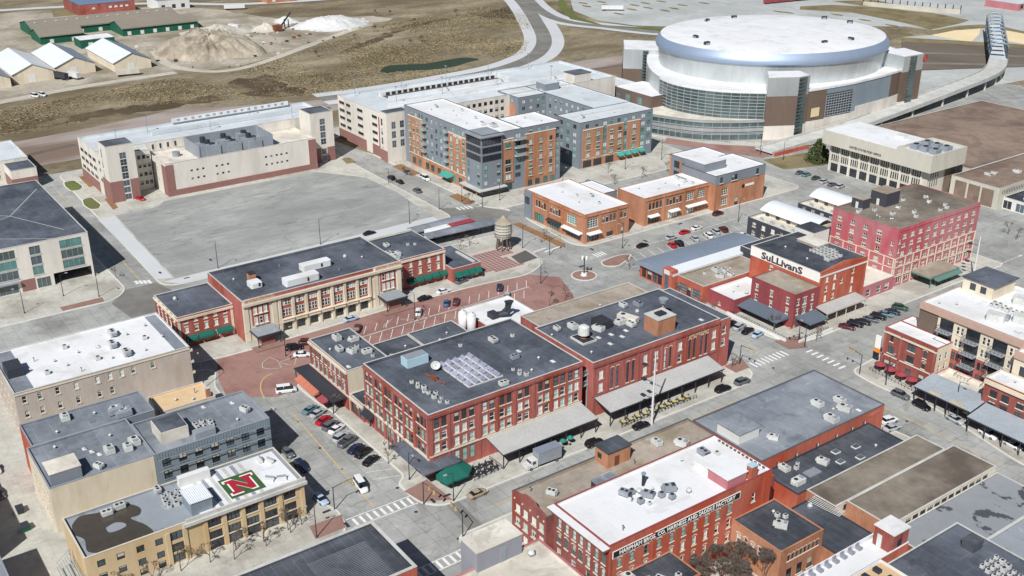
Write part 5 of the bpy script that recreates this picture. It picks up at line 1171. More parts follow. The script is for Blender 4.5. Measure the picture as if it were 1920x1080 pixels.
w2 = Bld('', '', -238, -222, 188, 203.35, 19.2, 'grey_panel', 'roof_pale', par=.35, root=h2.root, cop='coping_dark'); w2.wins('E', [191, 195, 199, 202], [7.3, 10.2, 13.1, 16.2], 1.6, 1.7, 2, 1, fm='frame_green', panes=TL, sill=False); w2.wins('S', [-235, -231, -227], [4.4, 7.3, 10.2, 13.1, 16.2], 1.6, 1.7, 2, 1, fm='frame_green', panes=TL, sill=False); w2.band('S', .05, 15.6, .2, 'brick_orange', 'brick_bay', -238, -224); w2.finish()
q = MB(); q.box(-233, -226, 206, 214, 18.8, 22); q.box(-233.1, -225.9, 205.9, 214.1, 22, 22.15, m=1); part('stair_house', q, ['grey_panel', 'roof_pale'], h2.root)
for (x, y, k) in ((-180, 190, 'rtu'), (-183, 198, 'vent'), (-178, 206, 'vent'), (-181, 213, 'cond'), (-179, 218, 'vent')): h2.units([(x, y, k)])
q = MB(); q.box(-182.4, -182.0, 186, 221, 19.05, 19.35); part('roof_curb', q, 'coping_pale', h2.root)

# ================================================================ two storey shops
b = Bld('corner_shop', 'two storey orange brick corner shop with white roof and grey corner panel', -139.6, -105.6, 131.6, 151.4, 10.5, 'brick_orange', 'roof_white', par=.6, cop='brick_orange')
b.wins('S', [-132.6, -131, -129.4, -127.8], 6.0, 1.1, 2.4, 1, 2, fm='frame_dark', panes=DK); b.wins('S', [-124.2, -122.6, -121, -119.4], 6.0, 1.1, 2.4, 1, 2, fm='frame_dark', panes=DK); b.wins('S', [-112.6], 5.4, 5.0, 3.2, 4, 4, fm='frame_white', panes=('glass_teal', 'glass_mid'))
b.wins('S', [-131, -122], .6, 5.5, 3, 4, 1, fm='frame_dark', panes=('glass_teal', 'glass_dark'), sill=False); b.wins('S', [-111.5], .6, 8, 2.8, 5, 1, fm='frame_dark', panes=DK, sill=False)
b.wins('E', [135.2], 5.4, 4.4, 3.2, 4, 4, fm='frame_white', panes=('glass_teal', 'glass_mid')); b.wins('E', [140, 141.6, 143.2, 144.8], 6.0, 1.1, 2.4, 1, 2, fm='frame_dark', panes=DK); b.wins('E', [148, 149.6], 6.2, 1.0, 2.2, 1, 2, fm='frame_dark', panes=DK); b.wins('E', [135.4], .6, 5.4, 2.8, 4, 1, fm='frame_dark', panes=DK, sill=False); b.wins('E', [143], .6, 3, 1.6, 3, 1, fm='frame_dark', panes=DK); b.wins('E', [148.6], .2, 1.4, 2.6, 1, 1, fm='frame_dark', panes=DK, sill=False)
b.pilaster('S', [-134.3, -126, -117.6, -106.4], 1.0, .1, 9.9, .2); b.pilaster('E', [132.2, 138.3, 146.4, 150.9], 1.0, .1, 9.9, .2); b.band('S', 9.5, 9.9, .3, 'brick_orange', 'cornice', -135, -105.6); b.band('E', 9.5, 9.9, .3, 'brick_orange', 'cornice'); b.band('S', .05, 10.3, .45, 'grey_panel', 'corner_panel', -139.6, -135.2); b.wins('S', [-137.6], [5.6], 2.6, 2.6, 2, 4, fm='frame_dark', panes=DK, hole=False, out=.45, sill=False); b.finish()
awning(b.root, 'S', -116.5, -106.2, 131.4, 4.0, 3.5, 1.5, 'awning_white'); awning(b.root, 'E', 132.4, 138.2, -105.4, 4.0, 3.5, 1.5, 'awning_white'); awning(b.root, 'S', -125.5, -118.2, 131.4, 4.0, 3.4, 1.3, 'awning_black')
b.units([(-130, 141, 'vent'), (-124, 143, 'cond'), (-118, 139, 'vent'), (-113, 144, 'cond'), (-121, 147, 'rtu')])
b = Bld('rear_wing', 'small white roofed wing with grey walls behind the corner shop', -136.5, -122, 151.5, 160, 9.2, 'grey_panel', 'roof_white', par=.3, cop='coping_dark'); b.wins('E', [154, 157], 5, 1.2, 1.8, panes=DK); b.finish()
b = Bld('brick_shops', 'long two storey orange brick shops with white roof and square paned windows', -121, -106.6, 159.4, 191, 10.4, 'brick_orange', 'roof_white', par=.5, cop='brick_orange', wmat={'S': 'brick_orange'})
b.wins('E', [162.2, 163.9, 165.6, 167.3], 5.8, 1.1, 2.4, 1, 2, fm='frame_dark', panes=DK); b.wins('E', [170.6, 172.2, 173.8, 175.4, 177], 5.8, 1.1, 2.4, 1, 2, fm='frame_dark', panes=DK); b.wins('E', [181.6, 187.4], 5.6, 3.6, 2.8, 4, 4, fm='frame_white', panes=('glass_dark', 'glass_mid')); b.wins('E', [164, 173.5, 183], .5, 5, 2.8, 4, 1, fm='frame_dark', panes=('glass_pale', 'glass_dark'), sill=False)
b.pilaster('E', [160, 169, 178.8, 184.6, 189.4], .9, .1, 9.8, .2); b.band('E', 9.3, 9.7, .3, 'brick_orange', 'cornice'); b.finish()
for a, c in ((161, 166), (171, 176), (179.5, 189.5)): awning(b.root, 'E', a, c, -106.4, 3.9, 3.4, 1.4, 'awning_white')
b.units([(-117, 166, 'vent'), (-113, 172, 'vent'), (-111, 180, 'cond'), (-114, 185, 'rtub'), (-118, 186, 'rtu'), (-110, 186, 'cond'), (-116, 178, 'vent')])
b = Bld('brick_shops', 'taller shop at the end of the row with grey upper floor and round wall sign', -121, -103.6, 191.1, 217.5, 13.4, 'brick_orange', 'roof_white', par=.4, cop='coping_dark')
b.band('E', 9.8, 13.3, .12, 'grey_panel', 'upper_panel'); b.band('S', 10.5, 13.3, .12, 'grey_panel', 'upper_panel')
b.wins('E', [196.4], [1.6, 5.4], 3.0, 2.6, 3, 3, fm='frame_white', panes=DK); b.wins('E', [194, 200, 201.6, 213], 10.4, 1.2, 2.2, 1, 1, fm='frame_dark', panes=DK, hole=False, out=.12); b.wins('E', [203], .3, 1.8, 3, 1, 1, fm='frame_dark', panes=DK, sill=False); b.pilaster('E', [191.6, 199, 217], .9, .1, 9.7, .15); b.finish()
q = MB(); pts = [(206.0 + .75 * cos(a), 7.0 + .75 * sin(a)) for a in [2 * pi * k / 14 for k in range(14)]]
q.quad(*[(-103.5, u, z) for u, z in pts]); part('round_sign', q, 'sign_black', b.root)
q = MB(); q.box(-103.58, -103.5, 207.2, 211.8, 6.6, 7.5); part('wall_sign', q, 'letter_white', b.root)
q = MB(); q.box(-120.6, -110.2, 191.7, 203, 13, 16.2); part('penthouse', q, 'grey_panel', b.root)
q = MB(); q.box(-120.7, -110.1, 191.6, 203.1, 16.2, 16.35); part('penthouse_roof', q, 'roof_white', b.root)
b = Bld('pavilion', 'open fronted pavilion with white roof and orange brick corner piers', -136, -121.1, 199, 217, 12.6, 'grey_panel', 'roof_white', par=.3, cop='coping_dark')
b.wins('S', [-132, -127.5, -123.6], [4, 8], 3, 2.8, 3, 2, fm='frame_dark', panes=DK, sill=False); b.pilaster('S', [-135.3, -129.8, -121.8], .9, .1, 12, .2, 'brick_orange'); b.finish()

# ================================================================ arena
AC = (-206.0, 332.0)
A = thing('arena', 'huge round arena with white domed roof, blue rim and glass front', 'arena', (AC[0], AC[1], 0))
TA = RD(-8.3)
def lathe(prof, n=96, m=0, c=AC):
    """surface of revolution stretched to the arena's oval plan; r is the half length"""
    q = MB()
    for (r, z) in prof:
        for k in range(n):
            x, y = r * .87 * cos(2 * pi * k / n), r * sin(2 * pi * k / n)
            q.v.append((c[0] + x * cos(TA) - y * sin(TA), c[1] + x * sin(TA) + y * cos(TA), z))
    for a in range(len(prof) - 1):
        for k in range(n):
            j = (k + 1) % n; q.f.append((a * n + k, a * n + j, (a + 1) * n + j, (a + 1) * n + k)); q.m.append(m)
    return q
part('drum', lathe([(57.0, 12), (57.2, 20), (57.8, 25), (58.6, 29.2)]), 'silver', A, True)
part('rim', lathe([(58.6, 29.2), (59.5, 29.6), (59.8, 30.4), (59.3, 32.4), (57.4, 34.6)]), 'blue_metal', A, True)
dome = lathe([(57.4, 34.6), (56.6, 34.8), (40, 35.6), (20, 36.1), (.01, 36.3)]); aroof = part('roof', dome, 'roof_white', A, True)
ru = MB(); ru.box(-1.3, 1.3, -.9, .9, 0, .9); ru.box(-.5, .6, -1.5, 1.3, .3, 1.5, m=1); ru.cyl(1.0, .8, .9, 1.4, .4, n=8, m=1); ru = ru.mesh('roof_fan', ['hvac_grey', 'dark_metal'])
for (rx, ry) in [(-216.1, 289.0), (-201.8, 282.2), (-245.1, 325.5), (-243.6, 344.0), (-171.5, 329.0), (-169.3, 345.6), (-214.9, 381.4), (-199.0, 382.2)]:
    link('roof_fan', ru, aroof, (rx - AC[0], ry - AC[1], 35.1), random.random() * 3)
RING = [(-272, 318), (-258, 298), (-241, 281), (-220, 266), (-198, 258.5), (-177, 264), (-161, 279.5), (-153.4, 294), (-151, 312), (-150.6, 334), (-154.6, 368), (-168, 395), (-195, 411), (-225, 412), (-255, 400), (-274, 372), (-277, 345)]
RS = smooth_line(RING + [RING[0]], 6)[:-1]
q = MB(); q.quad(*[(x, y, 20.6) for x, y in ccw(RS)]); part('ring_roof', q, 'roof_white', A)
q = MB()
for i in range(len(RS)):
    a, c = RS[i], RS[(i + 1) % len(RS)]
    q.quad((a[0], a[1], 0), (c[0], c[1], 0), (c[0], c[1], 21.1), (a[0], a[1], 21.1))
part('ring_wall', q, 'silver', A)
def seg_pts(i0, i1):           # indices into RS (6 per ring point)
    return [RS[i % len(RS)] for i in range(i0, i1 + 1)]
def facade_strip(name, pts, z0, z1, m, out=.25):
    q = MB(); P = []
    for i, p in enumerate(pts):
        a = pts[max(0, i - 1)]; c = pts[min(len(pts) - 1, i + 1)]; d = math.hypot(c[0] - a[0], c[1] - a[1])
        P.append((p[0] + (c[1] - a[1]) / d * out, p[1] - (c[0] - a[0]) / d * out))
    for i in range(len(P) - 1):
        q.quad((*P[i], z0), (*P[i + 1], z0), (*P[i + 1], z1), (*P[i], z1)); q.quad((*P[i], z1), (*P[i + 1], z1), (*pts[i + 1], z1), (*pts[i], z1))
    for i, s in ((0, 1), (-1, -1)):
        q.quad((*P[i], z0), (*P[i], z1), (*pts[i], z1), (*pts[i], z0))
    part(name, q, m, A); return P
def grid_bars(name, P, zs, step, m='frame_grey', z0=None, z1=None, r=.14):
    q = MB(); z0 = zs[0] if z0 is None else z0; z1 = zs[-1] if z1 is None else z1
    for z in zs:
        for a, c in zip(P, P[1:]):
            d = math.hypot(c[0] - a[0], c[1] - a[1]); nx, ny = (c[1] - a[1]) / d * r, -(c[0] - a[0]) / d * r
            q.quad((a[0] + nx, a[1] + ny, z - r), (c[0] + nx, c[1] + ny, z - r), (c[0] + nx, c[1] + ny, z + r), (a[0] + nx, a[1] + ny, z + r)); q.quad((a[0] + nx, a[1] + ny, z + r), (c[0] + nx, c[1] + ny, z + r), (c[0], c[1], z + r), (a[0], a[1], z + r))
    for a, c in zip(P, P[1:]):
        d = math.hypot(c[0] - a[0], c[1] - a[1]); n = max(1, int(d / step))
        for k in range(n):
            t = k / n; x, y = a[0] + (c[0] - a[0]) * t, a[1] + (c[1] - a[1]) * t; q.box(x - .1, x + .1, y - .1, y + .1, z0, z1, bottom=False)
    part(name, q, m, A)
gl = seg_pts(21, 37); P = facade_strip('curtain_wall', gl, 8.5, 20.4, 'curtain_glass', .5)
grid_bars('mullion_grid', P, [8.7 + k * 1.45 for k in range(9)], 2.2)
# podium with glass front
POD = smooth_line([(-214, 244), (-206, 240), (-196, 243), (-177, 252), (-166, 264), (-158.6, 277.5)], 4)
q = MB(); q.quad(*[(x, y, 8.6) for x, y in ccw(POD + [(-165, 285), (-185, 268), (-205, 266), (-222, 268)])]); part('podium_roof', q, 'roof_cream', A)
q = MB()
for a, c in zip(POD, POD[1:]): q.quad((*a, 0), (*c, 0), (*c, 9.2), (*a, 9.2)); q.quad((*a, 9.2), (*c, 9.2), (c[0] - .3, c[1] + .3, 9.2), (a[0] - .3, a[1] + .3, 9.2)); q.quad((a[0] - .3, a[1] + .3, 9.2), (c[0] - .3, c[1] + .3, 9.2), (c[0] - .3, c[1] + .3, 8.6), (a[0] - .3, a[1] + .3, 8.6))
part('podium_wall', q, 'curtain_glass', A); grid_bars('podium_mullions', POD, [.3, 2.9, 3.5, 4.1, 6.2, 8.2, 8.8], 2.6, 'frame_grey', r=.16)
facade_strip('podium_fascia', POD, 4.2, 5.6, 'silver', .35); facade_strip('podium_fascia', POD, 8.2, 9.2, 'silver', .4)
# corner towers: plan quads
def tower(pl, top, brown, base, strip, label_):
    q = MB(); q.prism(ccw(pl), 0, base); part('stone_base', q, 'cream_pale', A)
    q = MB(); q.prism(ccw(pl), base, brown); part('brick_shaft', q, 'brick_brown', A)
    q = MB(); q.prism(ccw(pl), brown, top); part('metal_top', q, 'silver', A)
    cx = sum(p[0] for p in pl) / len(pl); cy = sum(p[1] for p in pl) / len(pl)
    q = MB(); q.prism(ccw([(cx + (p[0] - cx) * .97, cy + (p[1] - cy) * .97) for p in pl]), top, top + .1); part('tower_roof', q, 'roof_white', A)
    q = MB(); a, c = strip; d = math.hypot(c[0] - a[0], c[1] - a[1]); nx, ny = (c[1] - a[1]) / d, -(c[0] - a[0]) / d
    q.prism(ccw([(a[0] - nx, a[1] - ny), (c[0] - nx, c[1] - ny), (c[0] + nx * .35, c[1] + ny * .35), (a[0] + nx * .35, a[1] + ny * .35)]), .5, top - .4); part('glass_strip', q, 'curtain_glass', A)
    q = MB()
    for k in range(int(top / 1.6)): q.box(min(a[0], c[0]) - .15, max(a[0], c[0]) + .15, min(a[1], c[1]) - .15, max(a[1], c[1]) + .15, 1 + k * 1.6, 1.18 + k * 1.6)
    part('strip_mullions', q, 'frame_dark', A)
tower([(-158.6, 277.6), (-151.6, 290.4), (-151.2, 296.6), (-160, 300), (-168, 287)], 28, 19.6, 6.2, ((-151.9, 290.2), (-151.2, 294.6)), '')
tower([(-152.6, 366), (-151.6, 380), (-166, 384), (-168, 368)], 27.6, 20, 5.5, ((-152.3, 370.5), (-152.0, 375)), '')
tower([(-281, 300), (-262, 284), (-248, 298), (-262, 318)], 23, 13, .6, ((-255, 291), (-253, 293)), '')
def wall_run(i0, i1, lst):
    pts = seg_pts(i0, i1)
    for nm, z0, z1, m, o in lst: facade_strip(nm, pts, z0, z1, m, o)
wall_run(43, 47, [('stone_base', 0, 6.6, 'cream_pale', .6), ('brick_panel', 6.6, 20.4, 'brick_brown', .5)])
wall_run(47, 53, [('stone_base', 0, 7.2, 'cream_pale', .6), ('metal_panel', 7.2, 20.4, 'grey_metal', .4)])
P = facade_strip('window_wall', seg_pts(47, 52), 7.6, 18, 'glass_dark', .8); grid_bars('window_grid', P, [7.8 + k * 1.2 for k in range(9)], 1.6)
wall_run(53, 58, [('stone_base', 0, 9.5, 'cream_pale', .6), ('metal_panel', 9.5, 20.4, 'grey_metal', .4)])
wall_run(58, 60, [('stone_base', 0, 9.5, 'cream_pale', .6), ('brick_panel', 9.5, 20.4, 'brick_brown', .5)])
facade_strip('ring_fascia', seg_pts(21, 62), 20.4, 21.4, 'roof_white', .7)
q = MB(); x, y = RS[45]; q.box(x + .5, x + .8, y - 2.6, y + 2.6, 8.4, 12.4); part('sand_panel', q, 'sand', A)  # plain sand coloured panel on the brown brick
# low brown wing on the left
W = Bld('', '', -231, -205, 252, 270, 14, 'brick_brown', 'roof_white', par=.4, root=A, cop='roof_white')
W.wins('S', [-228, -221.5, -213], [5.0, 9.0], 3.2, 3.2, 3, 2, fm='frame_grey', panes=('glass_mid', 'glass_teal'), sill=False); W.wins('S', [-228, -221.5, -213], .6, 3.2, 3.0, 3, 1, fm='frame_grey', panes=DK, sill=False); W.finish()
q = MB(); q.tube([(-151.3 , 381 + 1.4 * cos(a), 25.2 + 1.7 * sin(a)) for a in [2 * pi * k / 12 for k in range(13)]], [.28] * 13, 6); part('emblem_ring', q, 'letter_red', A)

# deck of the long low building between garage and arena
b = Bld('parking_deck', 'low pale roofed deck between the second garage and the arena', -275, -239, 252, 280, 9, 'cream_pale', 'roof_pale', par=.8); b.wins('S', [-265, -255, -246], 3, 4, 2, 1, 1, panes=DK); b.finish()
q = MB(); q.box(-262, -261, 256, 276, 8.2, 9.8); part('ramp_wall', q, 'roof_white', b.root)

# ================================================================ curved viaduct and truss bridge
t = thing('viaduct', 'long pale elevated roadway with columns curving past the arena', 'bridge', (-140, 340, 0))
vp = [(-143.9, 262.2, .8), (-144.3, 285.9, 1.5), (-144.3, 322.3, 3.0), (-148.4, 367.3, 4.5), (-153.7, 413.8, 6.0), (-160.5, 450.4, 6.0), (-167.6, 472.1, 6.0), (-179.4, 494.0, 6.0)]
v1 = smooth_line([(p[0], p[1]) for p in vp], 5); v2 = smooth_line([(i, p[2]) for i, p in enumerate(vp)], 5)
vl = v1; zz = [p[1] for p in v2]
q = MB(); wd = 5
for i in range(len(vl) - 1):
    a, c = vl[i], vl[i + 1]; d = math.hypot(c[0] - a[0], c[1] - a[1]); nx, ny = -(c[1] - a[1]) / d * wd, (c[0] - a[0]) / d * wd
    z0, z1 = zz[i], zz[i + 1]
    q.quad((a[0] - nx, a[1] - ny, z0), (c[0] - nx, c[1] - ny, z1), (c[0] + nx, c[1] + ny, z1), (a[0] + nx, a[1] + ny, z0))
    for s in (-1, 1):
        q.quad((a[0] + s * nx, a[1] + s * ny, z0 + 1.0), (c[0] + s * nx, c[1] + s * ny, z1 + 1.0), (c[0] + s * nx, c[1] + s * ny, z1 - 1.0), (a[0] + s * nx, a[1] + s * ny, z0 - 1.0)); q.quad((a[0] + s * nx * .93, a[1] + s * ny * .93, z0 + 1.0), (c[0] + s * nx * .93, c[1] + s * ny * .93, z1 + 1.0), (c[0] + s * nx * .93, c[1] + s * ny * .93, z1), (a[0] + s * nx * .93, a[1] + s * ny * .93, z0)); q.quad((a[0] + s * nx, a[1] + s * ny, z0 + 1.0), (c[0] + s * nx, c[1] + s * ny, z1 + 1.0), (c[0] + s * nx * .93, c[1] + s * ny * .93, z1 + 1.0), (a[0] + s * nx * .93, a[1] + s * ny * .93, z0 + 1.0))
    q.quad((a[0] - nx, a[1] - ny, z0 - 1), (a[0] + nx, a[1] + ny, z0 - 1), (c[0] + nx, c[1] + ny, z1 - 1), (c[0] - nx, c[1] - ny, z1 - 1))
part('deck', q, 'coping_pale', t)
for i in range(6, len(vl) - 1, 3):
    for s in (-.7, .7):
        a, c = vl[i], vl[i + 1]; d = math.hypot(c[0] - a[0], c[1] - a[1]); x = a[0] - (c[1] - a[1]) / d * wd * s; y = a[1] + (c[0] - a[0]) / d * wd * s
        q = MB(); q.cyl(x, y, 0, zz[i] - .95, .55, n=10); part('column', q, 'concrete_wall', t)
q = MB(); q.box(-138, -137.4, 262, 284, 0, 1.6); part('retaining_wall', q, 'brick_bright', t)
t = thing('truss_bridge', 'steel truss footbridge with arched frames crossing the rail corridor', 'bridge', (-215.1, 553.1, 0))
p0, p1 = [(-179.4, 494.0)][0], [(-245.1, 593.1)][0]
dx, dy = p1[0] - p0[0], p1[1] - p0[1]; L = math.hypot(dx, dy); ux, uy = dx / L, dy / L; nx, ny = -uy, ux
def bp(s, o, z): return (p0[0] + ux * s + nx * o, p0[1] + uy * s + ny * o, z)
q = MB(); q.quad(bp(0, 4.5, 6), bp(0, -4.5, 6), bp(L, -4.5, 6), bp(L, 4.5, 6)); q.quad(bp(0, -4.5, 6), bp(0, -4.5, 4.8), bp(L, -4.5, 4.8), bp(L, -4.5, 6)); q.quad(bp(0, 4.5, 6), bp(L, 4.5, 6), bp(L, 4.5, 4.8), bp(0, 4.5, 4.8)); part('deck', q, 'roof_pale', t)
for s in (-1, 1):
    q = MB(); q.tube([bp(0, s * 4.6, 12), bp(L, s * 4.6, 12)], [.35, .35], 6); part('top_chord', q, 'grey_metal', t)
    q = MB(); n = 14
    for k in range(n): q.tube([bp(L * k / n, s * 4.6, 6 if k % 2 else 12), bp(L * (k + 1) / n, s * 4.6, 12 if k % 2 else 6)], [.28, .28], 5)
    part('truss_web', q, 'grey_metal', t)
for k in range(9):
    sx = L * (k + .5) / 9
    q = MB(); q.tube([bp(sx, 4.6 * cos(a), 12 + 2.6 * sin(a)) for a in [pi * j / 8 for j in range(9)]], [.3] * 9, 6); part('arch_frame', q, 'grey_metal', t)
    q = MB(); q.quad(bp(sx - 2.2, 3.6, 14), bp(sx - 2.2, -3.6, 14), bp(sx + 2.2, -3.6, 14), bp(sx + 2.2, 3.6, 14)); part('roof_panel', q, 'ribbed_blue', t)
for k in (.0, .5, 1.0):
    for o in (-3.6, 3.6):
        q = MB(); x, y, _ = bp(L * k, o, 0); q.cyl(x, y, 0, 4.9, .7, n=10); part('pier', q, 'concrete_wall', t)

# ================================================================ post office
b = Bld('post_office', 'pale concrete post office with overhanging blank top and rows of slot windows', -112, -66.5, 266, 284, 11.4, 'concrete_wall', 'roof_white', par=.05)
for k in range(9):
    c = -109.4 + k * 4.75
    for z in (4.4, 8.0): b.wins('S', [c + (i - 1.5) * 1.02 for i in range(4)], z, .6, 2.7, 1, 1, fm='frame_dark', panes=('glass_dark',), sill=False)
    b.wins('S', [c], .1, 3.6, 3.4, 2, 1, fm='frame_dark', panes=('glass_dark',), sill=False); b.pilaster('S', [c + 2.37], .5, .1, 11.3, .55, 'cream_pale')
b.pilaster('S', [-111.75], .5, .1, 11.3, .55, 'cream_pale'); b.wins('E', [268, 269.4, 270.8, 272.2], [4.4, 8.0], .6, 2.7, 1, 1, fm='frame_dark', panes=('glass_dark',), sill=False); b.band('E', .1, 11.3, .12, 'roof_brown', 'brick_panel', 276.5, 283.5); b.finish()
q = MB(); q.box(-114.5, -64.0, 263, 285, 11.45, 17.0); part('top_storey', q, 'concrete_wall', b.root)
q = MB(); q.box(-113.9, -79.6, 263.6, 284.4, 17.0, 17.15); part('upper_roof', q, 'roof_white', b.root)
q = MB(); q.box(-79, -64.6, 263.6, 284.4, 17.0, 17.1); part('plant_floor', q, 'roof_pale', b.root)
for (x0, x1, y0, y1) in ((-79.6, -79, 263, 285), (-64.6, -64, 263, 285), (-79, -64.6, 263, 263.6), (-79, -64.6, 284.4, 285)):
    q = MB(); q.box(x0, x1, y0, y1, 17.0, 18.2); part('plant_parapet', q, 'concrete_wall', b.root)
for k in range(6):
    q = MB(); x, y = -77.5 + (k % 3) * 4.2, 268 + (k // 3) * 7; q.box(x, x + 3.0, y, y + 3.6, 17.1, 19); q.cyl(x + 1.5, y + 1.8, 19, 19.3, 1.0, n=10, m=1); part('rooftop_unit', q, ['hvac_grey', 'fan'], b.root)
q = MB(); q.box(-90, -86, 276, 279, 17.15, 18.4); part('skylight', q, 'glass_pale', b.root)
text_on(b.root, 'UNITED STATES POST OFFICE', (-93.5, 262.9, 13.0), 0, 1.25, 'letter_dark', .9)
b = Bld('mail_hall', 'wide flat building with a brown gravel roof right of the post office', -63.9, -44, 277.5, 400, 8.2, 'concrete_wall', 'roof_brown', par=.5)
for c in (-59.6, -54, -48.4): b.band('S', .4, 7.0, .06, 'roof_brown', 'brick_panel', c - 2.4, c + 2.4)
b.wins('E', [280 + k * 1.1 for k in range(14)], 5.4, .6, 1.7, 1, 1, fm='frame_dark', panes=('glass_dark',), sill=False); b.finish(); b.units([(-57, 290, 'rtu'), (-56, 293, 'rtu'), (-55, 288.5, 'vent'), (-52, 302, 'rtub'), (-60, 330, 'vent')])
b = Bld('mail_hall', 'long rear hall under the brown gravel roof behind the post office', -125, -64.0, 290.1, 392, 8.2, 'concrete_wall', 'roof_brown', par=.4); b.wins('W', b.even('W', 6), 3, 2, 2, panes=DK); b.finish()
b = Bld('dock_annex', 'low black roofed dock annex at the right edge by the mail hall', -43.9, -24, 281, 330, 4.4, 'white_wall', 'roof_black', par=.4); b.wins('S', [-42, -37, -32], .2, 3.4, 3.2, 2, 1, panes=DK, sill=False); b.finish(); b.units([(-38, 285, 'hood')])

# ================================================================ pink building and the red ones beside it
b = Bld('pink_building', 'six storey pink brick building with cream window trim and mottled brown roof', -46.6, -21.8, 185.4, 227.6, 19.2, 'brick_pink', 'roof_mottled', par=.3, cop='brick_pink')
us = [-43.6, -38.6, -33.6, -28.6]
rows = [.9, 4.0, 7.0, 10.2, 13.0, 15.8]
b.wins('S', us, rows, 1.6, 1.5, 2, 2, fm='sill', panes=('glass_dark', 'glass_mid', 'glass_green'), wt=[3, 2, 1]); b.wins('S', [-23.6], [7.6, 10.6, 13.6], .7, 1.5, 1, 2, panes=DK)
ue = [188.6 + k * 3.98 for k in range(10)]
b.wins('E', ue, rows[1:], 1.6, 1.5, 2, 2, fm='sill', panes=('glass_dark', 'glass_mid', 'glass_green'), wt=[3, 2, 1]); b.wins('E', ue, .9, 2.0, 2.1, 2, 1, fm='frame_white', panes=('glass_teal', 'glass_dark'), sill=False); b.wins('E', [186.5], [8.5, 11.5, 14.5], .6, 1.4, 1, 1, panes=DK)
for z in (3.3, 6.4, 9.5): b.band('E', z, z + .25, .2, 'cream', 'trim_band'); b.band('S', z, z + .25, .2, 'cream', 'trim_band')
b.pilaster('E', [185.7] + [190.6 + k * 3.98 for k in range(9)] + [227.3], .35, .1, 9.5, .2, 'cream', 'trim_pier'); b.pilaster('S', [-46.3, -41.1, -36.1, -31.1, -25.6, -22.1], .35, .1, 9.5, .2, 'cream', 'trim_pier'); b.finish()
for k in range(60):
    q = MB(); y = 186 + k * .69; q.box(-21.79, -21.55, y, y + .3, 18.5, 18.95); part('dentil', q, 'brick_pink', b.root)
for (x0, x1, y0, y1, hh) in ((-44.6, -40.4, 191.6, 195.4, 3.2), (-43.5, -37.6, 199.6, 206.6, 4.4)):
    q = MB(); q.box(x0, x1, y0, y1, 18.9, 18.9 + hh); q.box(x0 - .1, x1 + .1, y0 - .1, y1 + .1, 18.9 + hh, 19.1 + hh, m=1); q.box((x0 + x1) / 2 - .5, (x0 + x1) / 2 + .5, y0 - .05, y0, 18.95, 21.1, m=2); part('stair_house', q, ['charcoal', 'roof_tan', 'white_wall'], b.root)
for (x, y) in ((-40, 189), (-36.5, 193), (-33, 189.5), (-31, 196), (-34, 202), (-29, 191.6), (-26.5, 200), (-28.5, 203), (-38, 210), (-32, 214), (-28, 217), (-25.5, 211), (-25, 215), (-36, 218)):
    for k in range(3): b.on_roof('roof_vent', unit_mesh(random.choice(['vent', 'cond', 'pipe'])), x + random.uniform(-1.2, 1.2), y + random.uniform(-1.2, 1.2))
q = MB(); q.box(-21.5, -14.5, 194.5, 209, 3.6, 3.9); q.box(-21.5, -14.3, 194.3, 209.2, 3.2, 3.6, m=1); part('entrance_canopy', q, ['roof_tan', 'frame_green'], b.root)
for k in range(6):
    q = MB(); y = 195 + k * 2.7; q.box(-14.8, -14.6, y, y + .2, .14, 3.2); part('post', q, 'frame_green', b.root)
awning(b.root, 'E', 196, 209, -14.3, 3.3, 2.7, 1.4, 'frame_green')

b = Bld('sign_building', 'tall red brick building with a white lettered sign band across its top', -46.8, -20.5, 148.6, 169.6, 14.5, 'brick_bright', 'roof_black', par=.3, cop='coping_pale')
b.wins('S', [-38.4], [9.4, 4.6], 1.2, 1.7, panes=DK); b.wins('E', [152, 155.4, 163.6], [11.0, 8.0, 5.0, 2.4], .95, 1.9, panes=('glass_pale', 'glass_dark'), sill=True); b.wins('E', [158.6], [9], 1, 1.7, panes=DK)
b.pilaster('E', [149, 153.6, 157, 160.4, 165.6, 169.2], .5, .1, 13, .12); b.finish()
b.band('S', 11.6, 14.5, .1, 'letter_white', 'sign_band'); b.text('S', 'SuLLivanS', -34.6, 12.9, 2.9, 'letter_dark', .16, 1.36, bold=.09)
q = MB(); q.quad((-20.4, 148.4, 14.5), (-20.4, 169.8, 14.5), (-20.4, 169.8, 14.7), (-20.4, 159.2, 16.0), (-20.4, 148.4, 14.7)); q.quad((-20.8, 148.4, 14.7), (-20.4, 148.4, 14.7), (-20.4, 159.2, 16.0), (-20.8, 159.2, 16.0)); q.quad((-20.8, 159.2, 16.0), (-20.4, 159.2, 16.0), (-20.4, 169.8, 14.7), (-20.8, 169.8, 14.7)); part('gable', q, 'brick_bright', b.root)
b.band('E', 13.0, 13.4, .2, 'white_wall', 'cornice')
for k in range(26): b.units([(-34 + (k % 7) * 1.35, 160.5 + (k // 7) * 1.7, 'cond')])
b.units([(-26, 158.4, 'rtu'), (-40, 156, 'vent'), (-30, 154, 'vent')])
q = MB(); q.box(-42, -34, 163.5, 168.8, 14.2, 14.9); q.box(-42.1, -33.9, 163.4, 168.9, 14.9, 15.0, m=1); part('roof_deck', q, ['roof_tan', 'roof_cream'], b.root)
canopy(b.root, 'E', 147.8, 165.6, -20.3, 4.6, 4.4, 3.9, 'ribbed_pale', 5, 'concrete_wall')
b = Bld('red_brick_house', 'deep red painted brick front with white trimmed windows and slate awnings', -36.2, -20.0, 138, 148.5, 10.6, 'brick_maroon', 'roof_tan', par=.4, cop='brick_maroon')
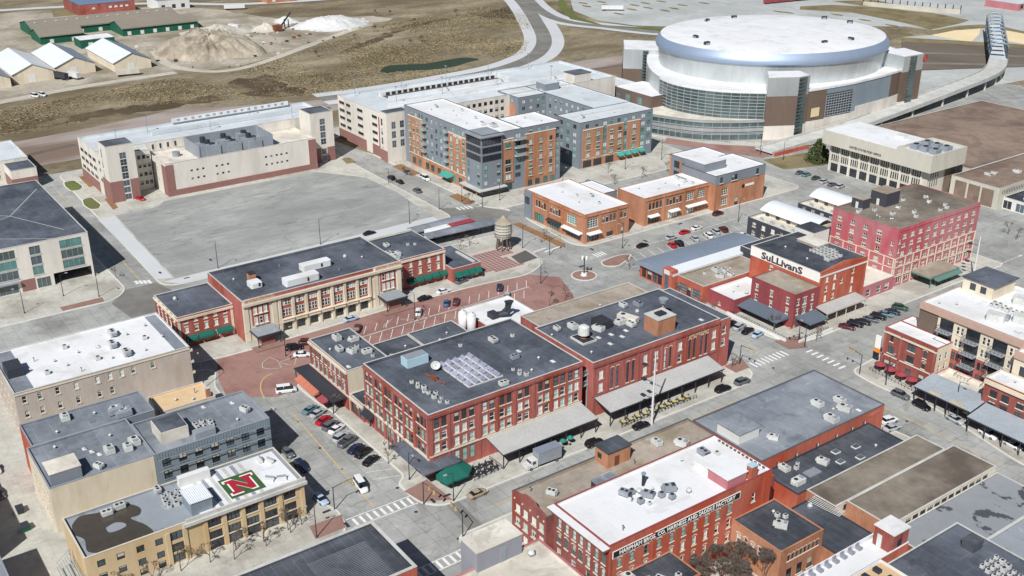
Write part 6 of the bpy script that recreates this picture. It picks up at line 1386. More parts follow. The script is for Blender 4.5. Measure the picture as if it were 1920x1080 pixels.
b.wins('S', [-34, -28.4, -22.4], [7.2, 4.0], .95, 1.7, panes=DK, lintel=True); b.wins('E', [139.6, 145.6], [7.2, 4.2], .9, 1.6, panes=DK, lintel=True); b.wins('E', [142.4], [6.8, 3.8], 1.5, 2.0, 2, 1, panes=('glass_pale', 'glass_mid'), lintel=True); b.wins('E', [140.2], .3, 1.4, 2.8, 1, 1, fm='frame_dark', panes=DK, sill=False); b.pilaster('S', [-31, -25.2], .4, .1, 9.6, .12); b.finish()
awning(b.root, 'S', -36.2, -21.2, 137.98, 3.9, 2.9, 5.2, 'awning_slate'); awning(b.root, 'E', 139.4, 147.6, -19.98, 3.8, 2.9, 5.0, 'awning_slate')
b = Bld('low_red_wing', 'low maroon wing with pale cluttered roof beside the sign building', -47, -36.4, 131.5, 148, 4.6, 'brick_maroon', 'roof_white', par=.8, cop='brick_maroon'); b.wins('S', [-42], 1.2, .8, 1.2, panes=DK); b.finish(); b.units([(-44, 141, 'vent'), (-40, 144, 'cond'), (-42, 137, 'vent'), (-39, 139.5, 'hood')])
b = Bld('stair_block', 'weathered grey stair block with dark roof behind the sign building', -50.5, -43, 172.6, 180, 14.4, 'white_wall', 'roof_black', par=.2, cop='coping_dark'); b.wins('E', [176], [2, 5], 1, 1.6, panes=DK); b.finish()
b = Bld('low_shop', 'low dark roofed block between the sign building and the pink building', -42.9, -21, 169.8, 185.2, 4.5, 'brick_pink', 'roof_cream', par=.4); b.wins('E', [173, 178, 182], .8, 2, 2.2, panes=DK, sill=False); b.finish()
b = Bld('dark_shop', 'flat black roofed block behind the sign building', -60, -50.6, 158.6, 176, 8, 'charcoal', 'roof_black', par=.3); b.wins('E', [166, 171], 4, 1.2, 1.6, panes=DK); b.finish(); b.units([(-53, 170, 'rtub'), (-55, 165, 'vent')])

# long shed with a curved blue grey roof
b = Bld('long_shed', 'long market shed with a curved blue grey roof and brick entrance', -74, -63.2, 128.6, 170.4, 4.2, 'brick_bright', 'roof_dark', par=.1, cop='dark_metal')
b.wins('S', [-72, -69.5, -67, -64.8], .4, 1.9, 3.0, 2, 2, fm='frame_dark', panes=('glass_mid', 'glass_dark'), sill=False); b.wins('E', [-1], 0, 1, 1); b.rects['E'] = []; b.finish()
q = MB(); n = 8; prof = [(-74.8 + 12.2 * k / n, 4.4 + 2.0 * sin(pi * (.12 + .55 * k / n))) for k in range(n + 1)]
for (x0, z0), (x1, z1) in zip(prof, prof[1:]): q.quad((x0, 127.6, z0), (x1, 127.6, z1), (x1, 171, z1), (x0, 171, z0))
q.quad(*[(x, 127.6, z) for x, z in prof], (-62.6, 127.6, 4.3), (-74.8, 127.6, 4.3)); part('curved_roof', q, 'ribbed_blue', b.root)
q = MB(); q.quad((-62.6, 127.6, 6.6), (-58.6, 127.6, 5.9), (-58.6, 171, 5.9), (-62.6, 171, 6.6)); q.box(-62.6, -58.6, 128, 171, 5.2, 5.85); part('side_roof', q, 'ribbed_white', b.root)
q = MB(); q.box(-62.9, -58.7, 127.7, 130.2, 0, 7.0); part('entrance_block', q, 'brick_bright', b.root); q = MB(); q.box(-61.6, -60, 127.6, 127.68, .3, 5.2); part('entrance_glass', q, 'glass_mid', b.root); q = MB(); q.box(-62, -59.6, 127.55, 127.66, 5.4, 6.8); part('entrance_panel', q, 'white_wall', b.root)
q = MB(); q.box(-62.5, -59.2, 130.4, 170.2, 0, 5.2); part('side_wall', q, 'brick_bright', b.root)
b = Bld('market_hall', 'low brick market hall with dusty tan roof and metal shop shutters', -58.4, -47.2, 129.8, 157, 5.6, 'brick_bright', 'roof_tan', par=.7, cop='coping_pale')
b.wins('S', [-56, -50.2], .8, 3.4, 2.8, 1, 3, fm='frame_grey', panes=('glass_mid',), sill=False); b.wins('S', [-53.2], .2, 1.6, 3, 1, 1, fm='frame_dark', panes=DK, sill=False); b.wins('E', [150, 153], 2, 2, 1.6, 2, 1, panes=('glass_pale',)); b.finish(); b.units([(-54, 142, 'rtub'), (-52.5, 144, 'rtu'), (-50.5, 140, 'rtub', .6), (-55, 138, 'cond'), (-49.5, 143.5, 'rtu'), (-53, 147, 'vent')])
# charcoal lofts with barrel roofs
def loft(label, x0, x1, y0, y1, h, n):
    b = Bld('charcoal_loft', label, x0, x1, y0, y1, h, 'charcoal', 'roof_cream', par=.7, cop='awning_slate', group='charcoal lofts with barrel roofs')
    b.wins('S', b.even('S', n, 1), [6.0, 3.2], 1.5, 1.6, 2, 2, fm='frame_white', panes=('glass_dark', 'glass_pale')); b.band('S', .1, 2.6, .1, 'concrete_wall', 'stone_base'); b.wins('E', [y0 + 3], [3.5, 6], 1.2, 1.5, panes=DK); b.finish()
    q = MB(); n_ = 8; ya, yb = y0 + 6.2, y1 + 1
    pr = [(ya + (yb - ya) * k / n_, h + .3 + 2.9 * sin(pi * (.1 + .75 * k / n_))) for k in range(n_ + 1)]
    for (ua, za), (ub, zb) in zip(pr, pr[1:]): q.quad((x0 - .6, ua, za), (x1 + .4, ua, za), (x1 + .4, ub, zb), (x0 - .6, ub, zb))
    part('barrel_roof', q, 'ribbed_white', b.root)
    q = MB(); q.box(x0 + .4, x1 - .4, y0 + 7.4, y1 - .4, h - .7, h + 1.0); part('upper_wall', q, 'cream', b.root)
    for k in range(5):
        q = MB(); x = x0 + 2 + k * (x1 - x0 - 4) / 4; q.box(x - .8, x + .8, y0 + 7.34, y0 + 7.42, h - .6, h + .9); part('terrace_door', q, 'glass_dark', b.root)
    for k in range(4):
        q = MB(); x = x0 + 3 + k * 4.6; q.cyl(x, y0 + 3.4, h - .7, h, .5, n=8); q.cyl(x + 1.2, y0 + 2.9, h - .7, h - .1, .35, n=8); part('terrace_table', q, 'frame_grey', b.root)
loft('charcoal loft with white barrel roof nearer the curved blue shed', -76, -53.4, 179, 195.5, 8.6, 5)
loft('charcoal loft with white barrel roof nearer the post office', -76.5, -55, 205, 220.5, 8.2, 5)

# ================================================================ block at the right with the balconies
b = Bld('corner_bar', 'three storey red brick corner building with arched windows and a white roof', 9, 24.6, 139.2, 145.4, 12, 'brick', 'roof_white', par=.4, cop='brick', wmat={'E': 'cream'})
b.wins('S', [11.4], 8.6, 1.0, 1.8, fm='frame_dark', arch=True, panes=DK); b.wins('S', [11.6], 5.3, 1.9, 1.9, 2, 1, fm='frame_dark', panes=DK); b.wins('S', [17.4], [8.2, 5.0], 2.2, 1.9, 2, 1, fm='frame_dark', panes=DK); b.wins('S', [21.4], [8.0, 5.0], 1.0, 1.9, fm='frame_dark', arch=True, panes=DK); b.wins('S', [10.8, 12.8, 17.4, 21.2], .8, 1.6, 2.3, 1, 1, fm='frame_dark', panes=DK, sill=False)
b.wins('E', [141, 143.4], [8.0, 5.0], .95, 1.9, panes=DK); b.pilaster('S', [9.5, 14.2, 24.1], .6, .1, 11, .2); b.band('S', 4.3, 4.6, .2, 'stone'); b.band('S', 10.6, 11.0, .35, 'stone', 'cornice'); b.finish()
w_ = Bld('', '', 9, 13.95, 145.45, 150.5, 12, 'brick', 'roof_white', par=.4, cop='brick', root=b.root); w_.wins('W', [148], [5, 8], 1, 1.8, panes=DK); w_.finish()
q = MB(); q.box(7.2, 8.9, 138.4, 138.7, 5.6, 9.2); q.box(7.2, 8.9, 138.35, 138.75, 4.4, 5.6, m=1); q.box(8.9, 9.0, 138.5, 138.6, 5, 9, m=2); part('blade_sign', q, ['letter_white', 'sign_orange', 'dark_metal'], b.root)
c = Bld('apartment_building', 'five storey cream and red apartment building with deep dark balconies', 14, 42, 145.6, 175, 19.4, 'cream', 'roof_white', par=.5, cop='fascia_tan')
for u in (22.0, 29.4, 36.6): c.wins('S', [u], [.6, 4.0, 7.4, 10.8, 14.2], 3.8, 2.9, 1, 1, fm='frame_dark', panes=('glass_dark',), sill=False)
c.wins('S', [25.2, 26.4, 32.4, 33.6, 39.6, 40.8], [11.1, 14.5], .8, 2.0, 1, 2, fm='frame_white', panes=DK)
for u in (25.8, 33.0, 40.2):
    c.band('S', .1, 10.2, .12, 'brick', 'brick_panel', u - 1.6, u + 1.6); c.wins('S', [u - .6, u + .6], [4.3, 7.6], .8, 1.9, 1, 2, fm='frame_dark', panes=DK, hole=False, out=.12, sill=False)
c.band('S', .1, 17.6, .12, 'brick_brown', 'slatted_panel', 14, 19.4)
c.band('S', 17.7, 19.3, .6, 'fascia_tan', 'fascia'); c.band('E', 17.7, 19.3, .6, 'fascia_tan', 'fascia'); c.wins('W', c.even('W', 6), [4, 8, 12], 1.4, 2, panes=DK); c.finish()
for u in (22.0, 29.4, 36.6):
    for z in (4.0, 7.4, 10.8, 14.2):
        q = MB(); q.box(u - 2, u + 2, 143.7, 145.58, z - .25, z - .05); q.box(u - 2, u + 2, 143.7, 143.76, z + .85, z + .95, m=1); q.box(u - 2, u - 1.94, 143.76, 145.58, z + .85, z + .95, m=1); q.box(u + 1.94, u + 2, 143.76, 145.58, z + .85, z + .95, m=1)
        for k in range(5): q.box(u - 2 + k * .98, u - 1.95 + k * .98, 143.7, 143.75, z - .05, z + .85, m=1)
        part('balcony', q, ['hvac_grey', 'frame_dark'], c.root)
q = MB(); q.box(15, 23.6, 161.6, 172, 18.9, 22.6); part('penthouse', q, 'cream', c.root)
q = MB(); q.box(14.6, 24.2, 161.2, 172.4, 22.6, 22.9); part('penthouse_roof', q, 'roof_dark', c.root)
for (u, s) in ((18, 'S'), (21, 'S')):
    q = MB(); q.box(u - .8, u + .8, 161.5, 161.58, 20, 21.8); part('penthouse_window', q, 'glass_dark', c.root)
for k in range(16): c.units([(25.4 + (k % 8) * 1.5, 158.6 + (k // 8) * 1.6, 'cond')])
c.units([(20, 152, 'vent'), (38, 150, 'sky'), (17, 149, 'vent')])
for (x, y) in ((31, 151.6), (35.5, 156), (29.4, 166), (36, 168)):
    q = MB(); q.prism(rounded([(-2.2, -1.5), (2.2, -1.5), (2.2, 1.5), (-2.2, 1.5)], .8, 3), 0, 2.0); q.box(-1, 2.8, 1.0, 3.2, .2, 1.2, m=1); c.on_roof('air_handler', q.mesh('air_handler', ['hvac', 'hvac_grey']), x, y, .3)
e = Bld('', '', 42.05, 70, 143, 175, 17.6, 'cream', 'roof_white', par=.5, cop='fascia_tan', root=c.root)
for u in (45.4, 52, 58): e.wins('S', [u], [5, 8.4, 11.8], 3.2, 2.5, 2, 1, fm='frame_dark', panes=('glass_dark',), sill=False)
e.wins('S', [48.4, 49.6], [8.4, 11.8], .8, 2, 1, 2, panes=DK); e.band('S', 16, 17.5, .5, 'fascia_tan', 'fascia'); e.finish(); e.units([(48, 150, 'rtub'), (53, 155, 'rtub'), (47, 158, 'rtu'), (58, 149, 'rtub')])
b = Bld('red_row', 'red brick row building with cream cornice and paired windows at the right edge', 39.6, 66, 136.4, 142.6, 11.6, 'brick', 'roof_white', par=.4, cop='cream')
b.wins('S', [42.2, 45.2, 49, 52, 56, 59], [7.2, 4.4], 1.9, 1.8, 2, 1, fm='frame_dark', panes=DK); b.wins('S', [43, 48, 53, 58], .6, 3, 2.6, 2, 1, fm='frame_dark', panes=DK, sill=False); b.band('S', 10.2, 11.2, .5, 'cream', 'cornice'); b.finish(); b.units([(45, 140, 'vent')])
canopy(b.root, 'S', 41, 68, 136.35, 7.6, 5.2, 4.0, 'ribbed_grey', 7, 'dark_metal')
b = Bld('canopied_shop', 'low brick shop under a wide ribbed grey canopy with a cluttered roof terrace', 24.8, 39.4, 138.6, 145.4, 5.0, 'brick_pink', 'roof_cream', par=.9, cop='brick_pink'); b.wins('S', [27, 30.4, 33.8, 37.2], .6, 2.4, 2.8, 2, 1, fm='frame_dark', panes=DK, sill=False); b.finish()
canopy(b.root, 'S', 24.9, 40.6, 138.55, 7.8, 5.6, 4.3, 'ribbed_grey', 6, 'dark_metal')
for (x, w_) in ((29, 3.2), (34.4, 4.2)):
    q = MB(); q.box(x, x + w_, 131.3, 131.4, 4.3, 4.95); part('shop_sign', q, 'tan_brick', b.root)

# ================================================================ block of the lettered factory, lower right
b = Bld('gabled_warehouse', 'two storey red brick warehouse with a shaped parapet and gravelly tan roof', 14.4, 25.4, 15.8, 62.8, 13.4, 'brick_dark', 'roof_tan', par=.7, cop='coping_dark')
b.wins('S', [16.4, 18.9, 21.6, 24.0], [9.6, 6.6, 3.4], 1.4, 1.7, 2, 1, panes=GR); b.wins('S', [17, 20, 23], .5, 2, 2.4, 2, 1, fm='frame_dark', panes=DK, sill=False); b.finish()
q = MB(); n = 14; prof = [(14.4 + 11 * k / n, 13.5 + .9 * max(0, sin(pi * k / n)) + (.5 if 5 <= k <= 9 else 0)) for k in range(n + 1)]
q.quad(*[(x, 15.76, z) for x, z in reversed(prof)], (14.4, 15.76, 13.3), (25.4, 15.76, 13.3)); q.quad(*[(x, 16.15, z) for x, z in prof], (25.4, 16.15, 13.3), (14.4, 16.15, 13.3))
for (x0, z0), (x1, z1) in zip(prof, prof[1:]): q.quad((x0, 15.76, z0), (x1, 15.76, z1), (x1, 16.15, z1), (x0, 16.15, z0))
part('shaped_parapet', q, 'brick_dark', b.root)
for x in (15.4, 18, 20.5, 23, 24.8):
    q = MB(); q.box(x - .15, x + .15, 15.6, 15.78, 12.2, 12.5); part('tie_plate', q, 'stone', b.root)
q = MB(); q.box(14.5, 18.6, 36.6, 42.6, 12.7, 16.2); part('stair_house', q, 'brick_orange', b.root); q = MB(); q.box(14.3, 18.8, 36.4, 42.8, 16.2, 16.45); part('stair_house_roof', q, 'roof_black', b.root)
q = MB(); q.box(18.6, 18.66, 38.4, 39.6, 12.75, 15); part('stair_house_door', q, 'rust', b.root); q = MB(); q.box(15.4, 16.6, 36.54, 36.6, 14, 15.2); part('stair_house_window', q, 'glass_dark', b.root)
b.units([(19.0, 22, 'rtu', .5), (21.6, 34, 'rtu', 1.57), (17.6, 51, 'rtub'), (21, 55, 'rtub', .4), (16, 19, 'pipe'), (20.5, 42, 'pipe')])
q = MB(); q.box(21.8, 23.6, 29.6, 34.6, 12.7, 14.4); q.box(21.7, 23.7, 29.5, 34.7, 14.4, 14.55, m=1); part('skylight_box', q, ['dark_metal', 'roof_mid'], b.root)
b = Bld('harness_factory', 'long orange red brick factory with white roof and a black lettered sign band', 25.5, 41.4, 17.6, 59.6, 16, 'brick_bright', 'roof_white', par=.45, cop='brick_maroon', wmat={'S': 'brick_dark'})
ue = [20.2, 23.2, 26.6, 29.8, 33, 36, 39, 42, 45, 48.2]
b.wins('E', ue, 10.4, .95, 2.0, panes=('glass_green', 'glass_pale', 'glass_dark'), wt=[5, 2, 1], fm='frame_green', arch=True); b.wins('E', ue[4:], [7.0], .95, 2.0, panes=('glass_green', 'glass_pale', 'glass_dark'), arch=True); b.wins('E', ue[:4], [7.0], .95, 2.0, panes=GR, arch=True); b.wins('E', ue, [3.7], .95, 1.9, panes=DK, arch=True); b.wins('E', [54.8], 10.4, .9, 2.0, panes=DK)
us = [27.2, 29.4, 31.6, 33.6, 35.8, 38, 40]
b.wins('S', us, [11.4, 8.0], 1.0, 2.2, panes=('glass_green', 'glass_pale', 'glass_mid'), fm='frame_green', arch=True); b.wins('S', us[::2], [4.4], 1.2, 2.4, panes=DK); b.wins('S', us[::2], .5, 2, 2.8, 2, 1, fm='frame_dark', panes=DK, sill=False)
b.pilaster('E', [17.9, 28.2, 57.6], .5, .1, 14.8, .15); b.finish()
q = MB(); q.box(25.3, 41.6, 16.2, 17.58, 15.2, 15.7); q.box(25.3, 41.6, 16.0, 17.58, 15.7, 15.85, m=1); part('cornice', q, ['brick_dark', 'roof_white'], b.root)
b.band('E', 12.9, 14.5, .1, 'letter_white', 'sign_border', 18.4, 50.8); b.band('E', 13.05, 14.35, .13, 'sign_black', 'sign_band', 18.6, 50.6)
b.text('E', 'HARPHAM BROS. CO. HARNESS AND SADDLE FACTORY', 34.6, 13.7, 1.25, 'letter_white', .16, .93)
b.units([(33.5, 34, 'rtub_g', .5), (30.5, 30.6, 'rtu_g', .4), (34.4, 38.6, 'rtub_g', 1.2), (31.6, 33.4, 'hood'), (33, 30.2, 'pipe'), (35.6, 32.4, 'cond'), (30.2, 35.6, 'stack'), (36.6, 37.2, 'cond_g'), (32.4, 36, 'vent'), (31, 32, 'cond_g'), (34.2, 31.4, 'cond_g'), (35, 36, 'cond_g'), (29, 53, 'rtu_g'), (30.8, 55, 'cond'), (28.4, 47.5, 'vent'), (32, 50.5, 'vent'), (37, 41.2, 'hood'), (38.8, 23, 'pipe')])
q = MB(); q.box(35.6, 40.8, 47.6, 52.8, 15.5, 17.8); part('stair_house', q, 'brick_pink', b.root); q = MB(); q.box(35.4, 41, 47.4, 53, 17.8, 18.0); part('stair_house_roof', q, 'roof_white', b.root)
q = MB(); q.box(31.2, 35.2, 48.2, 53.2, 15.5, 17.0); part('duct_housing', q, 'roof_white', b.root)
q = MB(); q.box(40.0, 41.35, 53.6, 55.2, 15.5, 18.6); q.box(39.9, 41.45, 53.5, 55.3, 18.6, 18.8, m=1); part('chimney', q, ['brick_bright', 'duct_blue'], b.root)
q = MB()
for k in range(12): q.box(27.2 + k * 1.1, 27.8 + k * 1.1, 58.9, 59.15, 15.6, 15.95)
part('parapet_slots', q, 'brick_brown', b.root)
b = Bld('grey_warehouse', 'low brick warehouse with a wide grey streaked roof and pale units', 8.6, 29.6, 70.6, 112.4, 7.4, 'brick_bright', 'roof_mid', par=.35, cop='coping_dark')
b.wins('E', [76, 82, 89, 95.5, 101, 105.5], 3.0, 1.0, 2.3, 1, 2, panes=('concrete_wall', 'glass_mid')); b.wins('S', [13, 19], 2.6, 1.4, 2, panes=DK); b.finish()
b.text('E', 'HUBER', 109, 6.1, 1.3, 'letter_brick', .04)
b.units([(22.5, 105, 'rtub'), (20.5, 99.5, 'rtub'), (25.6, 103, 'rtub', .3), (27, 96.6, 'rtub'), (27.5, 105.6, 'sky'), (24.5, 80, 'rtub', .5), (15.6, 75.4, 'rtu'), (24, 100.8, 'vent')])
q = MB(); q.box(15, 21.6, 72, 78.4, 7.0, 9.4); part('roof_hut', q, 'white_wall', b.root); q = MB(); q.box(14.8, 21.8, 71.8, 78.6, 9.4, 9.6); part('roof_hut_cover', q, 'roof_mid', b.root)
b = Bld('link_building', 'dark gap building with brick parapets between warehouse and factory', 14.6, 33.5, 63, 70.5, 6.0, 'brick_dark', 'roof_black', par=1.0, cop='brick_dark'); b.wins('E', [66], 2, 1.2, 1.6, panes=DK); b.finish(); b.units([(18, 66, 'rtub'), (22, 67, 'cond'), (26, 66, 'rtu')])
b = Bld('black_roofed_shop', 'low black roofed building with square skylights beside the grey warehouse', 29.7, 39.6, 71, 106.8, 4.4, 'brick_bright', 'roof_black', par=.3, cop='dark_metal'); b.wins('E', [76], 1.2, 1.2, 1.6, panes=DK); b.finish()
q = MB(); q.box(-.9, .9, -.7, .7, 0, .25); q.box(-.8, .8, -.6, .6, .25, .3, m=1); q = q.mesh('skylight', ['frame_white', 'glass_mid'])
for (x, y) in ((33.2, 91), (36.4, 88.6), (34.4, 96.4), (37.8, 93.6)): b.on_roof('skylight', q, x, y, RD(90))
b.units([(34.6, 85, 'rtub', .3), (31.4, 76.2, 'rtub'), (36.6, 74.6, 'rtub', 1.57), (32.6, 78.6, 'cond'), (31.6, 80.2, 'cond'), (37, 100, 'vent')])
for k in range(7):
    q = MB(); q.box(-1.1, 1.1, -.13, .13, 0, .3); b.on_roof('roof_louvre', q.mesh('roof_louvre', 'hvac_grey'), 35.6, 78.6 + k * .55, 0)
for (nm, x0, x1, y0, y1, hh) in (('nearer the black roofs', 40, 47.4, 73.2, 110.6, 5.0), ('nearer the patchy grey roof', 48, 58.4, 76, 112.6, 5.6)):
    b = Bld('brown_roofed_shed', 'long shed with stained brown gravel roof, the one ' + nm, x0, x1, y0, y1, hh, 'brick_orange', 'roof_mottled', par=.25, cop='coping_pale', wmat={'E': 'cream'}, group='long sheds with brown gravel roofs')
    b.wins('E', b.even('E', 13, 2.5), hh - 2.2, 1.9, 1.5, 3, 2, fm='frame_dark', panes=('glass_mid', 'glass_dark'), sill=False); b.finish()
b = Bld('patchy_roof_building', 'low building with a grey roof covered in dark ragged patches', 58.6, 71, 76, 113, 4.0, 'brick_dark', 'roof_patchy', par=.2, cop='coping_pale'); b.wins('E', [90, 100], 1, 1.2, 1.6, panes=DK); b.finish()
b = Bld('pale_roof_building', 'low pale grey roofed building at the right edge', 71.2, 92, 88, 118, 4.2, 'brick_dark', 'roof_wet', par=.3, cop='coping_pale'); b.wins('E', [100], 1, 1.2, 1.6, panes=DK); b.finish()
b = Bld('condenser_roof_building', 'dark roofed maroon building crowded with white condensers, bottom right corner', 66.4, 92, 62, 86, 7.0, 'brick_maroon', 'roof_dark', par=.4, cop='coping_pale'); b.wins('S', [70, 74], 2, 1.4, 1.8, panes=DK); b.finish()
for k in range(24): b.units([(77 + (k % 6) * 1.45, 78 + (k // 6) * 1.5 - (k % 6) * .4, 'cond')])
q = MB(); q.box(71, 73.6, 80.4, 83.4, 6.6, 8.6); part('roof_hatch', q, 'roof_black', b.root)
b = Bld('orange_shop', 'small orange brick building with a black roof and bracketed cornice', 41.6, 54, 49, 61, 8.6, 'brick_orange', 'roof_black', par=.4, cop='brick_orange')
b.wins('S', [43.6, 45.4, 47.2, 49], 4.6, 1.0, 1.9, panes=DK, arch=True); b.wins('E', [51.4 + k * 1.15 for k in range(8)], 5.6, .7, 1.3, 1, 1, fm='frame_dark', panes=DK, arch=True); b.wins('E', [52, 55, 58], 1.2, 1.6, 2.4, 1, 1, fm='frame_dark', panes=DK); b.finish(); b.units([(48.4, 55.4, 'rtub', .6), (45.6, 57.4, 'cond'), (46.8, 58.4, 'cond'), (44.4, 57.6, 'vent')])
b = Bld('black_roof_annex', 'black roofed brick annex against the lettered factory at the bottom edge', 41.5, 49.6, 8, 32.6, 8.4, 'brick_orange', 'roof_black', par=.4, cop='brick_orange'); b.wins('E', [12, 18, 24, 29], [4.6, 1.2], 1.2, 1.8, panes=DK); b.finish(); b.units([(43.4, 21, 'rtub'), (46.6, 25.6, 'rtu', .4), (45.0, 24.2, 'cond'), (47.6, 29, 'cond')])
b = Bld('dark_lane_building', 'low long building with a black tarred roof beyond the orange shop', 42.2, 57.6, 61.4, 72.4, 4.6, 'brick_orange', 'roof_black', par=.2, cop='dark_metal'); b.wins('E', [66], 1, 1.2, 1.6, panes=DK); b.finish(); b.units([(44, 69.5, 'hood')])
for k in range(6):
    q = MB(); q.tube([(42.6, 70.4 + k * .45, 4.9 + .1 * k), (50, 71.4 + k * .3, 4.9 + .1 * k)], [.08, .08], 5); part('roof_pipe', q, 'hvac', b.root)
b = Bld('white_terrace_building', 'white roofed building with a cluttered tan terrace, bottom right', 60.6, 66.2, 30, 70.4, 9.0, 'brick_bright', 'roof_white', par=.8, cop='roof_white'); b.wins('E', [40, 50, 60], [2, 5], 1.4, 1.8, panes=DK); b.finish()
e = Bld('', '', 66.25, 92, 30, 61.8, 9.0, 'brick_bright', 'roof_white', par=.3, cop='roof_white', root=b.root); e.wins('E', [40], 2, 1.4, 1.8, panes=DK); e.finish()
q = MB(); q.box(66.6, 74, 54, 61.6, 8.72, 8.78); part('terrace_floor', q, 'roof_orange', b.root)
q = MB(); q.box(61.8, 66.0, 65.6, 70.2, 8.2, 12.4); part('stair_house', q, 'brick_dark', b.root); q = MB(); q.box(61.6, 66.2, 65.4, 70.4, 12.4, 12.6); part('stair_house_roof', q, 'roof_white', b.root); q = MB(); q.box(62.6, 63.6, 65.52, 65.6, 8.3, 11); part('stair_house_door', q, 'glass_pale', b.root); q = MB(); q.box(66.0, 66.06, 67, 68.2, 9.4, 10.8); part('stair_house_window', q, 'glass_dark', b.root)
for k in range(9):
    q = MB(); y = 44 + k * 2.2; q.box(60.9, 62.0, y, y + .9, 8.2, 8.75); q.box(60.9, 61.05, y, y + .9, 8.75, 9.3); part('terrace_seat', q, 'bluegrey_wall', b.root)
for k in range(4):
    q = MB(); x, y = 68 + (k % 2) * 3, 55.5 + (k // 2) * 3.2; q.box(x - .7, x + .7, y - .5, y + .5, 8.78, 9.5); part('terrace_table', q, 'dark_metal', b.root)

# ================================================================ bottom edge
b = Bld('seamed_roof_building', 'dark seamed roof with pale coping and two white units, bottom centre', 8.4, 24.6, -70, -11.8, 14.4, 'brick_bright', 'roof_black', par=.5, cop='coping_pale', cw=.6)
b.wins('E', b.even('E', 8), [4, 8], 1.2, 1.8, panes=DK); b.finish(); b.units([(16.4, -30.8, 'rtu', 1.57), (18.4, -34.4, 'rtu', 1.57)])
for k in range(26):
    q = MB(); q.box(12.5 + k * .42, 12.56 + k * .42, -27, -15.5, 13.905, 13.98); part('roof_rib', q, 'roof_mid', b.root)
b = Bld('cream_roof_building', 'tall building with a stained cream roof and a grey lift house, bottom centre', 51.4, 80, -60, -5.6, 34, 'brick_dark', 'roof_cream', par=.4, cop='brick_pink'); b.wins('N', b.even('N', 6), [10, 16, 22], 1.4, 2, panes=DK); b.wins('W', b.even('W', 8), [10, 16, 22, 28], 1.4, 2, panes=DK); b.finish()
b.units([(53.5, -8.6, 'hood'), (57, -14, 'vent'), (60.5, -12, 'vent')])
q = MB(); q.box(47.9, 52.2, -17.4, -9.4, 30, 37); part('lift_house', q, 'bluegrey_wall', b.root)
q = MB(); q.box(47.8, 52.3, -17.5, -9.3, 37, 37.15); part('lift_house_roof', q, 'roof_cream', b.root)
q = MB(); q.box(52.2, 52.28, -13.4, -12.2, 33.7, 36.2); part('lift_house_door', q, 'hvac_grey', b.root)
q = MB(); q.box(54.6, 57.6, -18, -15.6, 33.61, 33.65); part('roof_patch', q, 'roof_brown', b.root)
# bits at the lower left edge
b = Bld('edge_building', 'grey roofed brick building cut off by the lower left corner', -34.8, -19.6, -100, -69.6, 9.5, 'brick_plum', 'roof_mid', par=.4, cop='hvac_grey'); b.wins('N', b.even('N', 4), 5, 1.2, 1.8, panes=GR); b.wins('E', b.even('E', 7), [2, 5.6], 1.2, 1.8, panes=GR); b.finish(); b.units([(-29, -78, 'cond'), (-28, -75.5, 'cond')])
b = Bld('lane_shading_block', 'unseen brick block added beyond the lower left edge to shade the lane', -84, -37, -112, -73.6, 13.5, 'brick_plum', 'roof_mid', par=.5); b.wins('N', b.even('N', 9), [2, 5.5, 9], 1.2, 1.9, panes=GR); b.finish()  # added out of view so that its shadow darkens the lane
b = Bld('edge_wall', 'pale flat roofed building at the left edge below the taupe building', -108, -86, -95, -66, 5, 'brick_bright', 'roof_cream', par=.4); b.wins('E', [-85, -72], 1.4, 1.2, 1.8, panes=DK); b.finish()
q = MB()
t = thing('loading_stair', 'grey steel stair frame in the shaded lane, lower left', 'staircase', (-24, -60.5, .14))
for k in range(7):
    q = MB(); q.box(-30, -20.5, -60.4 + k * .42, -60.2 + k * .42, 1.4 + k * .35, 1.5 + k * .35); part('tread', q, 'frame_grey', t)
for x in (-29.8, -20.7):
    q = MB(); q.tube([(x, -60.5, 2.2), (x, -57.6, 4.6)], [.08, .08], 5); part('handrail', q, 'frame_grey', t)
    q = MB(); q.box(x - .08, x + .08, -57.7, -57.5, .14, 4.6); part('post', q, 'frame_grey', t)

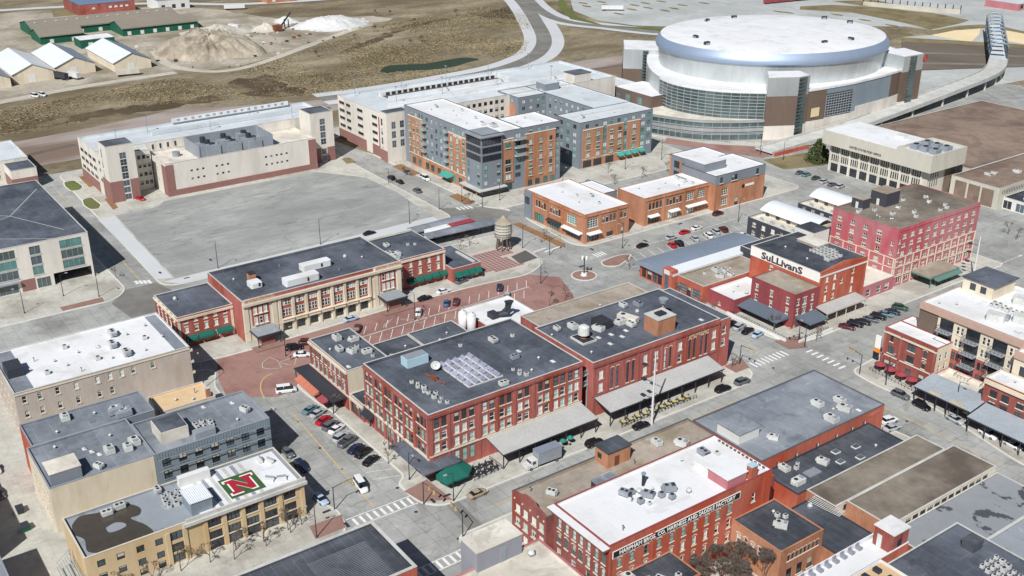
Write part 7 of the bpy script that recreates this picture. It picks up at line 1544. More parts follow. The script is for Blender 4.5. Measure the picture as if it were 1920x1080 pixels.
# ================================================================ far works yard: sheds, heaps, plant
def gable_shed(name, label, x0, x1, y0, y1, hw, hr, wall, roofm, roofm2=None, axis='x', doors=2, group=None):
    """gabled shed, ridge along x or y"""
    t = thing(name, label, 'shed', ((x0 + x1) / 2, (y0 + y1) / 2, 0), 0, group)
    q = MB(); q.box(x0, x1, y0, y1, 0, hw, bottom=False)
    if axis == 'x':
        ym = (y0 + y1) / 2
        for x in (x0, x1): q.quad((x, y0, hw), (x, y1, hw), (x, ym, hr))
        A_ = [((x0 - 1, y0 - .8, hw - .3), (x1 + .6, y0 - .8, hw - .3), (x1 + .6, ym, hr + .15), (x0 - 1, ym, hr + .15)), ((x1 + .6, y1 + .8, hw - .3), (x0 - 1, y1 + .8, hw - .3), (x0 - 1, ym, hr + .15), (x1 + .6, ym, hr + .15))]
    else:
        xm = (x0 + x1) / 2
        for y in (y0, y1): q.quad((x0, y, hw), (x1, y, hw), (xm, y, hr))
        A_ = [((x1 + .8, y0 - .6, hw - .3), (x1 + .8, y1 + .6, hw - .3), (xm, y1 + .6, hr + .15), (xm, y0 - .6, hr + .15)), ((x0 - .8, y1 + .6, hw - .3), (x0 - .8, y0 - .6, hw - .3), (xm, y0 - .6, hr + .15), (xm, y1 + .6, hr + .15))]
    part('wall', q, wall, t)
    for k, a in enumerate(A_):
        q = MB(); q.quad(*a); part('roof_slope', q, roofm if k == 0 or not roofm2 else roofm2, t)
    for k in range(doors):
        q = MB()
        if axis == 'x':
            y = y0 + (y1 - y0) * (k + .6) / (doors + .3); q.box(x1 + .02, x1 + .12, y - 1.8, y + 1.8, 0, 4)
        else:
            y = y0 + (y1 - y0) * (k + .5) / doors; q.box(x1 + .02, x1 + .12, y - 1.2, y + 1.2, .4, 2.8)
        part('door', q, 'white_wall' if wall != 'white_wall' else 'cream', t)
    return t
t = gable_shed('works_shed', 'longest green walled shed with a tan roof and small roof vents', -636, -598, 71, 168, 5, 8.5, 'green_metal', 'shed_tan', axis='y', doors=8)
for k in range(14):
    q = MB(); q.box(-.8, .8, -.6, .6, 0, .5); link('ridge_vent', q.mesh('ridge_vent', 'coping_pale'), t, (6, -44 + k * 6.8, 7.5))
gable_shed('works_shed', 'green walled shed with tan roof, lower left of the longest one', -598, -573, 69, 96, 5, 8, 'green_metal', 'shed_tan', axis='y', doors=2)
gable_shed('works_shed', 'green walled shed with tan roof, lower right of the longest one', -598, -571, 120, 171, 5, 8, 'green_metal', 'shed_tan', axis='y', doors=6)
b = Bld('works_shed', 'small green shed with a flat white roof before the green sheds', -560, -545, 86, 107, 5.2, 'green_metal', 'roof_white', par=.2); b.wins('E', [92], .2, 3, 3.4, 1, 1, panes=('white_wall',), sill=False); b.finish()
b = Bld('brick_works', 'two storey brick building with a slate blue roof beyond the green sheds', -706, -664, 118, 158, 8, 'brick', 'shed_blue', par=.2, cop='dark_metal'); b.wins('E', [128, 140, 144, 148, 152], 4.5, 2.2, 1.4, 1, 1, panes=('glass_pale',)); b.finish()
b = Bld('white_depot', 'white depot building with pale blue roof at the top edge', -680, -655, 172, 196, 7, 'white_wall', 'ribbed_blue', par=.2); b.wins('E', [176, 184, 191], 1, 3, 3, 1, 1, panes=DK, sill=False); b.finish()
b = Bld('brick_depot', 'brick and white depot building at the top edge', -668, -640, 252, 275, 7, 'brick_orange', 'roof_white', par=.2); b.wins('E', [257, 268], 1, 3, 3.5, 1, 1, panes=('white_wall', 'glass_teal'), sill=False); b.finish()
for (lab, x0, x1, y0, y1, rw) in (('white roofed gabled store with a slate strip, nearest the spoil heap', -520, -467, 83, 104, 'ribbed_blue'), ('white roofed gabled store, second from the spoil heap', -524, -474, 53, 74.5, 'ribbed_blue'), ('white roofed gabled store, third from the spoil heap', -522, -468.5, 29.5, 50.5, None), ('white roofed gabled store cut by the left edge', -520, -463, 4, 27, 'ribbed_blue')):
    gable_shed('storage_shed', lab, x0, x1, y0, y1, 5.2, 9.6, 'cream', 'ribbed_white', rw, 'x', 1, 'white roofed gabled stores')

def heap(name, label, cx, cy, rx, ry, h, m, seed, peaks=5, flat=.0, mesa=False):
    rnd = random.Random(seed)
    q = MB(); NR, NA = 22, 110 if mesa else 64
    pk = [(rnd.uniform(-.5, .5), rnd.uniform(-.5, .5), rnd.uniform(.35, .8)) for _ in range(peaks)]
    ph = [rnd.uniform(0, 6.28) for _ in range(6)]
    def H(u, v, r, a):
        if mesa:
            z = min(1, (1 - r) / .42) ** .75 * (.82 + .1 * sin(3 * a + ph[4]) + .08 * sin(7 * a + ph[5] + 5 * r))
            return z * (1 + (.16 * sin(27 * a + ph[0]) + .12 * sin(43 * a + ph[1])) * max(0, min(1, (r - .45) / .25)))
        z = 0
        for (px, py, w_) in pk: z = max(z, w_ * max(0, 1 - math.hypot(u - px, v - py) / .75))
        z = z * .75 + .35 * (1 - r)
        z *= 1 + .13 * sin(9 * a + ph[0]) * r + .09 * sin(17 * a + ph[1] + 6 * r)
        return min(z, 1 - flat) * (1 - r ** 3)
    q.v.append((cx, cy, h * H(0, 0, 0, 0)))
    for i in range(1, NR + 1):
        r = i / NR
        for k in range(NA):
            a = 2 * pi * k / NA; rr = r * (1 + .1 * sin(3 * a + ph[2]) + .07 * sin(5 * a + ph[3]))
            u, v = rr * cos(a), rr * sin(a)
            q.v.append((cx + u * rx, cy + v * ry, h * H(u, v, r, a) + (rnd.uniform(-.06, .06) * h if i < NR else -.1)))
    for k in range(NA): q.f.append((0, 1 + k, 1 + (k + 1) % NA)); q.m.append(0)
    for i in range(NR - 1):
        for k in range(NA):
            j = (k + 1) % NA; a = 1 + i * NA; q.f.append((a + k, a + NA + k, a + NA + j, a + j)); q.m.append(0)
    o = link(name, q.mesh(name, m, True, (cx, cy, 0)), None, (cx, cy, 0)); tag(o, label, 'heap', 'heaps of spoil and gravel'); return o
heap('spoil_heap', 'largest rutted brown spoil heap beside the white stores', -497, 150, 38, 30, 9.5, 'dirt', 3, 9, 0, True)
heap('gravel_heap', 'pale gravel heap behind the largest spoil heap', -545, 175, 22, 24, 7.5, 'gravel_pile', 8, 6, .2)
heap('gravel_heap', 'small pale gravel heap left of the conveyor', -538, 205, 11, 10, 6, 'gravel_pile', 12, 2)
heap('salt_heap', 'broad white heap right of the conveyor', -530, 250, 22, 30, 8, 'salt', 21, 3, .3)
heap('gravel_heap', 'low pale heap by the far left end of the yard road', -560, 230, 12, 9, 4, 'salt', 33, 2)
t = thing('conveyor', 'dark stacking conveyor with an orange red hopper in the works yard', 'conveyor', (-536, 216, 0))
q = MB(); q.tube([(-530, 212, 1.5), (-542, 226, 9)], [.8, .8], 4); part('belt', q, 'dark_metal', t); q = MB(); q.box(-532, -527, 208, 213, .5, 4); part('hopper', q, 'rust', t); q = MB(); q.box(-538, -537.4, 219, 219.6, 0, 6); part('leg', q, 'dark_metal', t); q = MB(); q.box(-536, -535.4, 221, 221.6, 0, 6); part('leg', q, 'dark_metal', t)
def trailer(label, x, y, rz, L=13, m='pole_white'):
    t = thing('trailer', label, 'trailer', (x, y, 0), rz, 'parked box trailers')
    q = MB(); q.box(-L / 2, L / 2, -1.25, 1.25, 1.1, 3.9); link('box', q.mesh('box', m), t)
    for sx in (-L / 2 + 1.4, -L / 2 + 2.7):
        q = MB(); q.box(sx - .5, sx + .5, -1.2, 1.2, 0, 1.05); link('wheel', q.mesh('wheel', 'tyre'), t)
    q = MB(); q.box(L / 2 - 2.6, L / 2 - 2.3, -.9, .9, 0, 1.1); link('landing_gear', q.mesh('landing_gear', 'dark_metal'), t)
trailer('white box trailer on the far parking lot corner', -461.2, 446.9, .9, 16); trailer('white box trailer beyond the pale gravel heap', -550.8, 188.6, .4, 9); trailer('white box trailer at the far end of the green sheds', -628.7, 220.5, 1.2, 15); trailer('white trailer parked among the white stores', -462.6, 59.7, .3, 9); trailer('white trailer parked before the store nearest the heap', -453.4, 86.1, 1.4, 12, 'gravel_pile'); trailer('dark flat trailer beside the second store', -465.5, 53.3, .4, 10, 'dark_metal')
for i in range(9):   # far red freight cars
    p, q_ = [(-416.0, 560.5)][0], [(-406.9, 626.8)][0]
    s = (i + .5) / 9; x, y = p[0] + (q_[0] - p[0]) * s, p[1] + (q_[1] - p[1]) * s
    t = thing('freight_car', 'red freight car far off at the top edge, %s from the left' % ['first', 'second', 'third', 'fourth', 'fifth', 'sixth', 'seventh', 'eighth', 'ninth'][i], 'railcar', (x, y, 0), math.atan2(q_[1] - p[1], q_[0] - p[0]), 'red freight cars at the top edge')
    q = MB(); q.box(-3.1, 3.1, -1.5, 1.5, .9, 3.4); link('body', q.mesh('body', 'brick_maroon'), t); q = MB(); q.box(-2.4, 2.4, -1.2, 1.2, .1, .9); link('bogie', q.mesh('bogie', 'dark_metal'), t)
t = thing('retaining_wall', 'long white wall with dark posts at the top right', 'wall', (-334.8, 632.2, 0))
a, c = [(-368.5, 618.4)][0], [(-302.9, 644.7)][0]
q = MB(); d = math.hypot(c[0] - a[0], c[1] - a[1]); nx, ny = -(c[1] - a[1]) / d * .4, (c[0] - a[0]) / d * .4; q.prism(ccw([(a[0] - nx, a[1] - ny), (c[0] - nx, c[1] - ny), (c[0] + nx, c[1] + ny), (a[0] + nx, a[1] + ny)]), 0, 3); part('wall', q, 'gravel_light', t)
for k in range(14):
    s = k / 13; x, y = a[0] + (c[0] - a[0]) * s, a[1] + (c[1] - a[1]) * s; q = MB(); q.box(x - .25, x + .25, y - .25, y + .25, 0, 6); part('post', q, 'dark_metal', t)
b = Bld('red_white_store', 'red and white store building at the top right corner', -312, -285, 690, 712, 5, 'brick_pink', 'roof_pale', par=.3); b.wins('E', [695, 705], 1, 4, 3, 1, 1, panes=DK); b.finish()

# ================================================================ vehicles
CARS = {}
def loft(prof_fn, xs, q, m=0):
    """prof_fn(x) -> list of (y,z) half profile from sill to top centre; mirrored"""
    i0 = len(q.v); n = None
    for x in xs:
        h = prof_fn(x); full = [(-y, z) for y, z in h] + [(y, z) for y, z in reversed(h)]
        n = len(full); q.v += [(x, y, z) for y, z in full]
    for a in range(len(xs) - 1):
        for k in range(n - 1):
            q.f.append((i0 + a * n + k, i0 + (a + 1) * n + k, i0 + (a + 1) * n + k + 1, i0 + a * n + k + 1)); q.m.append(m)
    q.f.append(tuple(i0 + k for k in range(n))); q.m.append(m); q.f.append(tuple(i0 + (len(xs) - 1) * n + k for k in reversed(range(n)))); q.m.append(m)
def lerp(x, pts):
    for (x0, y0), (x1, y1) in zip(pts, pts[1:]):
        if x <= x1: return y0 + (y1 - y0) * max(0, (x - x0)) / (x1 - x0)
    return pts[-1][1]
def car_meshes(kind):
    if kind in CARS: return CARS[kind]
    L, W, belt, roof = dict(sedan=(4.7, 1.84, .92, 1.45), suv=(4.75, 1.92, 1.08, 1.75), pickup=(5.6, 1.98, 1.1, 1.82), van=(5.3, 1.98, 1.15, 2.15))[kind]
    hl = L / 2
    hood = dict(sedan=[(-hl, .86), (-hl + .15, .98), (-hl + .9, 1.0), (.7, .98), (hl - .5, .84), (hl - .1, .72), (hl, .6)], suv=[(-hl, 1.0), (-hl + .2, 1.1), (.8, 1.1), (hl - .5, 1.0), (hl - .1, .86), (hl, .65)], pickup=[(-hl, 1.08), (-.5, 1.1), (1.0, 1.12), (hl - .4, 1.05), (hl, .75)], van=[(-hl, 1.15), (1.4, 1.15), (hl - .4, 1.0), (hl, .7)])[kind]
    wid = [(-hl, W / 2 - .16), (-hl + .5, W / 2 - .02), (0, W / 2), (hl - .7, W / 2 - .03), (hl - .2, W / 2 - .14), (hl, W / 2 - .3)]
    q = MB()
    def body(x):
        w_, t = lerp(x, wid), lerp(x, hood)
        return [(w_ * .93, .22), (w_, .42), (w_, t - .22), (w_ * .95, t - .05), (w_ * .6, t), (0.001, t + .02)]
    loft(body, [-hl, -hl + .12, -hl + .5, -hl + 1.1, -.4, .4, 1.0, hl - .8, hl - .3, hl - .08, hl], q)
    CB = q.mesh('body', 'paint_black_car', True)
    cab = dict(sedan=(-1.75, -1.0, .35, 1.15), suv=(-2.15, -1.75, .35, 1.1), pickup=(-.75, -.55, .85, 1.5), van=(-2.5, -2.3, 1.0, 1.75))[kind]
    q = MB(); zb = belt + .02
    w1 = W / 2 - .1; w2 = W / 2 - .27
    q.v += [(cab[0], -w1, zb), (cab[3], -w1, zb), (cab[3], w1, zb), (cab[0], w1, zb), (cab[1], -w2, roof - .06), (cab[2], -w2, roof - .06), (cab[2], w2, roof - .06), (cab[1], w2, roof - .06)]
    q.f += [(0, 1, 5, 4), (1, 2, 6, 5), (2, 3, 7, 6), (3, 0, 4, 7), (4, 5, 6, 7)]; q.m += [0] * 5
    CG = q.mesh('window_band', 'car_glass')
    q = MB(); x0, x1 = cab[1] - .04, cab[2] + .06
    q.v += [(x0, -w2 - .03, roof - .07), (x1, -w2 - .03, roof - .07), (x1, w2 + .03, roof - .07), (x0, w2 + .03, roof - .07), (x0 + .12, -w2 + .1, roof), (x1 - .15, -w2 + .1, roof), (x1 - .15, w2 - .1, roof), (x0 + .12, w2 - .1, roof)]
    q.f += [(0, 1, 5, 4), (1, 2, 6, 5), (2, 3, 7, 6), (3, 0, 4, 7), (4, 5, 6, 7)]; q.m += [0] * 5
    for sy in (-1, 1):      # pillars
        xm = (cab[1] + cab[2]) / 2
        q.box(xm - .06, xm + .06, sy * (w2 + .04) - .05, sy * (w2 + .04) + .05, belt, roof - .06)
    CR = q.mesh('roof_panel', 'paint_black_car')
    q = MB(); n = 12; r = .33 if kind == 'sedan' else .37
    for y in (-.11, .11): q.v += [(r * cos(2 * pi * k / n), y, r * sin(2 * pi * k / n)) for k in range(n)]
    for k in range(n): q.f.append((k, (k + 1) % n, n + (k + 1) % n, n + k)); q.m.append(0)
    q.f += [tuple(range(n)), tuple(reversed(range(n, 2 * n)))]; q.m += [0, 0]
    for y in (-.115, .115): q.quad(*[(r * .6 * cos(2 * pi * k / n), y, r * .6 * sin(2 * pi * k / n)) for k in range(n)], m=1)
    CW = q.mesh('wheel', ['tyre', 'rim'])
    q = MB(); q.box(-.06, .06, -.2, .2, -.07, .07); HL = q.mesh('headlight', 'lamp_clear'); TLm = q.mesh('taillight', 'lamp_red')
    bed = None
    if kind == 'pickup':
        q = MB(); q.box(-hl + .15, -.95, -W / 2 + .2, W / 2 - .2, 1.11, 1.13); bed = q.mesh('cargo_bed', 'dark_metal')
    CARS[kind] = (CB, CG, CR, CW, HL, TLm, hl, W, r, bed)
    return CARS[kind]
PROTO = {}
def car(kind, colour, x, y, rz, label, group, z=.02):
    CB, CG, CR, CW, HL, TLm, hl, W, r, bed = car_meshes(kind)
    pm = MATS['paint_' + colour + '_car']
    t = thing(dict(sedan='parked_car', suv='parked_suv', pickup='pickup_truck', van='van')[kind], label, dict(sedan='car', suv='car', pickup='pickup', van='van')[kind], (x, y, z), rz, group)
    for nm, me in (('body', CB), ('roof_panel', CR)):
        o = link(nm, me, t); o.material_slots[0].link = 'OBJECT'; o.material_slots[0].material = pm
    link('window_band', CG, t)
    for sx in (-hl + .95, hl - .95):
        for sy in (-1, 1): link('wheel', CW, t, (sx, sy * (W / 2 - .08), r))
    for sy in (-1, 1):
        link('headlight', HL, t, (hl - .12, sy * (W / 2 - .38), .68)); link('taillight', TLm, t, (-hl + .04, sy * (W / 2 - .34), .78))
    if bed: link('cargo_bed', bed, t)
    return t
ORD = ['first', 'second', 'third', 'fourth', 'fifth', 'sixth', 'seventh', 'eighth', 'ninth', 'tenth', 'eleventh', 'twelfth']
row = [('sedan', 'teal'), ('sedan', 'silver'), ('sedan', 'red'), ('suv', 'grey'), ('sedan', 'white'), ('suv', 'silver'), ('pickup', 'grey'), ('sedan', 'navy'), ('suv', 'black'), ('sedan', 'black')]
CN = dict(teal='teal grey', silver='silver', red='red', grey='dark grey', white='white', navy='navy', black='black', blue='blue', pale_blue='pale blue', maroon='maroon', green='green', tan='tan')
for i, ((k, c), (x, y)) in enumerate(zip(row, [(-57.7, 6.2), (-55.0, 6.9), (-51.2, 6.6), (-48.0, 6.8), (-45.7, 7.2), (-41.8, 6.4), (-39.3, 6.8), (-35.5, 6.9), (-32.9, 7.5), (-29.1, 7.4)])):
    car(k, c, x, y + .3, RD(112), '%s %s, %s from the orange awning in the angled row' % (CN[c], 'car' if k != 'pickup' else 'pickup', ORD[i]), 'cars angle parked beside the brick warehouse')
for i, ((k, c), (x, y)) in enumerate(zip([('sedan', 'white'), ('suv', 'black'), ('suv', 'silver'), ('sedan', 'black'), ('sedan', 'pale_blue')], [(-33.7, 125.2), (-31.7, 125.6), (-29.0, 126.4), (-25.9, 126.5), (-22.7, 127.0)])):
    car(k, c, x, y, RD(100), '%s car in the short row below the slate awnings, %s from the left' % (CN[c], ORD[i]), 'cars parked below the slate awnings')
for i, ((k, c), (x, y)) in enumerate(zip([('sedan', 'maroon'), ('suv', 'black'), ('sedan', 'black'), ('sedan', 'grey'), ('suv', 'black'), ('sedan', 'teal'), ('sedan', 'navy'), ('suv', 'green')], [(-11.2, 151.3), (-11.0, 154.6), (-10.6, 157.6), (-10.4, 160.9), (-10.3, 164.1), (-10.2, 167.4), (-9.9, 170.3), (-10.5, 174.6)])):
    car(k, c, x, y, RD(25), '%s car, %s from the crossing in the row beside the sign building' % (CN[c], ORD[i]), 'cars parked beside the sign building')
for i, ((k, c, rz, d), (x, y)) in enumerate(zip([('suv', 'black', 88, 'black car before the long ribbed canopy nearest the crossing corner'), ('suv', 'grey', 88, 'dark grey car at the end of the long ribbed canopy near the brick corner'), ('sedan', 'black', 88, 'black car parked under the tall white mast'), ('suv', 'black', 86, 'black car in the gap between box truck and mast'), ('sedan', 'tan', 92, 'tan car at the kerb below the green awning')], [(-7.1, 96.3), (-7.0, 103.2), (-5.9, 67.5), (-6.3, 53.4), (-5.3, 20.0)])):
    car(k, c, x + 1, y, RD(rz), d, 'cars along the canopy street')
car('sedan', 'pale_blue', -22.0, -8.4, RD(5), 'pale blue car half in shade below the cream brick corner', 'cars along the near street'); car('van', 'white', -21.5, 1.0, RD(-8), 'white van on the yellow line before the near crosswalk', 'vans in the near street'); car('van', 'white', -70.1, 5.8, RD(70), 'white van at the mouth of the brick street', 'vans in the near street')
car('suv', 'navy', -36, -6.2, RD(2), 'navy car in the shade beside the terrace building, nearest the lit car', 'cars along the near street'); car('sedan', 'grey', -43, -6.3, RD(2), 'grey car in the shade farther along the loft building', 'cars along the near street')
for (k, c, p, rz, d) in (('suv', 'grey', (22.0, 130.4), 3, 'dark grey car at the kerb below the red umbrellas'), ('suv', 'black', (28.3, 130.1), -4, 'black car at the kerb below the ribbed blue canopy'), ('sedan', 'silver', (37.0, 131.0), -4, 'silver car by the lamp before the ribbed canopies'), ('suv', 'white', (45.6, 131.3), -6, 'white car nearest the brown roofed sheds'), ('sedan', 'white', (51.6, 131.7), -8, 'white car at the right edge of the street'), ('sedan', 'silver', (30.6, 115.3), 80, 'silver car beside the lettered end of the grey warehouse'), ('suv', 'white', (28.1, 117.7), 80, 'white car tight against the grey warehouse end')):
    car(k, c, p[0], p[1], RD(rz), d, 'cars along the cross street')
for (k, c, p, rz, d) in (('suv', 'black', (-90.7, 17.6), 70, 'black car by the painted island at the start of the brick street'), ('sedan', 'white', (-85.7, 17.6), 62, 'white car beside the brown brick corner on the brick street'), ('suv', 'maroon', (-91.4, 21.8), 60, 'maroon car half hidden behind the brown brick corner'), ('sedan', 'pale_blue', (-98.0, 38.8), 90, 'pale blue car before the middle of the station'), ('suv', 'maroon', (-91.3, 37.4), 143, 'maroon car behind the brown brick building roof'), ('sedan', 'black', (-98.0, 63.8), 90, 'black car at the kerb right of the station canopy'), ('sedan', 'white', (-99.1, 71.1), 90, 'white car at the kerb before the green awnings'), ('suv', 'white', (-90.7, 57.2), 143, 'white car by the striped island in the station bays'), ('sedan', 'blue', (-91.3, 67.3), 143, 'blue car in the station bays left of the maroon one'), ('suv', 'maroon', (-90.3, 70.0), 143, 'maroon car in the station bays above the white roof'), ('suv', 'navy', (-91.4, 86.7), 143, 'navy car in the station bays near the round island'), ('suv', 'silver', (-85.2, 85.1), 143, 'silver car tucked behind the white restaurant roof'), ('sedan', 'grey', (-102.4, 79.9), 100, 'grey car beside the annex awnings')):
    car(k, c, p[0], p[1], RD(rz), d, 'cars in the brick street', .03)
for (k, c, p, rz, d) in (('sedan', 'black', (-92.2, 146.2), 92, 'black car driving past the traffic island'), ('sedan', 'silver', (-92.1, 159.2), 92, 'silver car in the lane left of the red one'), ('sedan', 'red', (-93.1, 166.7), 92, 'bright red car in the lane by the shops'), ('sedan', 'white', (-93.7, 173.0), 92, 'white car in the lane right of the red one'), ('sedan', 'red', (-86.8, 154.7), 163, 'small red car in the bays by the curved roof'), ('suv', 'black', (-86.5, 157.6), 163, 'black car in the bays beside the small red one'), ('sedan', 'silver', (-86.7, 165.1), 163, 'silver car in the middle of the bays by the curved roof'), ('suv', 'white', (-86.1, 171.1), 163, 'white car in the bays near the end of the curved roof'), ('suv', 'silver', (-87.3, 175.7), 163, 'silver car in the bays between the white and maroon ones'), ('suv', 'maroon', (-87.1, 179.5), 163, 'maroon car in the last bay by the charcoal loft'), ('suv', 'maroon', (-99.9, 189.9), 92, 'maroon car at the kerb before the taller shop'), ('sedan', 'white', (-79.2, 180.8), 20, 'white car in the shade of the charcoal loft')):
    car(k, c, p[0], p[1], RD(rz), d, 'cars by the shops')
for (k, c, p, rz, d) in (('suv', 'black', (-205.8, 113.6), 178, 'black car beside the lot, farthest of three'), ('sedan', 'black', (-199.8, 113.9), 178, 'black car beside the lot, middle of three'), ('suv', 'grey', (-186.2, 113.8), 178, 'dark grey car beside the lot, nearest of three'), ('sedan', 'grey', (-208.7, 122.8), 0, 'dark car at the kerb before the hotel verge'), ('van', 'white', (-197.4, 124.3), 0, 'white van before the hotel entrance'), ('sedan', 'black', (-156.1, 76.6), 95, 'black car behind the station beside the vacant lot'), ('sedan', 'red', (-239.0, 23.6), 20, 'red car at the foot of the garage stair tower'), ('van', 'white', (-431.8, 31.5), 20, 'white van in the field edge, left of two'), ('van', 'white', (-432.0, 35.3), 10, 'white van in the field edge, right of two')):
    car(k, c, p[0], p[1], RD(rz), d, 'cars around the vacant lot', .04)
for i, (x, y) in enumerate([(-115.3, 252.4), (-111.9, 252.3), (-106.9, 252.2), (-101.9, 251.0), (-97.8, 250.9), (-94.3, 251.4)]):
    car(['sedan', 'suv'][i % 2], ['grey', 'teal', 'green', 'silver', 'grey', 'silver'][i], x, y, RD(95), '%s car parked before the post office, %s from the left' % (CN[['grey', 'teal', 'green', 'silver', 'grey', 'silver'][i]], ORD[i]), 'cars before the post office')
# box truck
t = thing('box_truck', 'white cab box truck with grey box beside the ribbed canopy', 'truck', (-6.0, 38.6, .02), RD(-92))
q = MB(); q.box(-4.6, 1.6, -1.25, 1.25, 1.0, 3.9); link('cargo_box', q.mesh('cargo_box', 'hvac_grey'), t); q = MB(); q.box(-4.65, 1.65, -1.3, 1.3, 3.9, 4.0); link('box_roof', q.mesh('box_roof', 'ribbed_blue'), t)
q = MB(); q.box(1.75, 3.5, -1.1, 1.1, .6, 2.4); q.box(3.5, 4.6, -1.0, 1.0, .5, 1.5); q.quad((3.5, -1, 1.5), (3.5, 1, 1.5), (3.1, .95, 2.5), (3.1, -.95, 2.5)); link('cab', q.mesh('cab', 'pole_white'), t)
q = MB(); q.box(3.4, 3.52, -.95, .95, 1.6, 2.3); q.box(2.4, 3.2, -1.12, 1.12, 1.5, 2.25); link('cab_window', q.mesh('cab_window', 'car_glass'), t)
wm = car_meshes('pickup')[3]
for sx in (-3.4, 3.6):
    for sy in (-1.05, 1.05): link('wheel', wm, t, (sx, sy, .45))
q = MB(); q.box(-4.6, 3.4, -.5, .5, .6, 1.0); link('chassis', q.mesh('chassis', 'dark_metal'), t)
q = MB(); q.box(-1, .4, -1.27, -1.252, 2.6, 3.6); link('side_panel', q.mesh('side_panel', 'paint_blue_car'), t)

# ================================================================ lamps and masts
def lamp(p, h, label, arm=1.8, rz=0.0, group='street lamps', m='dark_metal', z0=.14):
    t = thing('street_lamp', label, 'street lamp', (p[0], p[1], z0), rz, group)
    q = MB(); q.cyl(0, 0, 0, .5, .22, .16, 8); q.tube([(0, 0, .5), (0, 0, h * .6), (0, 0, h)], [.12, .1, .07], 7); link('pole', q.mesh('pole', m), t)
    q = MB(); q.tube([(0, 0, h - .2), (arm * .5, 0, h + .15), (arm, 0, h + .2)], [.06, .05, .05], 6); link('arm', q.mesh('arm', m), t)
    q = MB(); q.box(arm - .1, arm + .7, -.2, .2, h + .08, h + .25); link('lamp_head', q.mesh('lamp_head', 'frame_grey'), t)
LP = [((-157.4, 22.1), 9, 'street lamp at the lot edge behind the left part of the station'), ((-157.3, 58.4), 9, 'street lamp at the lot edge behind the middle of the station'), ((-157.2, 93.4), 8.5, 'street lamp at the lot corner by the platform canopies'), ((-201.7, 110.1), 6, 'street lamp at the far side of the lot'), ((-164.0, 110.1), 8, 'street lamp at the lot corner by the brown crossing'),
      ((-114.6, 112.3), 8, 'street lamp beside the black asphalt square'), ((-87.4, 99.5), 8, 'street lamp on the brick triangle before the round island'), ((-95.1, 139.7), 9, 'street lamp on the kinked traffic island'), ((-90.5, 190.5), 9, 'street lamp at the bay end by the charcoal loft'), ((-88.3, 14.0), 8, 'street lamp in the painted island of the brick street'), ((-87.6, 54.1), 8, 'street lamp in the striped island by the white car'),
      ((-157.9, -36.9), 8, 'street lamp before the office building, left one'), ((-157.2, -15.6), 8, 'street lamp before the office building, right one'), ((-163.9, -24.3), 7, 'street lamp under the office building overhang'), ((-166.6, 121.8), 6, 'street lamp at the hotel corner'), ((-159.3, 134.1), 7, 'street lamp before the hotel shop windows'), ((-161.1, 165.8), 7, 'street lamp in the gap between hotel and apartment block'), ((-161.0, 198.3), 8, 'street lamp before the teal awnings'), ((-84.0, -10.5), 9, 'street lamp in the shade at the brick street mouth'),
      ((-11.0, -14.7), 8, 'street lamp on the brick corner by the cream brick building'), ((-17.9, 11.1), 7, 'street lamp at the kerb beside the brick warehouse corner'), ((-31.5, 13.7), 7, 'street lamp at the kerb midway along the brick warehouse'), ((-42.8, 15.0), 7, 'street lamp at the kerb beside the infill shopfront'), ((-5.5, 14.7), 7, 'street lamp by the brick paved crossing corner'), ((34.0, 135.5), 8, 'street lamp before the ribbed blue canopies'), ((16.0, 132.5), 8, 'street lamp by the brick triangle below the red umbrellas'), ((-10.6, 132.5), 7, 'street lamp below the deep red front'), ((-143.3, 259.4), 9, 'street lamp on the arena plaza'), ((-162.2, 219.6), 9, 'street lamp at the arena corner of the hotel street'), ((-132.3, 261.5), 8, 'street lamp by the red retaining wall')]
for i, (p, h_, l) in enumerate(LP): lamp(p, h_, l, 1.6, [0, 1.6, 3.1, 4.7][i % 4])
q_ = [(-87.2, 105.5)][0]
t = thing('lamp_cluster', 'ornamental lamp with white globes on the round brick island', 'street lamp', (-84.5, 114.5, .16)); q = MB(); q.cyl(0, 0, 0, .8, 1.1, .9, 12); link('plinth', q.mesh('plinth', 'white_wall'), t); q = MB(); q.tube([(0, 0, .8), (0, 0, 6)], [.22, .14], 8); link('pole', q.mesh('pole', 'dark_metal'), t)
for k in range(4):
    a = k * pi / 2; q = MB(); q.tube([(0, 0, 5.4), (cos(a) * .9, sin(a) * .9, 5.6)], [.07, .06], 5); q.cyl(cos(a) * .9, sin(a) * .9, 5.6, 6.1, .3, .34, 10, m=1); q.cyl(cos(a) * .9, sin(a) * .9, 6.1, 6.4, .34, .1, 10, m=1); link('globe_arm', q.mesh('globe_arm', ['dark_metal', 'letter_white']), t)
for (p, h_, l) in (((-4.4, 70.4), 19.6, 'tall white mast with dark brackets rising before the long canopy'), ((-11.6, 213.2), 14, 'white mast with dark brackets beside the pink building')):
    t = thing('utility_mast', l, 'mast', (p[0], p[1], .02), 0, 'tall white masts'); q = MB(); q.tube([(0, 0, 0), (0, 0, h_ * .5), (0, 0, h_)], [.32, .26, .16], 10); link('pole', q.mesh('pole', 'pole_white'), t)
    for k, z in enumerate((.78, .58, .36)):
        q = MB(); q.tube([(0, 0, h_ * z), (-1.0, -.5, h_ * z + .3), (-2.4, -1.2, h_ * z + .4)], [.12, .09, .07], 6); q.box(-2.9, -1.7, -1.5, -.7, h_ * z + .2, h_ * z + .6); link('bracket', q.mesh('bracket', 'dark_metal'), t)

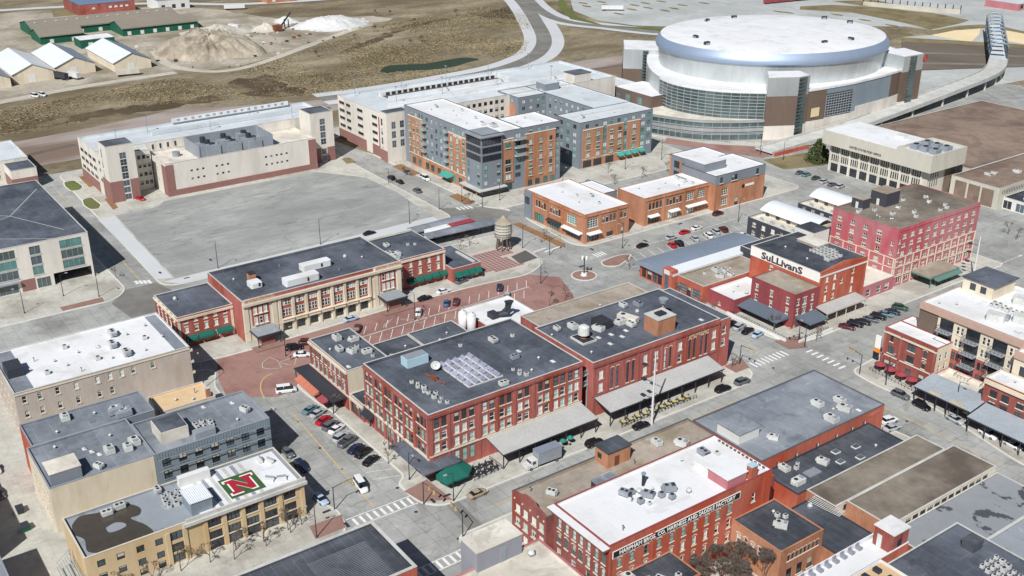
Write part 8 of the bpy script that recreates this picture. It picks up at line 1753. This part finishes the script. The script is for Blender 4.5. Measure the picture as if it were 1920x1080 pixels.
# ================================================================ plants
def branchy(q, p, d, L, r, depth, rnd, tips, spread=.65):
    e = (p[0] + d[0] * L, p[1] + d[1] * L, p[2] + d[2] * L)
    q.tube([p, e], [r, r * .65], 5)
    if depth == 0: tips.append(e); return
    for _ in range(3 if depth > 1 else 4):
        a = rnd.uniform(0, 2 * pi); s = rnd.uniform(.35, spread + .15)
        v = (d[0] + cos(a) * s, d[1] + sin(a) * s, d[2] + rnd.uniform(-.15, .25)); l = math.sqrt(sum(x * x for x in v)); v = tuple(x / l for x in v)
        branchy(q, e, v, L * rnd.uniform(.6, .8), r * .6, depth - 1, rnd, tips, spread)
TREES = {}
def bare_mesh(h, seed, depth, twigs):
    k = (h, seed, depth, twigs)
    if k in TREES: return TREES[k]
    rnd = random.Random(seed); q = MB(); tips = []
    branchy(q, (0, 0, 0), (0, 0, 1), h * .33, h * .022, depth, rnd, tips)
    c = MB()
    for t_ in tips:
        for _ in range(twigs):
            a = rnd.uniform(0, 6.28); u = rnd.uniform(-.2, 1); s = math.sqrt(max(0, 1 - u * u)) ; L = rnd.uniform(.5, 1.2) * h * .09
            e = (t_[0] + cos(a) * s * L, t_[1] + sin(a) * s * L, t_[2] + u * L); w_ = .02 + h * .0022
            c.quad((t_[0] - w_, t_[1], t_[2]), (t_[0] + w_, t_[1] + w_, t_[2]), e); c.quad((t_[0], t_[1] - w_, t_[2] + w_), (t_[0], t_[1] + w_, t_[2]), e)
    TREES[k] = (q.mesh('trunk', 'bark'), c.mesh('crown', 'twig')); return TREES[k]
def bare_tree(p, h, seed, label, depth=3, twigs=5, group='bare trees', z0=.14, rz=0.0):
    tr, cr = bare_mesh(h, seed, depth, twigs)
    t = thing('bare_tree', label, 'tree', (p[0], p[1], z0), rz, group); link('trunk', tr, t); link('crown', cr, t)
for p, h_, sd, l in (((47.3, 40.5), 8.4, 4, 'large bare brown tree at the bottom beside the lettered factory'), ((48.5, 44.9), 7.8, 9, 'bare brown tree right of the large one, towards the orange shop'), ((52.3, 47.0), 7.6, 13, 'bare brown tree of the clump nearest the orange shop wall'), ((47.3, 36.3), 7.4, 6, 'bare brown tree of the clump nearest the black roofed annex'), ((52.5, 41.9), 8, 17, 'bare brown tree of the clump cut by the bottom edge')):
    bare_tree(p, h_, sd, l, 5, 18)
ST = [((-16.6, -15.4), 'bare tree at the kerb before the terrace building corner'), ((-15.4, -18.4), 'bare tree before the cream brick building, second from its corner'), ((-13.9, -31.0), 'bare tree before the middle of the cream brick building'), ((-14.2, -24.2), 'bare tree before the cream brick building, third from its corner'), ((-26.2, 10.5), 'thin bare tree by the angled cars near the warehouse corner'), ((-45.3, 15.7), 'thin bare tree before the infill shopfront'), ((-54.2, 11.9), 'thin bare tree near the orange awning'), ((-119.8, 141.1), 'thin bare tree before the corner shop'), ((-108.7, 146.6), 'thin bare tree before the corner shop, right one'), ((-115.9, 122.3), 'thin bare tree in the planting strip of the corner shop'), ((-206.2, 120.3), 'thin bare tree on the hotel verge'), ((-161.5, 121.7), 'thin bare tree at the hotel corner bed'), ((-161.2, 189.3), 'thin bare tree before the teal awnings'), ((-156.8, 220.6), 'thin bare tree on the street before the arena'), ((-119.7, 106.0), 'leafless tree left of the water tower'), ((-126.7, 98.8), 'leafless tree behind the station annex'), ((-125.3, 94.0), 'leafless tree behind the annex roof curb'), ((-72.3, 91.3), 'leafless shrub by the tan roofed wing, left one'), ((-73.4, 98.3), 'leafless shrub by the tan roofed wing, right one'), ((-80.0, 129.6), 'thin bare tree before the curved roof shed'), ((-66.2, 176.7), 'leafless tree in the yard behind the sign building'), ((-26.9, 257.6), 'leafless shrubs in the median at the right edge'), ((-22.4, 255.1), 'second leafless shrub in the median at the right edge'), ((-168.6, -7.0), 'leafless tree by the office building corner bed'), ((-22.4, 133.2), 'thin bare tree below the slate awning'), ((-10.9, 137.7), 'thin bare tree beside the deep red front corner'), ((24.6, 133.7), 'thin bare tree below the red umbrellas'), ((30.2, 134.6), 'thin bare tree before the ribbed canopies')]
for i, (p, l) in enumerate(ST): bare_tree(p, 4.4 + (i * 37 % 10) * .16, 20 + i % 6, l, 3, 6, rz=i * .7)
for i in range(7): bare_tree((-16.6 + (i % 2) * .8, -52 + i * 5.6), 5.2 + (i % 3) * .4, 20 + i % 6, 'bare street tree before the cream brick building, %s counted from the shaded lane' % ORD[i], 3, 9, rz=i)
for i in range(5): bare_tree((-57 + i * 4.6, 127.6 - .3 * i), 4.6, 22 + i % 4, 'thin bare tree before the market hall, %s from the curved shed' % ORD[i], 3, 7, rz=i)
for i in range(4): bare_tree((-13.4 + .3 * i, 107 - i * .2 + i * 1.1) if i < 1 else (-30 - i * 6, 110), 4.6, 23 + i % 3, 'thin bare tree beside the slot windowed building, %s from its corner' % ORD[i], 3, 7, rz=i)
for i in range(6): bare_tree((-149 + .2 * i, 140 + i * 14), 5, 20 + i % 5, 'bare street tree between hotel street and shops, %s from the brown crossing' % ORD[i], 3, 7, rz=i)
for i in range(5): bare_tree((28 + i * 6, 133.4 - .5 * i), 4.8, 21 + i % 5, 'thin bare kerb tree before the ribbed canopies, %s from the red umbrellas' % ORD[i], 3, 7, rz=i)
FB = [(-440.6, 260.6), (-442.3, 270.3), (-439.0, 195.3), (-467.3, 166.4), (-501.3, 299.5), (-509.4, 340.0), (-555.0, 299.6), (-541.3, 303.0), (-489.4, 261.3), (-476.7, 240.5)]
for i, p in enumerate(FB):
    bare_tree(p, 5 + i % 3, 40 + i % 4, ['dark double bush at the ditch in the field, left half', 'dark double bush at the ditch in the field, right half', 'grey bush alone in the lower field', 'grey bush near the burnt patch', 'small bush on the ridge right of the white heap', 'small dark bush high in the field by the curving road', 'tiny bush behind the white heap, left one', 'tiny bush behind the white heap, right one', 'bush on the bank below the white heap', 'bush on the bank between heap and ditch'][i], 3, 26, 'bushes in the brown field', -1.6)
def leafy(p, h, r, seed, label, m='leaf_dark', name='evergreen_tree', z0=.05):
    rnd = random.Random(seed); t = thing(name, label, 'tree', (p[0], p[1], z0))
    q = MB(); q.tube([(0, 0, 0), (0, 0, h * .9)], [.3, .08], 7)
    for k in range(14):
        a = rnd.uniform(0, 6.28); z = h * rnd.uniform(.15, .8); q.tube([(0, 0, z), (cos(a) * r * .7 * (1 - z / h), sin(a) * r * .7 * (1 - z / h), z + .3)], [.08, .03], 5)
    link('trunk', q.mesh('trunk', 'bark'), t)
    q = MB()
    for _ in range(3600):
        z = h * (.08 + .92 * rnd.random() ** 1.1); R_ = r * (1 - (z / h) ** 1.7) ** .8 * (.55 + .5 * rnd.random() ** .5) * (1 + .18 * sin(3 * z + seed)); a = rnd.uniform(0, 6.28)
        x, y = R_ * cos(a), R_ * sin(a); s = rnd.uniform(.3, .65); d1 = [rnd.uniform(-1, 1) for _ in range(3)]; d2 = [rnd.uniform(-1, 1) for _ in range(3)]
        q.quad((x, y, z), (x + d1[0] * s, y + d1[1] * s, z + d1[2] * s), (x + (d1[0] + d2[0]) * s, y + (d1[1] + d2[1]) * s, z + (d1[2] + d2[2]) * s), (x + d2[0] * s, y + d2[1] * s, z + d2[2] * s), m=rnd.choice([0, 0, 1]))
    link('crown', q.mesh('crown', [m, 'leaf_mid']), t)
leafy((-121.8, 271.0), 9.5, 4.4, 5, 'dense dark evergreen tree at the end of the post office')

# ================================================================ patios
def umbrella(p, label, m, group, r=1.5, h=2.4):
    t = thing('patio_umbrella', label, 'umbrella', (p[0], p[1], .14), 0, group)
    q = MB(); q.cyl(0, 0, 0, h, .04, n=6); q.cyl(0, 0, 0, .1, .35, n=10); link('pole', q.mesh('pole', 'dark_metal'), t)
    q = MB(); n = 8; top = (0, 0, h + .35)
    for k in range(n):
        a, b_ = 2 * pi * k / n, 2 * pi * (k + 1) / n; q.quad((r * cos(a), r * sin(a), h - .25), (r * cos(b_), r * sin(b_), h - .25), top); q.quad((r * cos(a), r * sin(a), h - .42), (r * cos(b_), r * sin(b_), h - .42), (r * cos(b_), r * sin(b_), h - .25), (r * cos(a), r * sin(a), h - .25))
    link('canopy', q.mesh('canopy', m), t)
for i in range(5): umbrella((10.4 + i * 3.3, 137.3 - .1 * i), '%s red patio umbrella from the orange blade sign' % ORD[i], 'umbrella_red', 'red umbrellas below the corner bar', 1.55)
for i in range(5): umbrella((-8.2 - .1 * i, 40 + i * 2.2), '%s small green umbrella along the ribbed canopy from the box truck end' % ORD[i], 'umbrella_green', 'green umbrellas beside the box truck', .8, 2.2)
TBL = {}
def table(p, label, m, group, seats=4, r=.45, z0=.14):
    if m not in TBL:
        q = MB(); q.cyl(0, 0, .7, .75, r, n=12); q.cyl(0, 0, 0, .7, .05, n=6); q.cyl(0, 0, 0, .04, .3, n=10); a = q.mesh('table', m)
        q = MB(); q.box(-.2, .2, -.2, .2, .42, .47); q.box(-.2, .2, .16, .2, .47, .9)
        for sx in (-.17, .17):
            for sy in (-.17, .17): q.box(sx - .02, sx + .02, sy - .02, sy + .02, 0, .42)
        TBL[m] = (a, q.mesh('chair', 'dark_metal'))
    a, c = TBL[m]
    t = thing('patio_table', label, 'table', (p[0], p[1], z0), 0, group); link('tabletop', a, t)
    for k in range(seats):
        an = k * 2 * pi / seats + .4; o = link('seat', c, t, (cos(an) * .8, sin(an) * .8, 0), an - pi / 2)
for i in range(4):
    for j in range(2): table((-12.6 + j * 2.2, 23.6 + i * 1.7), 'dark round patio table right of the green awning, %s in the %s row' % (ORD[i], ['inner', 'outer'][j]), 'dark_metal', 'dark tables beside the green awning')
for i in range(5): table((-8.4, 65 + i * 2.3), 'yellow patio table left of the tall mast, %s from the alley' % ORD[i], 'umbrella_yellow', 'yellow tables along the long canopy', 4, .6)
for i in range(5): table((-8.4, 77.4 + i * 2.1), 'yellow patio table right of the tall mast, %s from the mast' % ORD[i], 'umbrella_yellow', 'yellow tables along the long canopy', 4, .6)
def railing(name, label, pts, h=1.0, m='dark_metal', step=1.0, group=None, z0=.14):
    cx = sum(p[0] for p in pts) / len(pts); cy = sum(p[1] for p in pts) / len(pts)
    t = thing(name, label, 'railing', (cx, cy, z0), 0, group)
    for a, c in zip(pts, pts[1:]):
        q = MB(); q.tube([(*a, z0 + h), (*c, z0 + h)], [.05, .05], 5); part('handrail', q, m, t)
        q = MB(); q.tube([(*a, z0 + h * .4), (*c, z0 + h * .4)], [.03, .03], 4); part('lower_rail', q, m, t)
        d = math.hypot(c[0] - a[0], c[1] - a[1]); n = max(1, int(d / step))
        for k in range(n + 1):
            x, y = a[0] + (c[0] - a[0]) * k / n, a[1] + (c[1] - a[1]) * k / n; q = MB(); q.box(x - .04, x + .04, y - .04, y + .04, z0, z0 + h); part('baluster', q, m, t)
railing('patio_railing', 'dark patio railing round the tables by the green awning', [(-14.2, 30), (-9.4, 30), (-9.0, 22.4)], 1.0)
railing('patio_railing', 'dark railing along the yellow tables under the long canopy', [(-7.2, 63.4), (-7.2, 76.4)], 1.0)
railing('patio_railing', 'dark railing along the far yellow tables', [(-7.2, 77.4), (-7.2, 88)], 1.0)
railing('patio_railing', 'dark railing below the red umbrellas', [(8.6, 135.6), (25, 134.8)], 1.0)
railing('patio_railing', 'dark railing round the slate awning terrace', [(-37, 131.4), (-16, 131.2), (-13.6, 134), (-13.6, 146)], 1.0)
# low white walls by the slate awnings
t = thing('low_wall', 'low white wall round the terrace of the deep red front', 'wall', (-26, 130.6, 0)); q = MB(); q.box(-38, -15.6, 130.3, 130.9, .1, .8); part('wall', q, 'white_wall', t); q = MB(); q.box(-13.2, -12.7, 133, 147, .1, .8); part('wall', q, 'white_wall', t)
# terrace furniture on the cream brick building
for i, (x, y) in enumerate(((-31.6, -17.4), (-30, -15.8), (-23.6, -18.6), (-22.4, -16.4))):
    t = thing('lounge_set', '%s white lounge set on the roof terrace with the letter, from the loft wall' % ORD[i], 'lounge set', (x, y, 8.3), .4 * i, 'lounge sets on the roof terrace'); q = MB(); q.box(-1, 1, -.4, .4, .1, .45); link('seat', q.mesh('seat', 'white_wall'), t); q = MB(); q.box(-1, 1, .4, .6, .1, .9); link('backrest', q.mesh('backrest', 'hvac_grey'), t)
# people
def person(p, rz, shirt, trousers, label, z0=.14):
    t = thing('person', label, 'person', (p[0], p[1], z0), rz, 'people on the pavements')
    vs_ = [(0, 0, .95), (0, 0, 1.18), (0, 0, 1.42), (0, 0, 1.52), (0, .02, 1.66), (0, .02, 1.76), (.1, 0, .92), (.13, .1, .5), (.13, .02, .08), (.13, .14, .04), (-.1, 0, .92), (-.12, -.06, .5), (-.13, -.22, .1), (-.13, -.1, .05), (.2, 0, 1.4), (.25, -.06, 1.12), (.25, .06, .88), (-.2, 0, 1.4), (-.25, .06, 1.12), (-.25, .16, .9)]
    es = [(0, 1), (1, 2), (2, 3), (3, 4), (4, 5), (0, 6), (6, 7), (7, 8), (8, 9), (0, 10), (10, 11), (11, 12), (12, 13), (2, 14), (14, 15), (15, 16), (2, 17), (17, 18), (18, 19)]
    rr = [.15, .15, .17, .07, .11, .09, .1, .07, .05, .05, .1, .07, .05, .05, .07, .05, .04, .07, .05, .04]
    me = bpy.data.meshes.new('body'); me.from_pydata(vs_, es, []); o = link('body', me, t)
    md = o.modifiers.new('skin', 'SKIN'); 
    for sv, r_ in zip(me.skin_vertices[0].data, rr): sv.radius = (r_, r_ * .8)
    me.skin_vertices[0].data[0].use_root = True
    sd = o.modifiers.new('sub', 'SUBSURF'); sd.levels = 1; sd.render_levels = 1
    m = bpy.data.materials.get('clothes_' + shirt + trousers)
    if m is None:
        m = bpy.data.materials.new('clothes_' + shirt + trousers); m.use_nodes = True; n = m.node_tree.nodes; L = m.node_tree.links
        tc = n.new('ShaderNodeTexCoord'); sp = n.new('ShaderNodeSeparateXYZ'); L.new(tc.outputs['Object'], sp.inputs[0]); cr = n.new('ShaderNodeValToRGB'); cr.color_ramp.interpolation = 'CONSTANT'
        mr = n.new('ShaderNodeMapRange'); mr.inputs[1].default_value = 0; mr.inputs[2].default_value = 1.85; L.new(sp.outputs[2], mr.inputs[0]); L.new(mr.outputs[0], cr.inputs[0])
        el = cr.color_ramp.elements; el[0].position = 0; el[0].color = (.02, .02, .02, 1); el[1].position = .05; el[1].color = (*lin(trousers), 1)
        for pos, c_ in ((.52, lin(shirt)), (.815, (.45, .27, .18)), (.93, (.04, .03, .02))): e_ = el.new(pos); e_.color = (*c_, 1)
        L.new(cr.outputs[0], n['Principled BSDF'].inputs['Base Color']); n['Principled BSDF'].inputs['Roughness'].default_value = .9
    me.materials.append(m)
for (p, rz, s, tr, l) in (((-85.2, 14.0), 1, '#a03030', '#25303f', 'person in a red top beside the painted island'), ((-12.2, 17.3), .4, '#303a52', '#2a2a2c', 'person in navy walking by the green awning'), ((-33.6, 13.5), 2, '#d8d8d8', '#3a3f4a', 'person in white beside the angled cars'), ((-22.3, 133.5), 2.6, '#2d2d2d', '#44484f', 'person in black below the slate awning'), ((-115.3, 120.7), 1.2, '#7a8794', '#2d2d33', 'person in grey walking past the corner shop'), ((-102.1, 87.6), 3, '#4d5a44', '#2b2b2b', 'person in green on the station pavement')):
    person(p, rz, s, tr, l)
# kerbside drains and manholes are parts of the street
q = MB(); q.cyl(0, 0, 0, .01, .4, n=12); q = q.mesh('manhole', 'dark_metal')
for (x, y) in [(-16.8, 7.4), (-30.4, 0.8), (-41.2, 0.9), (5.5, 14.0), (0.4, 31.5), (-5.2, 85.0), (-7.1, 116.1), (17.9, 117.3), (30.3, 121.6), (-55.0, 2.1), (-6.9, 6.2), (6.0, 8.5), (-95.9, 143.5), (-96.1, 122.8), (-234.4, 118.5), (-151.8, 115.3)]:
    link('manhole', q, street, (x, y, .022))
q = MB(); q.box(-.9, .9, -.35, .35, 0, .03); q = q.mesh('drain_grate', 'dark_metal')
for i, (x, y) in enumerate([(-8.1, 11.1), (-8.0, 14.6), (-11.2, -7.8), (-17.8, -9.1), (-100.3, 130.7), (-90.8, 118.5), (-95.7, 150.6), (-101.0, 172.0), (-164.8, 5.7), (-155.7, 11.1), (-165.7, 22.8), (-148.8, 57.9)]):
    o = link('drain_grate', q, street, (x, y, .15), [0, 1.57][i % 2])

# lane at the lower left: bins, a cooler and parked cars in the shade
for (p, rz, m, l) in (((-48, -62), .1, 'green_metal', 'green waste bin in the lane below the cream blank wall'), ((-55, -61.5), 0, 'dark_metal', 'dark waste bin in the lane, farther from the street'), ((-20, 69), .3, 'shed_blue', 'blue waste bin in the narrow gap by the factory'), ((50.6, 63.9), 1.4, 'rust', 'rust red waste bin on the tarred roof lane')):
    t = thing('waste_bin', l, 'waste bin', (p[0], p[1], .14 if p[1] < 60 else (4.62 if p[0] > 40 else .14)), rz, 'waste bins')
    q = MB(); q.v += [(-.9, -.6, 0), (.9, -.6, 0), (.9, .6, 0), (-.9, .6, 0), (-1.05, -.75, 1.2), (1.05, -.75, 1.2), (1.05, .75, 1.2), (-1.05, .75, 1.2)]; q.f += [(0, 1, 5, 4), (1, 2, 6, 5), (2, 3, 7, 6), (3, 0, 4, 7), (4, 5, 6, 7)]; q.m += [0] * 5; link('bin_body', q.mesh('bin_body', m), t)
    q = MB(); q.box(-1.08, 1.08, -.78, 0, 1.2, 1.27); q.box(-1.08, 1.08, .02, .78, 1.2, 1.27); link('lid', q.mesh('lid', 'dark_metal'), t)
car('suv', 'grey', -64, -64, RD(10), 'grey car in the lane at the left edge', 'cars in the lane'); car('pickup', 'white', -75, -62.5, RD(8), 'white pickup in the lane below the taupe building', 'cars in the lane')

for (p, rz, l) in (((-8.2, 8.9), 0, 'traffic signal at the corner below the green awning'), ((-17.5, -7.4), 1.6, 'traffic signal at the brick corner by the cream brick building'), ((6.2, 9.4), 3.1, 'traffic signal at the foot of the gabled warehouse'), ((-13.8, 110.4), 0, 'traffic signal at the brick corner by the long canopy end'), ((-13.4, 133.2), 4.7, 'traffic signal at the corner below the slate awnings'), ((8.4, 131.8), 3.1, 'traffic signal at the corner below the orange blade sign'), ((-104.5, 116), 1.6, 'traffic signal by the black asphalt square'), ((-157, 124.6), 4.7, 'traffic signal at the hotel corner by the brown crossing')):
    t = thing('traffic_signal', l, 'traffic signal', (p[0], p[1], .14), rz, 'traffic signals at the crossings')
    q = MB(); q.tube([(0, 0, 0), (0, 0, 5.6)], [.14, .1], 7); link('pole', q.mesh('pole', 'dark_metal'), t)
    q = MB(); q.tube([(0, 0, 5.4), (2.4, 0, 5.8), (4.6, 0, 5.9)], [.09, .07, .05], 6); link('mast_arm', q.mesh('mast_arm', 'dark_metal'), t)
    for x in (2.6, 4.4):
        q = MB(); q.box(x - .16, x + .16, -.18, .18, 4.9, 5.85); link('signal_head', q.mesh('signal_head', 'paint_yellow'), t)

# ---- grass tufts of the field and loose debris of the works yard: nobody could count these
def inside(p, poly):
    x, y = p; r = False; j = len(poly) - 1
    for i in range(len(poly)):
        if (poly[i][1] > y) != (poly[j][1] > y) and x < (poly[j][0] - poly[i][0]) * (y - poly[i][1]) / (poly[j][1] - poly[i][1]) + poly[i][0]: r = not r
        j = i
    return r
FIELD = [(-410.6, 0.2), (-422.2, 56.9), (-432.7, 97.1), (-429.1, 138.8), (-444.5, 171.9), (-478.5, 231.8), (-509.6, 280.8), (-530.2, 375.0), (-534.1, 412.6), (-427.0, 348.6), (-376.3, 304.8), (-357.4, 258.5), (-352.0, 205.6), (-350.3, 165.7), (-361.2, 122.6), (-378.6, 86.9), (-366.3, 33.6), (-363.4, -9.0)]
HOLE = [mbp, [(-408.8, 130.6), (-410.9, 150.3), (-393.5, 152.0), (-357.7, 149.3), (-352.7, 142.4), (-363.3, 135.3), (-365.5, 124.4), (-381.3, 122.3)]]
rnd = random.Random(5); q = MB()
xs = [p[0] for p in FIELD]; ys = [p[1] for p in FIELD]
while len(q.f) < 26000:
    x, y = rnd.uniform(min(xs), max(xs)), rnd.uniform(min(ys), max(ys))
    if not inside((x, y), FIELD) or inside((x, y), HOLE[0]) or (inside((x, y), HOLE[1]) and rnd.random() < .6): continue
    if sin(x * .06 + 2 * sin(y * .03)) + sin(y * .09) + rnd.uniform(-1.2, 1.2) < -.3: continue
    a_ = rnd.uniform(0, pi); h_ = rnd.uniform(.12, .4); w_ = rnd.uniform(.3, .8)
    q.quad((x - cos(a_) * w_, y - sin(a_) * w_, -.08), (x + cos(a_) * w_, y + sin(a_) * w_, -.08), (x + rnd.uniform(-.3, .3), y + rnd.uniform(-.3, .3), h_), m=rnd.choice((0, 0, 0, 0, 0, 1, 2, 2)))
tag(link('grass', q.mesh('grass', ['dry_grass', 'scorched', 'straw'])), 'dry tufted grass covering the brown field', 'grass', None, 'stuff')
YARD = [(-634.8, 57.6), (-572.0, 82.6), (-459.2, 106.2), (-447.1, 111.2), (-438.8, 139.6), (-448.2, 166.7), (-476.9, 215.8), (-512.4, 269.8), (-572.2, 229.4), (-555.9, 168.2), (-523.4, 121.4), (-553.1, 97.2), (-602.7, 70.4)]
q = MB(); rnd = random.Random(9)
while len(q.f) < 150 * 5:
    x, y = rnd.uniform(-640, -430), rnd.uniform(-20, 290)
    if not inside((x, y), YARD): continue
    s = rnd.uniform(.3, 1.1); q.box(x - s, x + s * rnd.uniform(.5, 1.5), y - s * .7, y + s, 0, s * rnd.uniform(.5, 1.2), m=rnd.choice((0, 0, 0, 0, 1, 2, 3)), bottom=False)
tag(link('debris', q.mesh('debris', ['gravel_pile', 'dark_metal', 'rust', 'white_wall'])), 'loose debris and materials strewn over the works yard', 'debris', None, 'stuff')
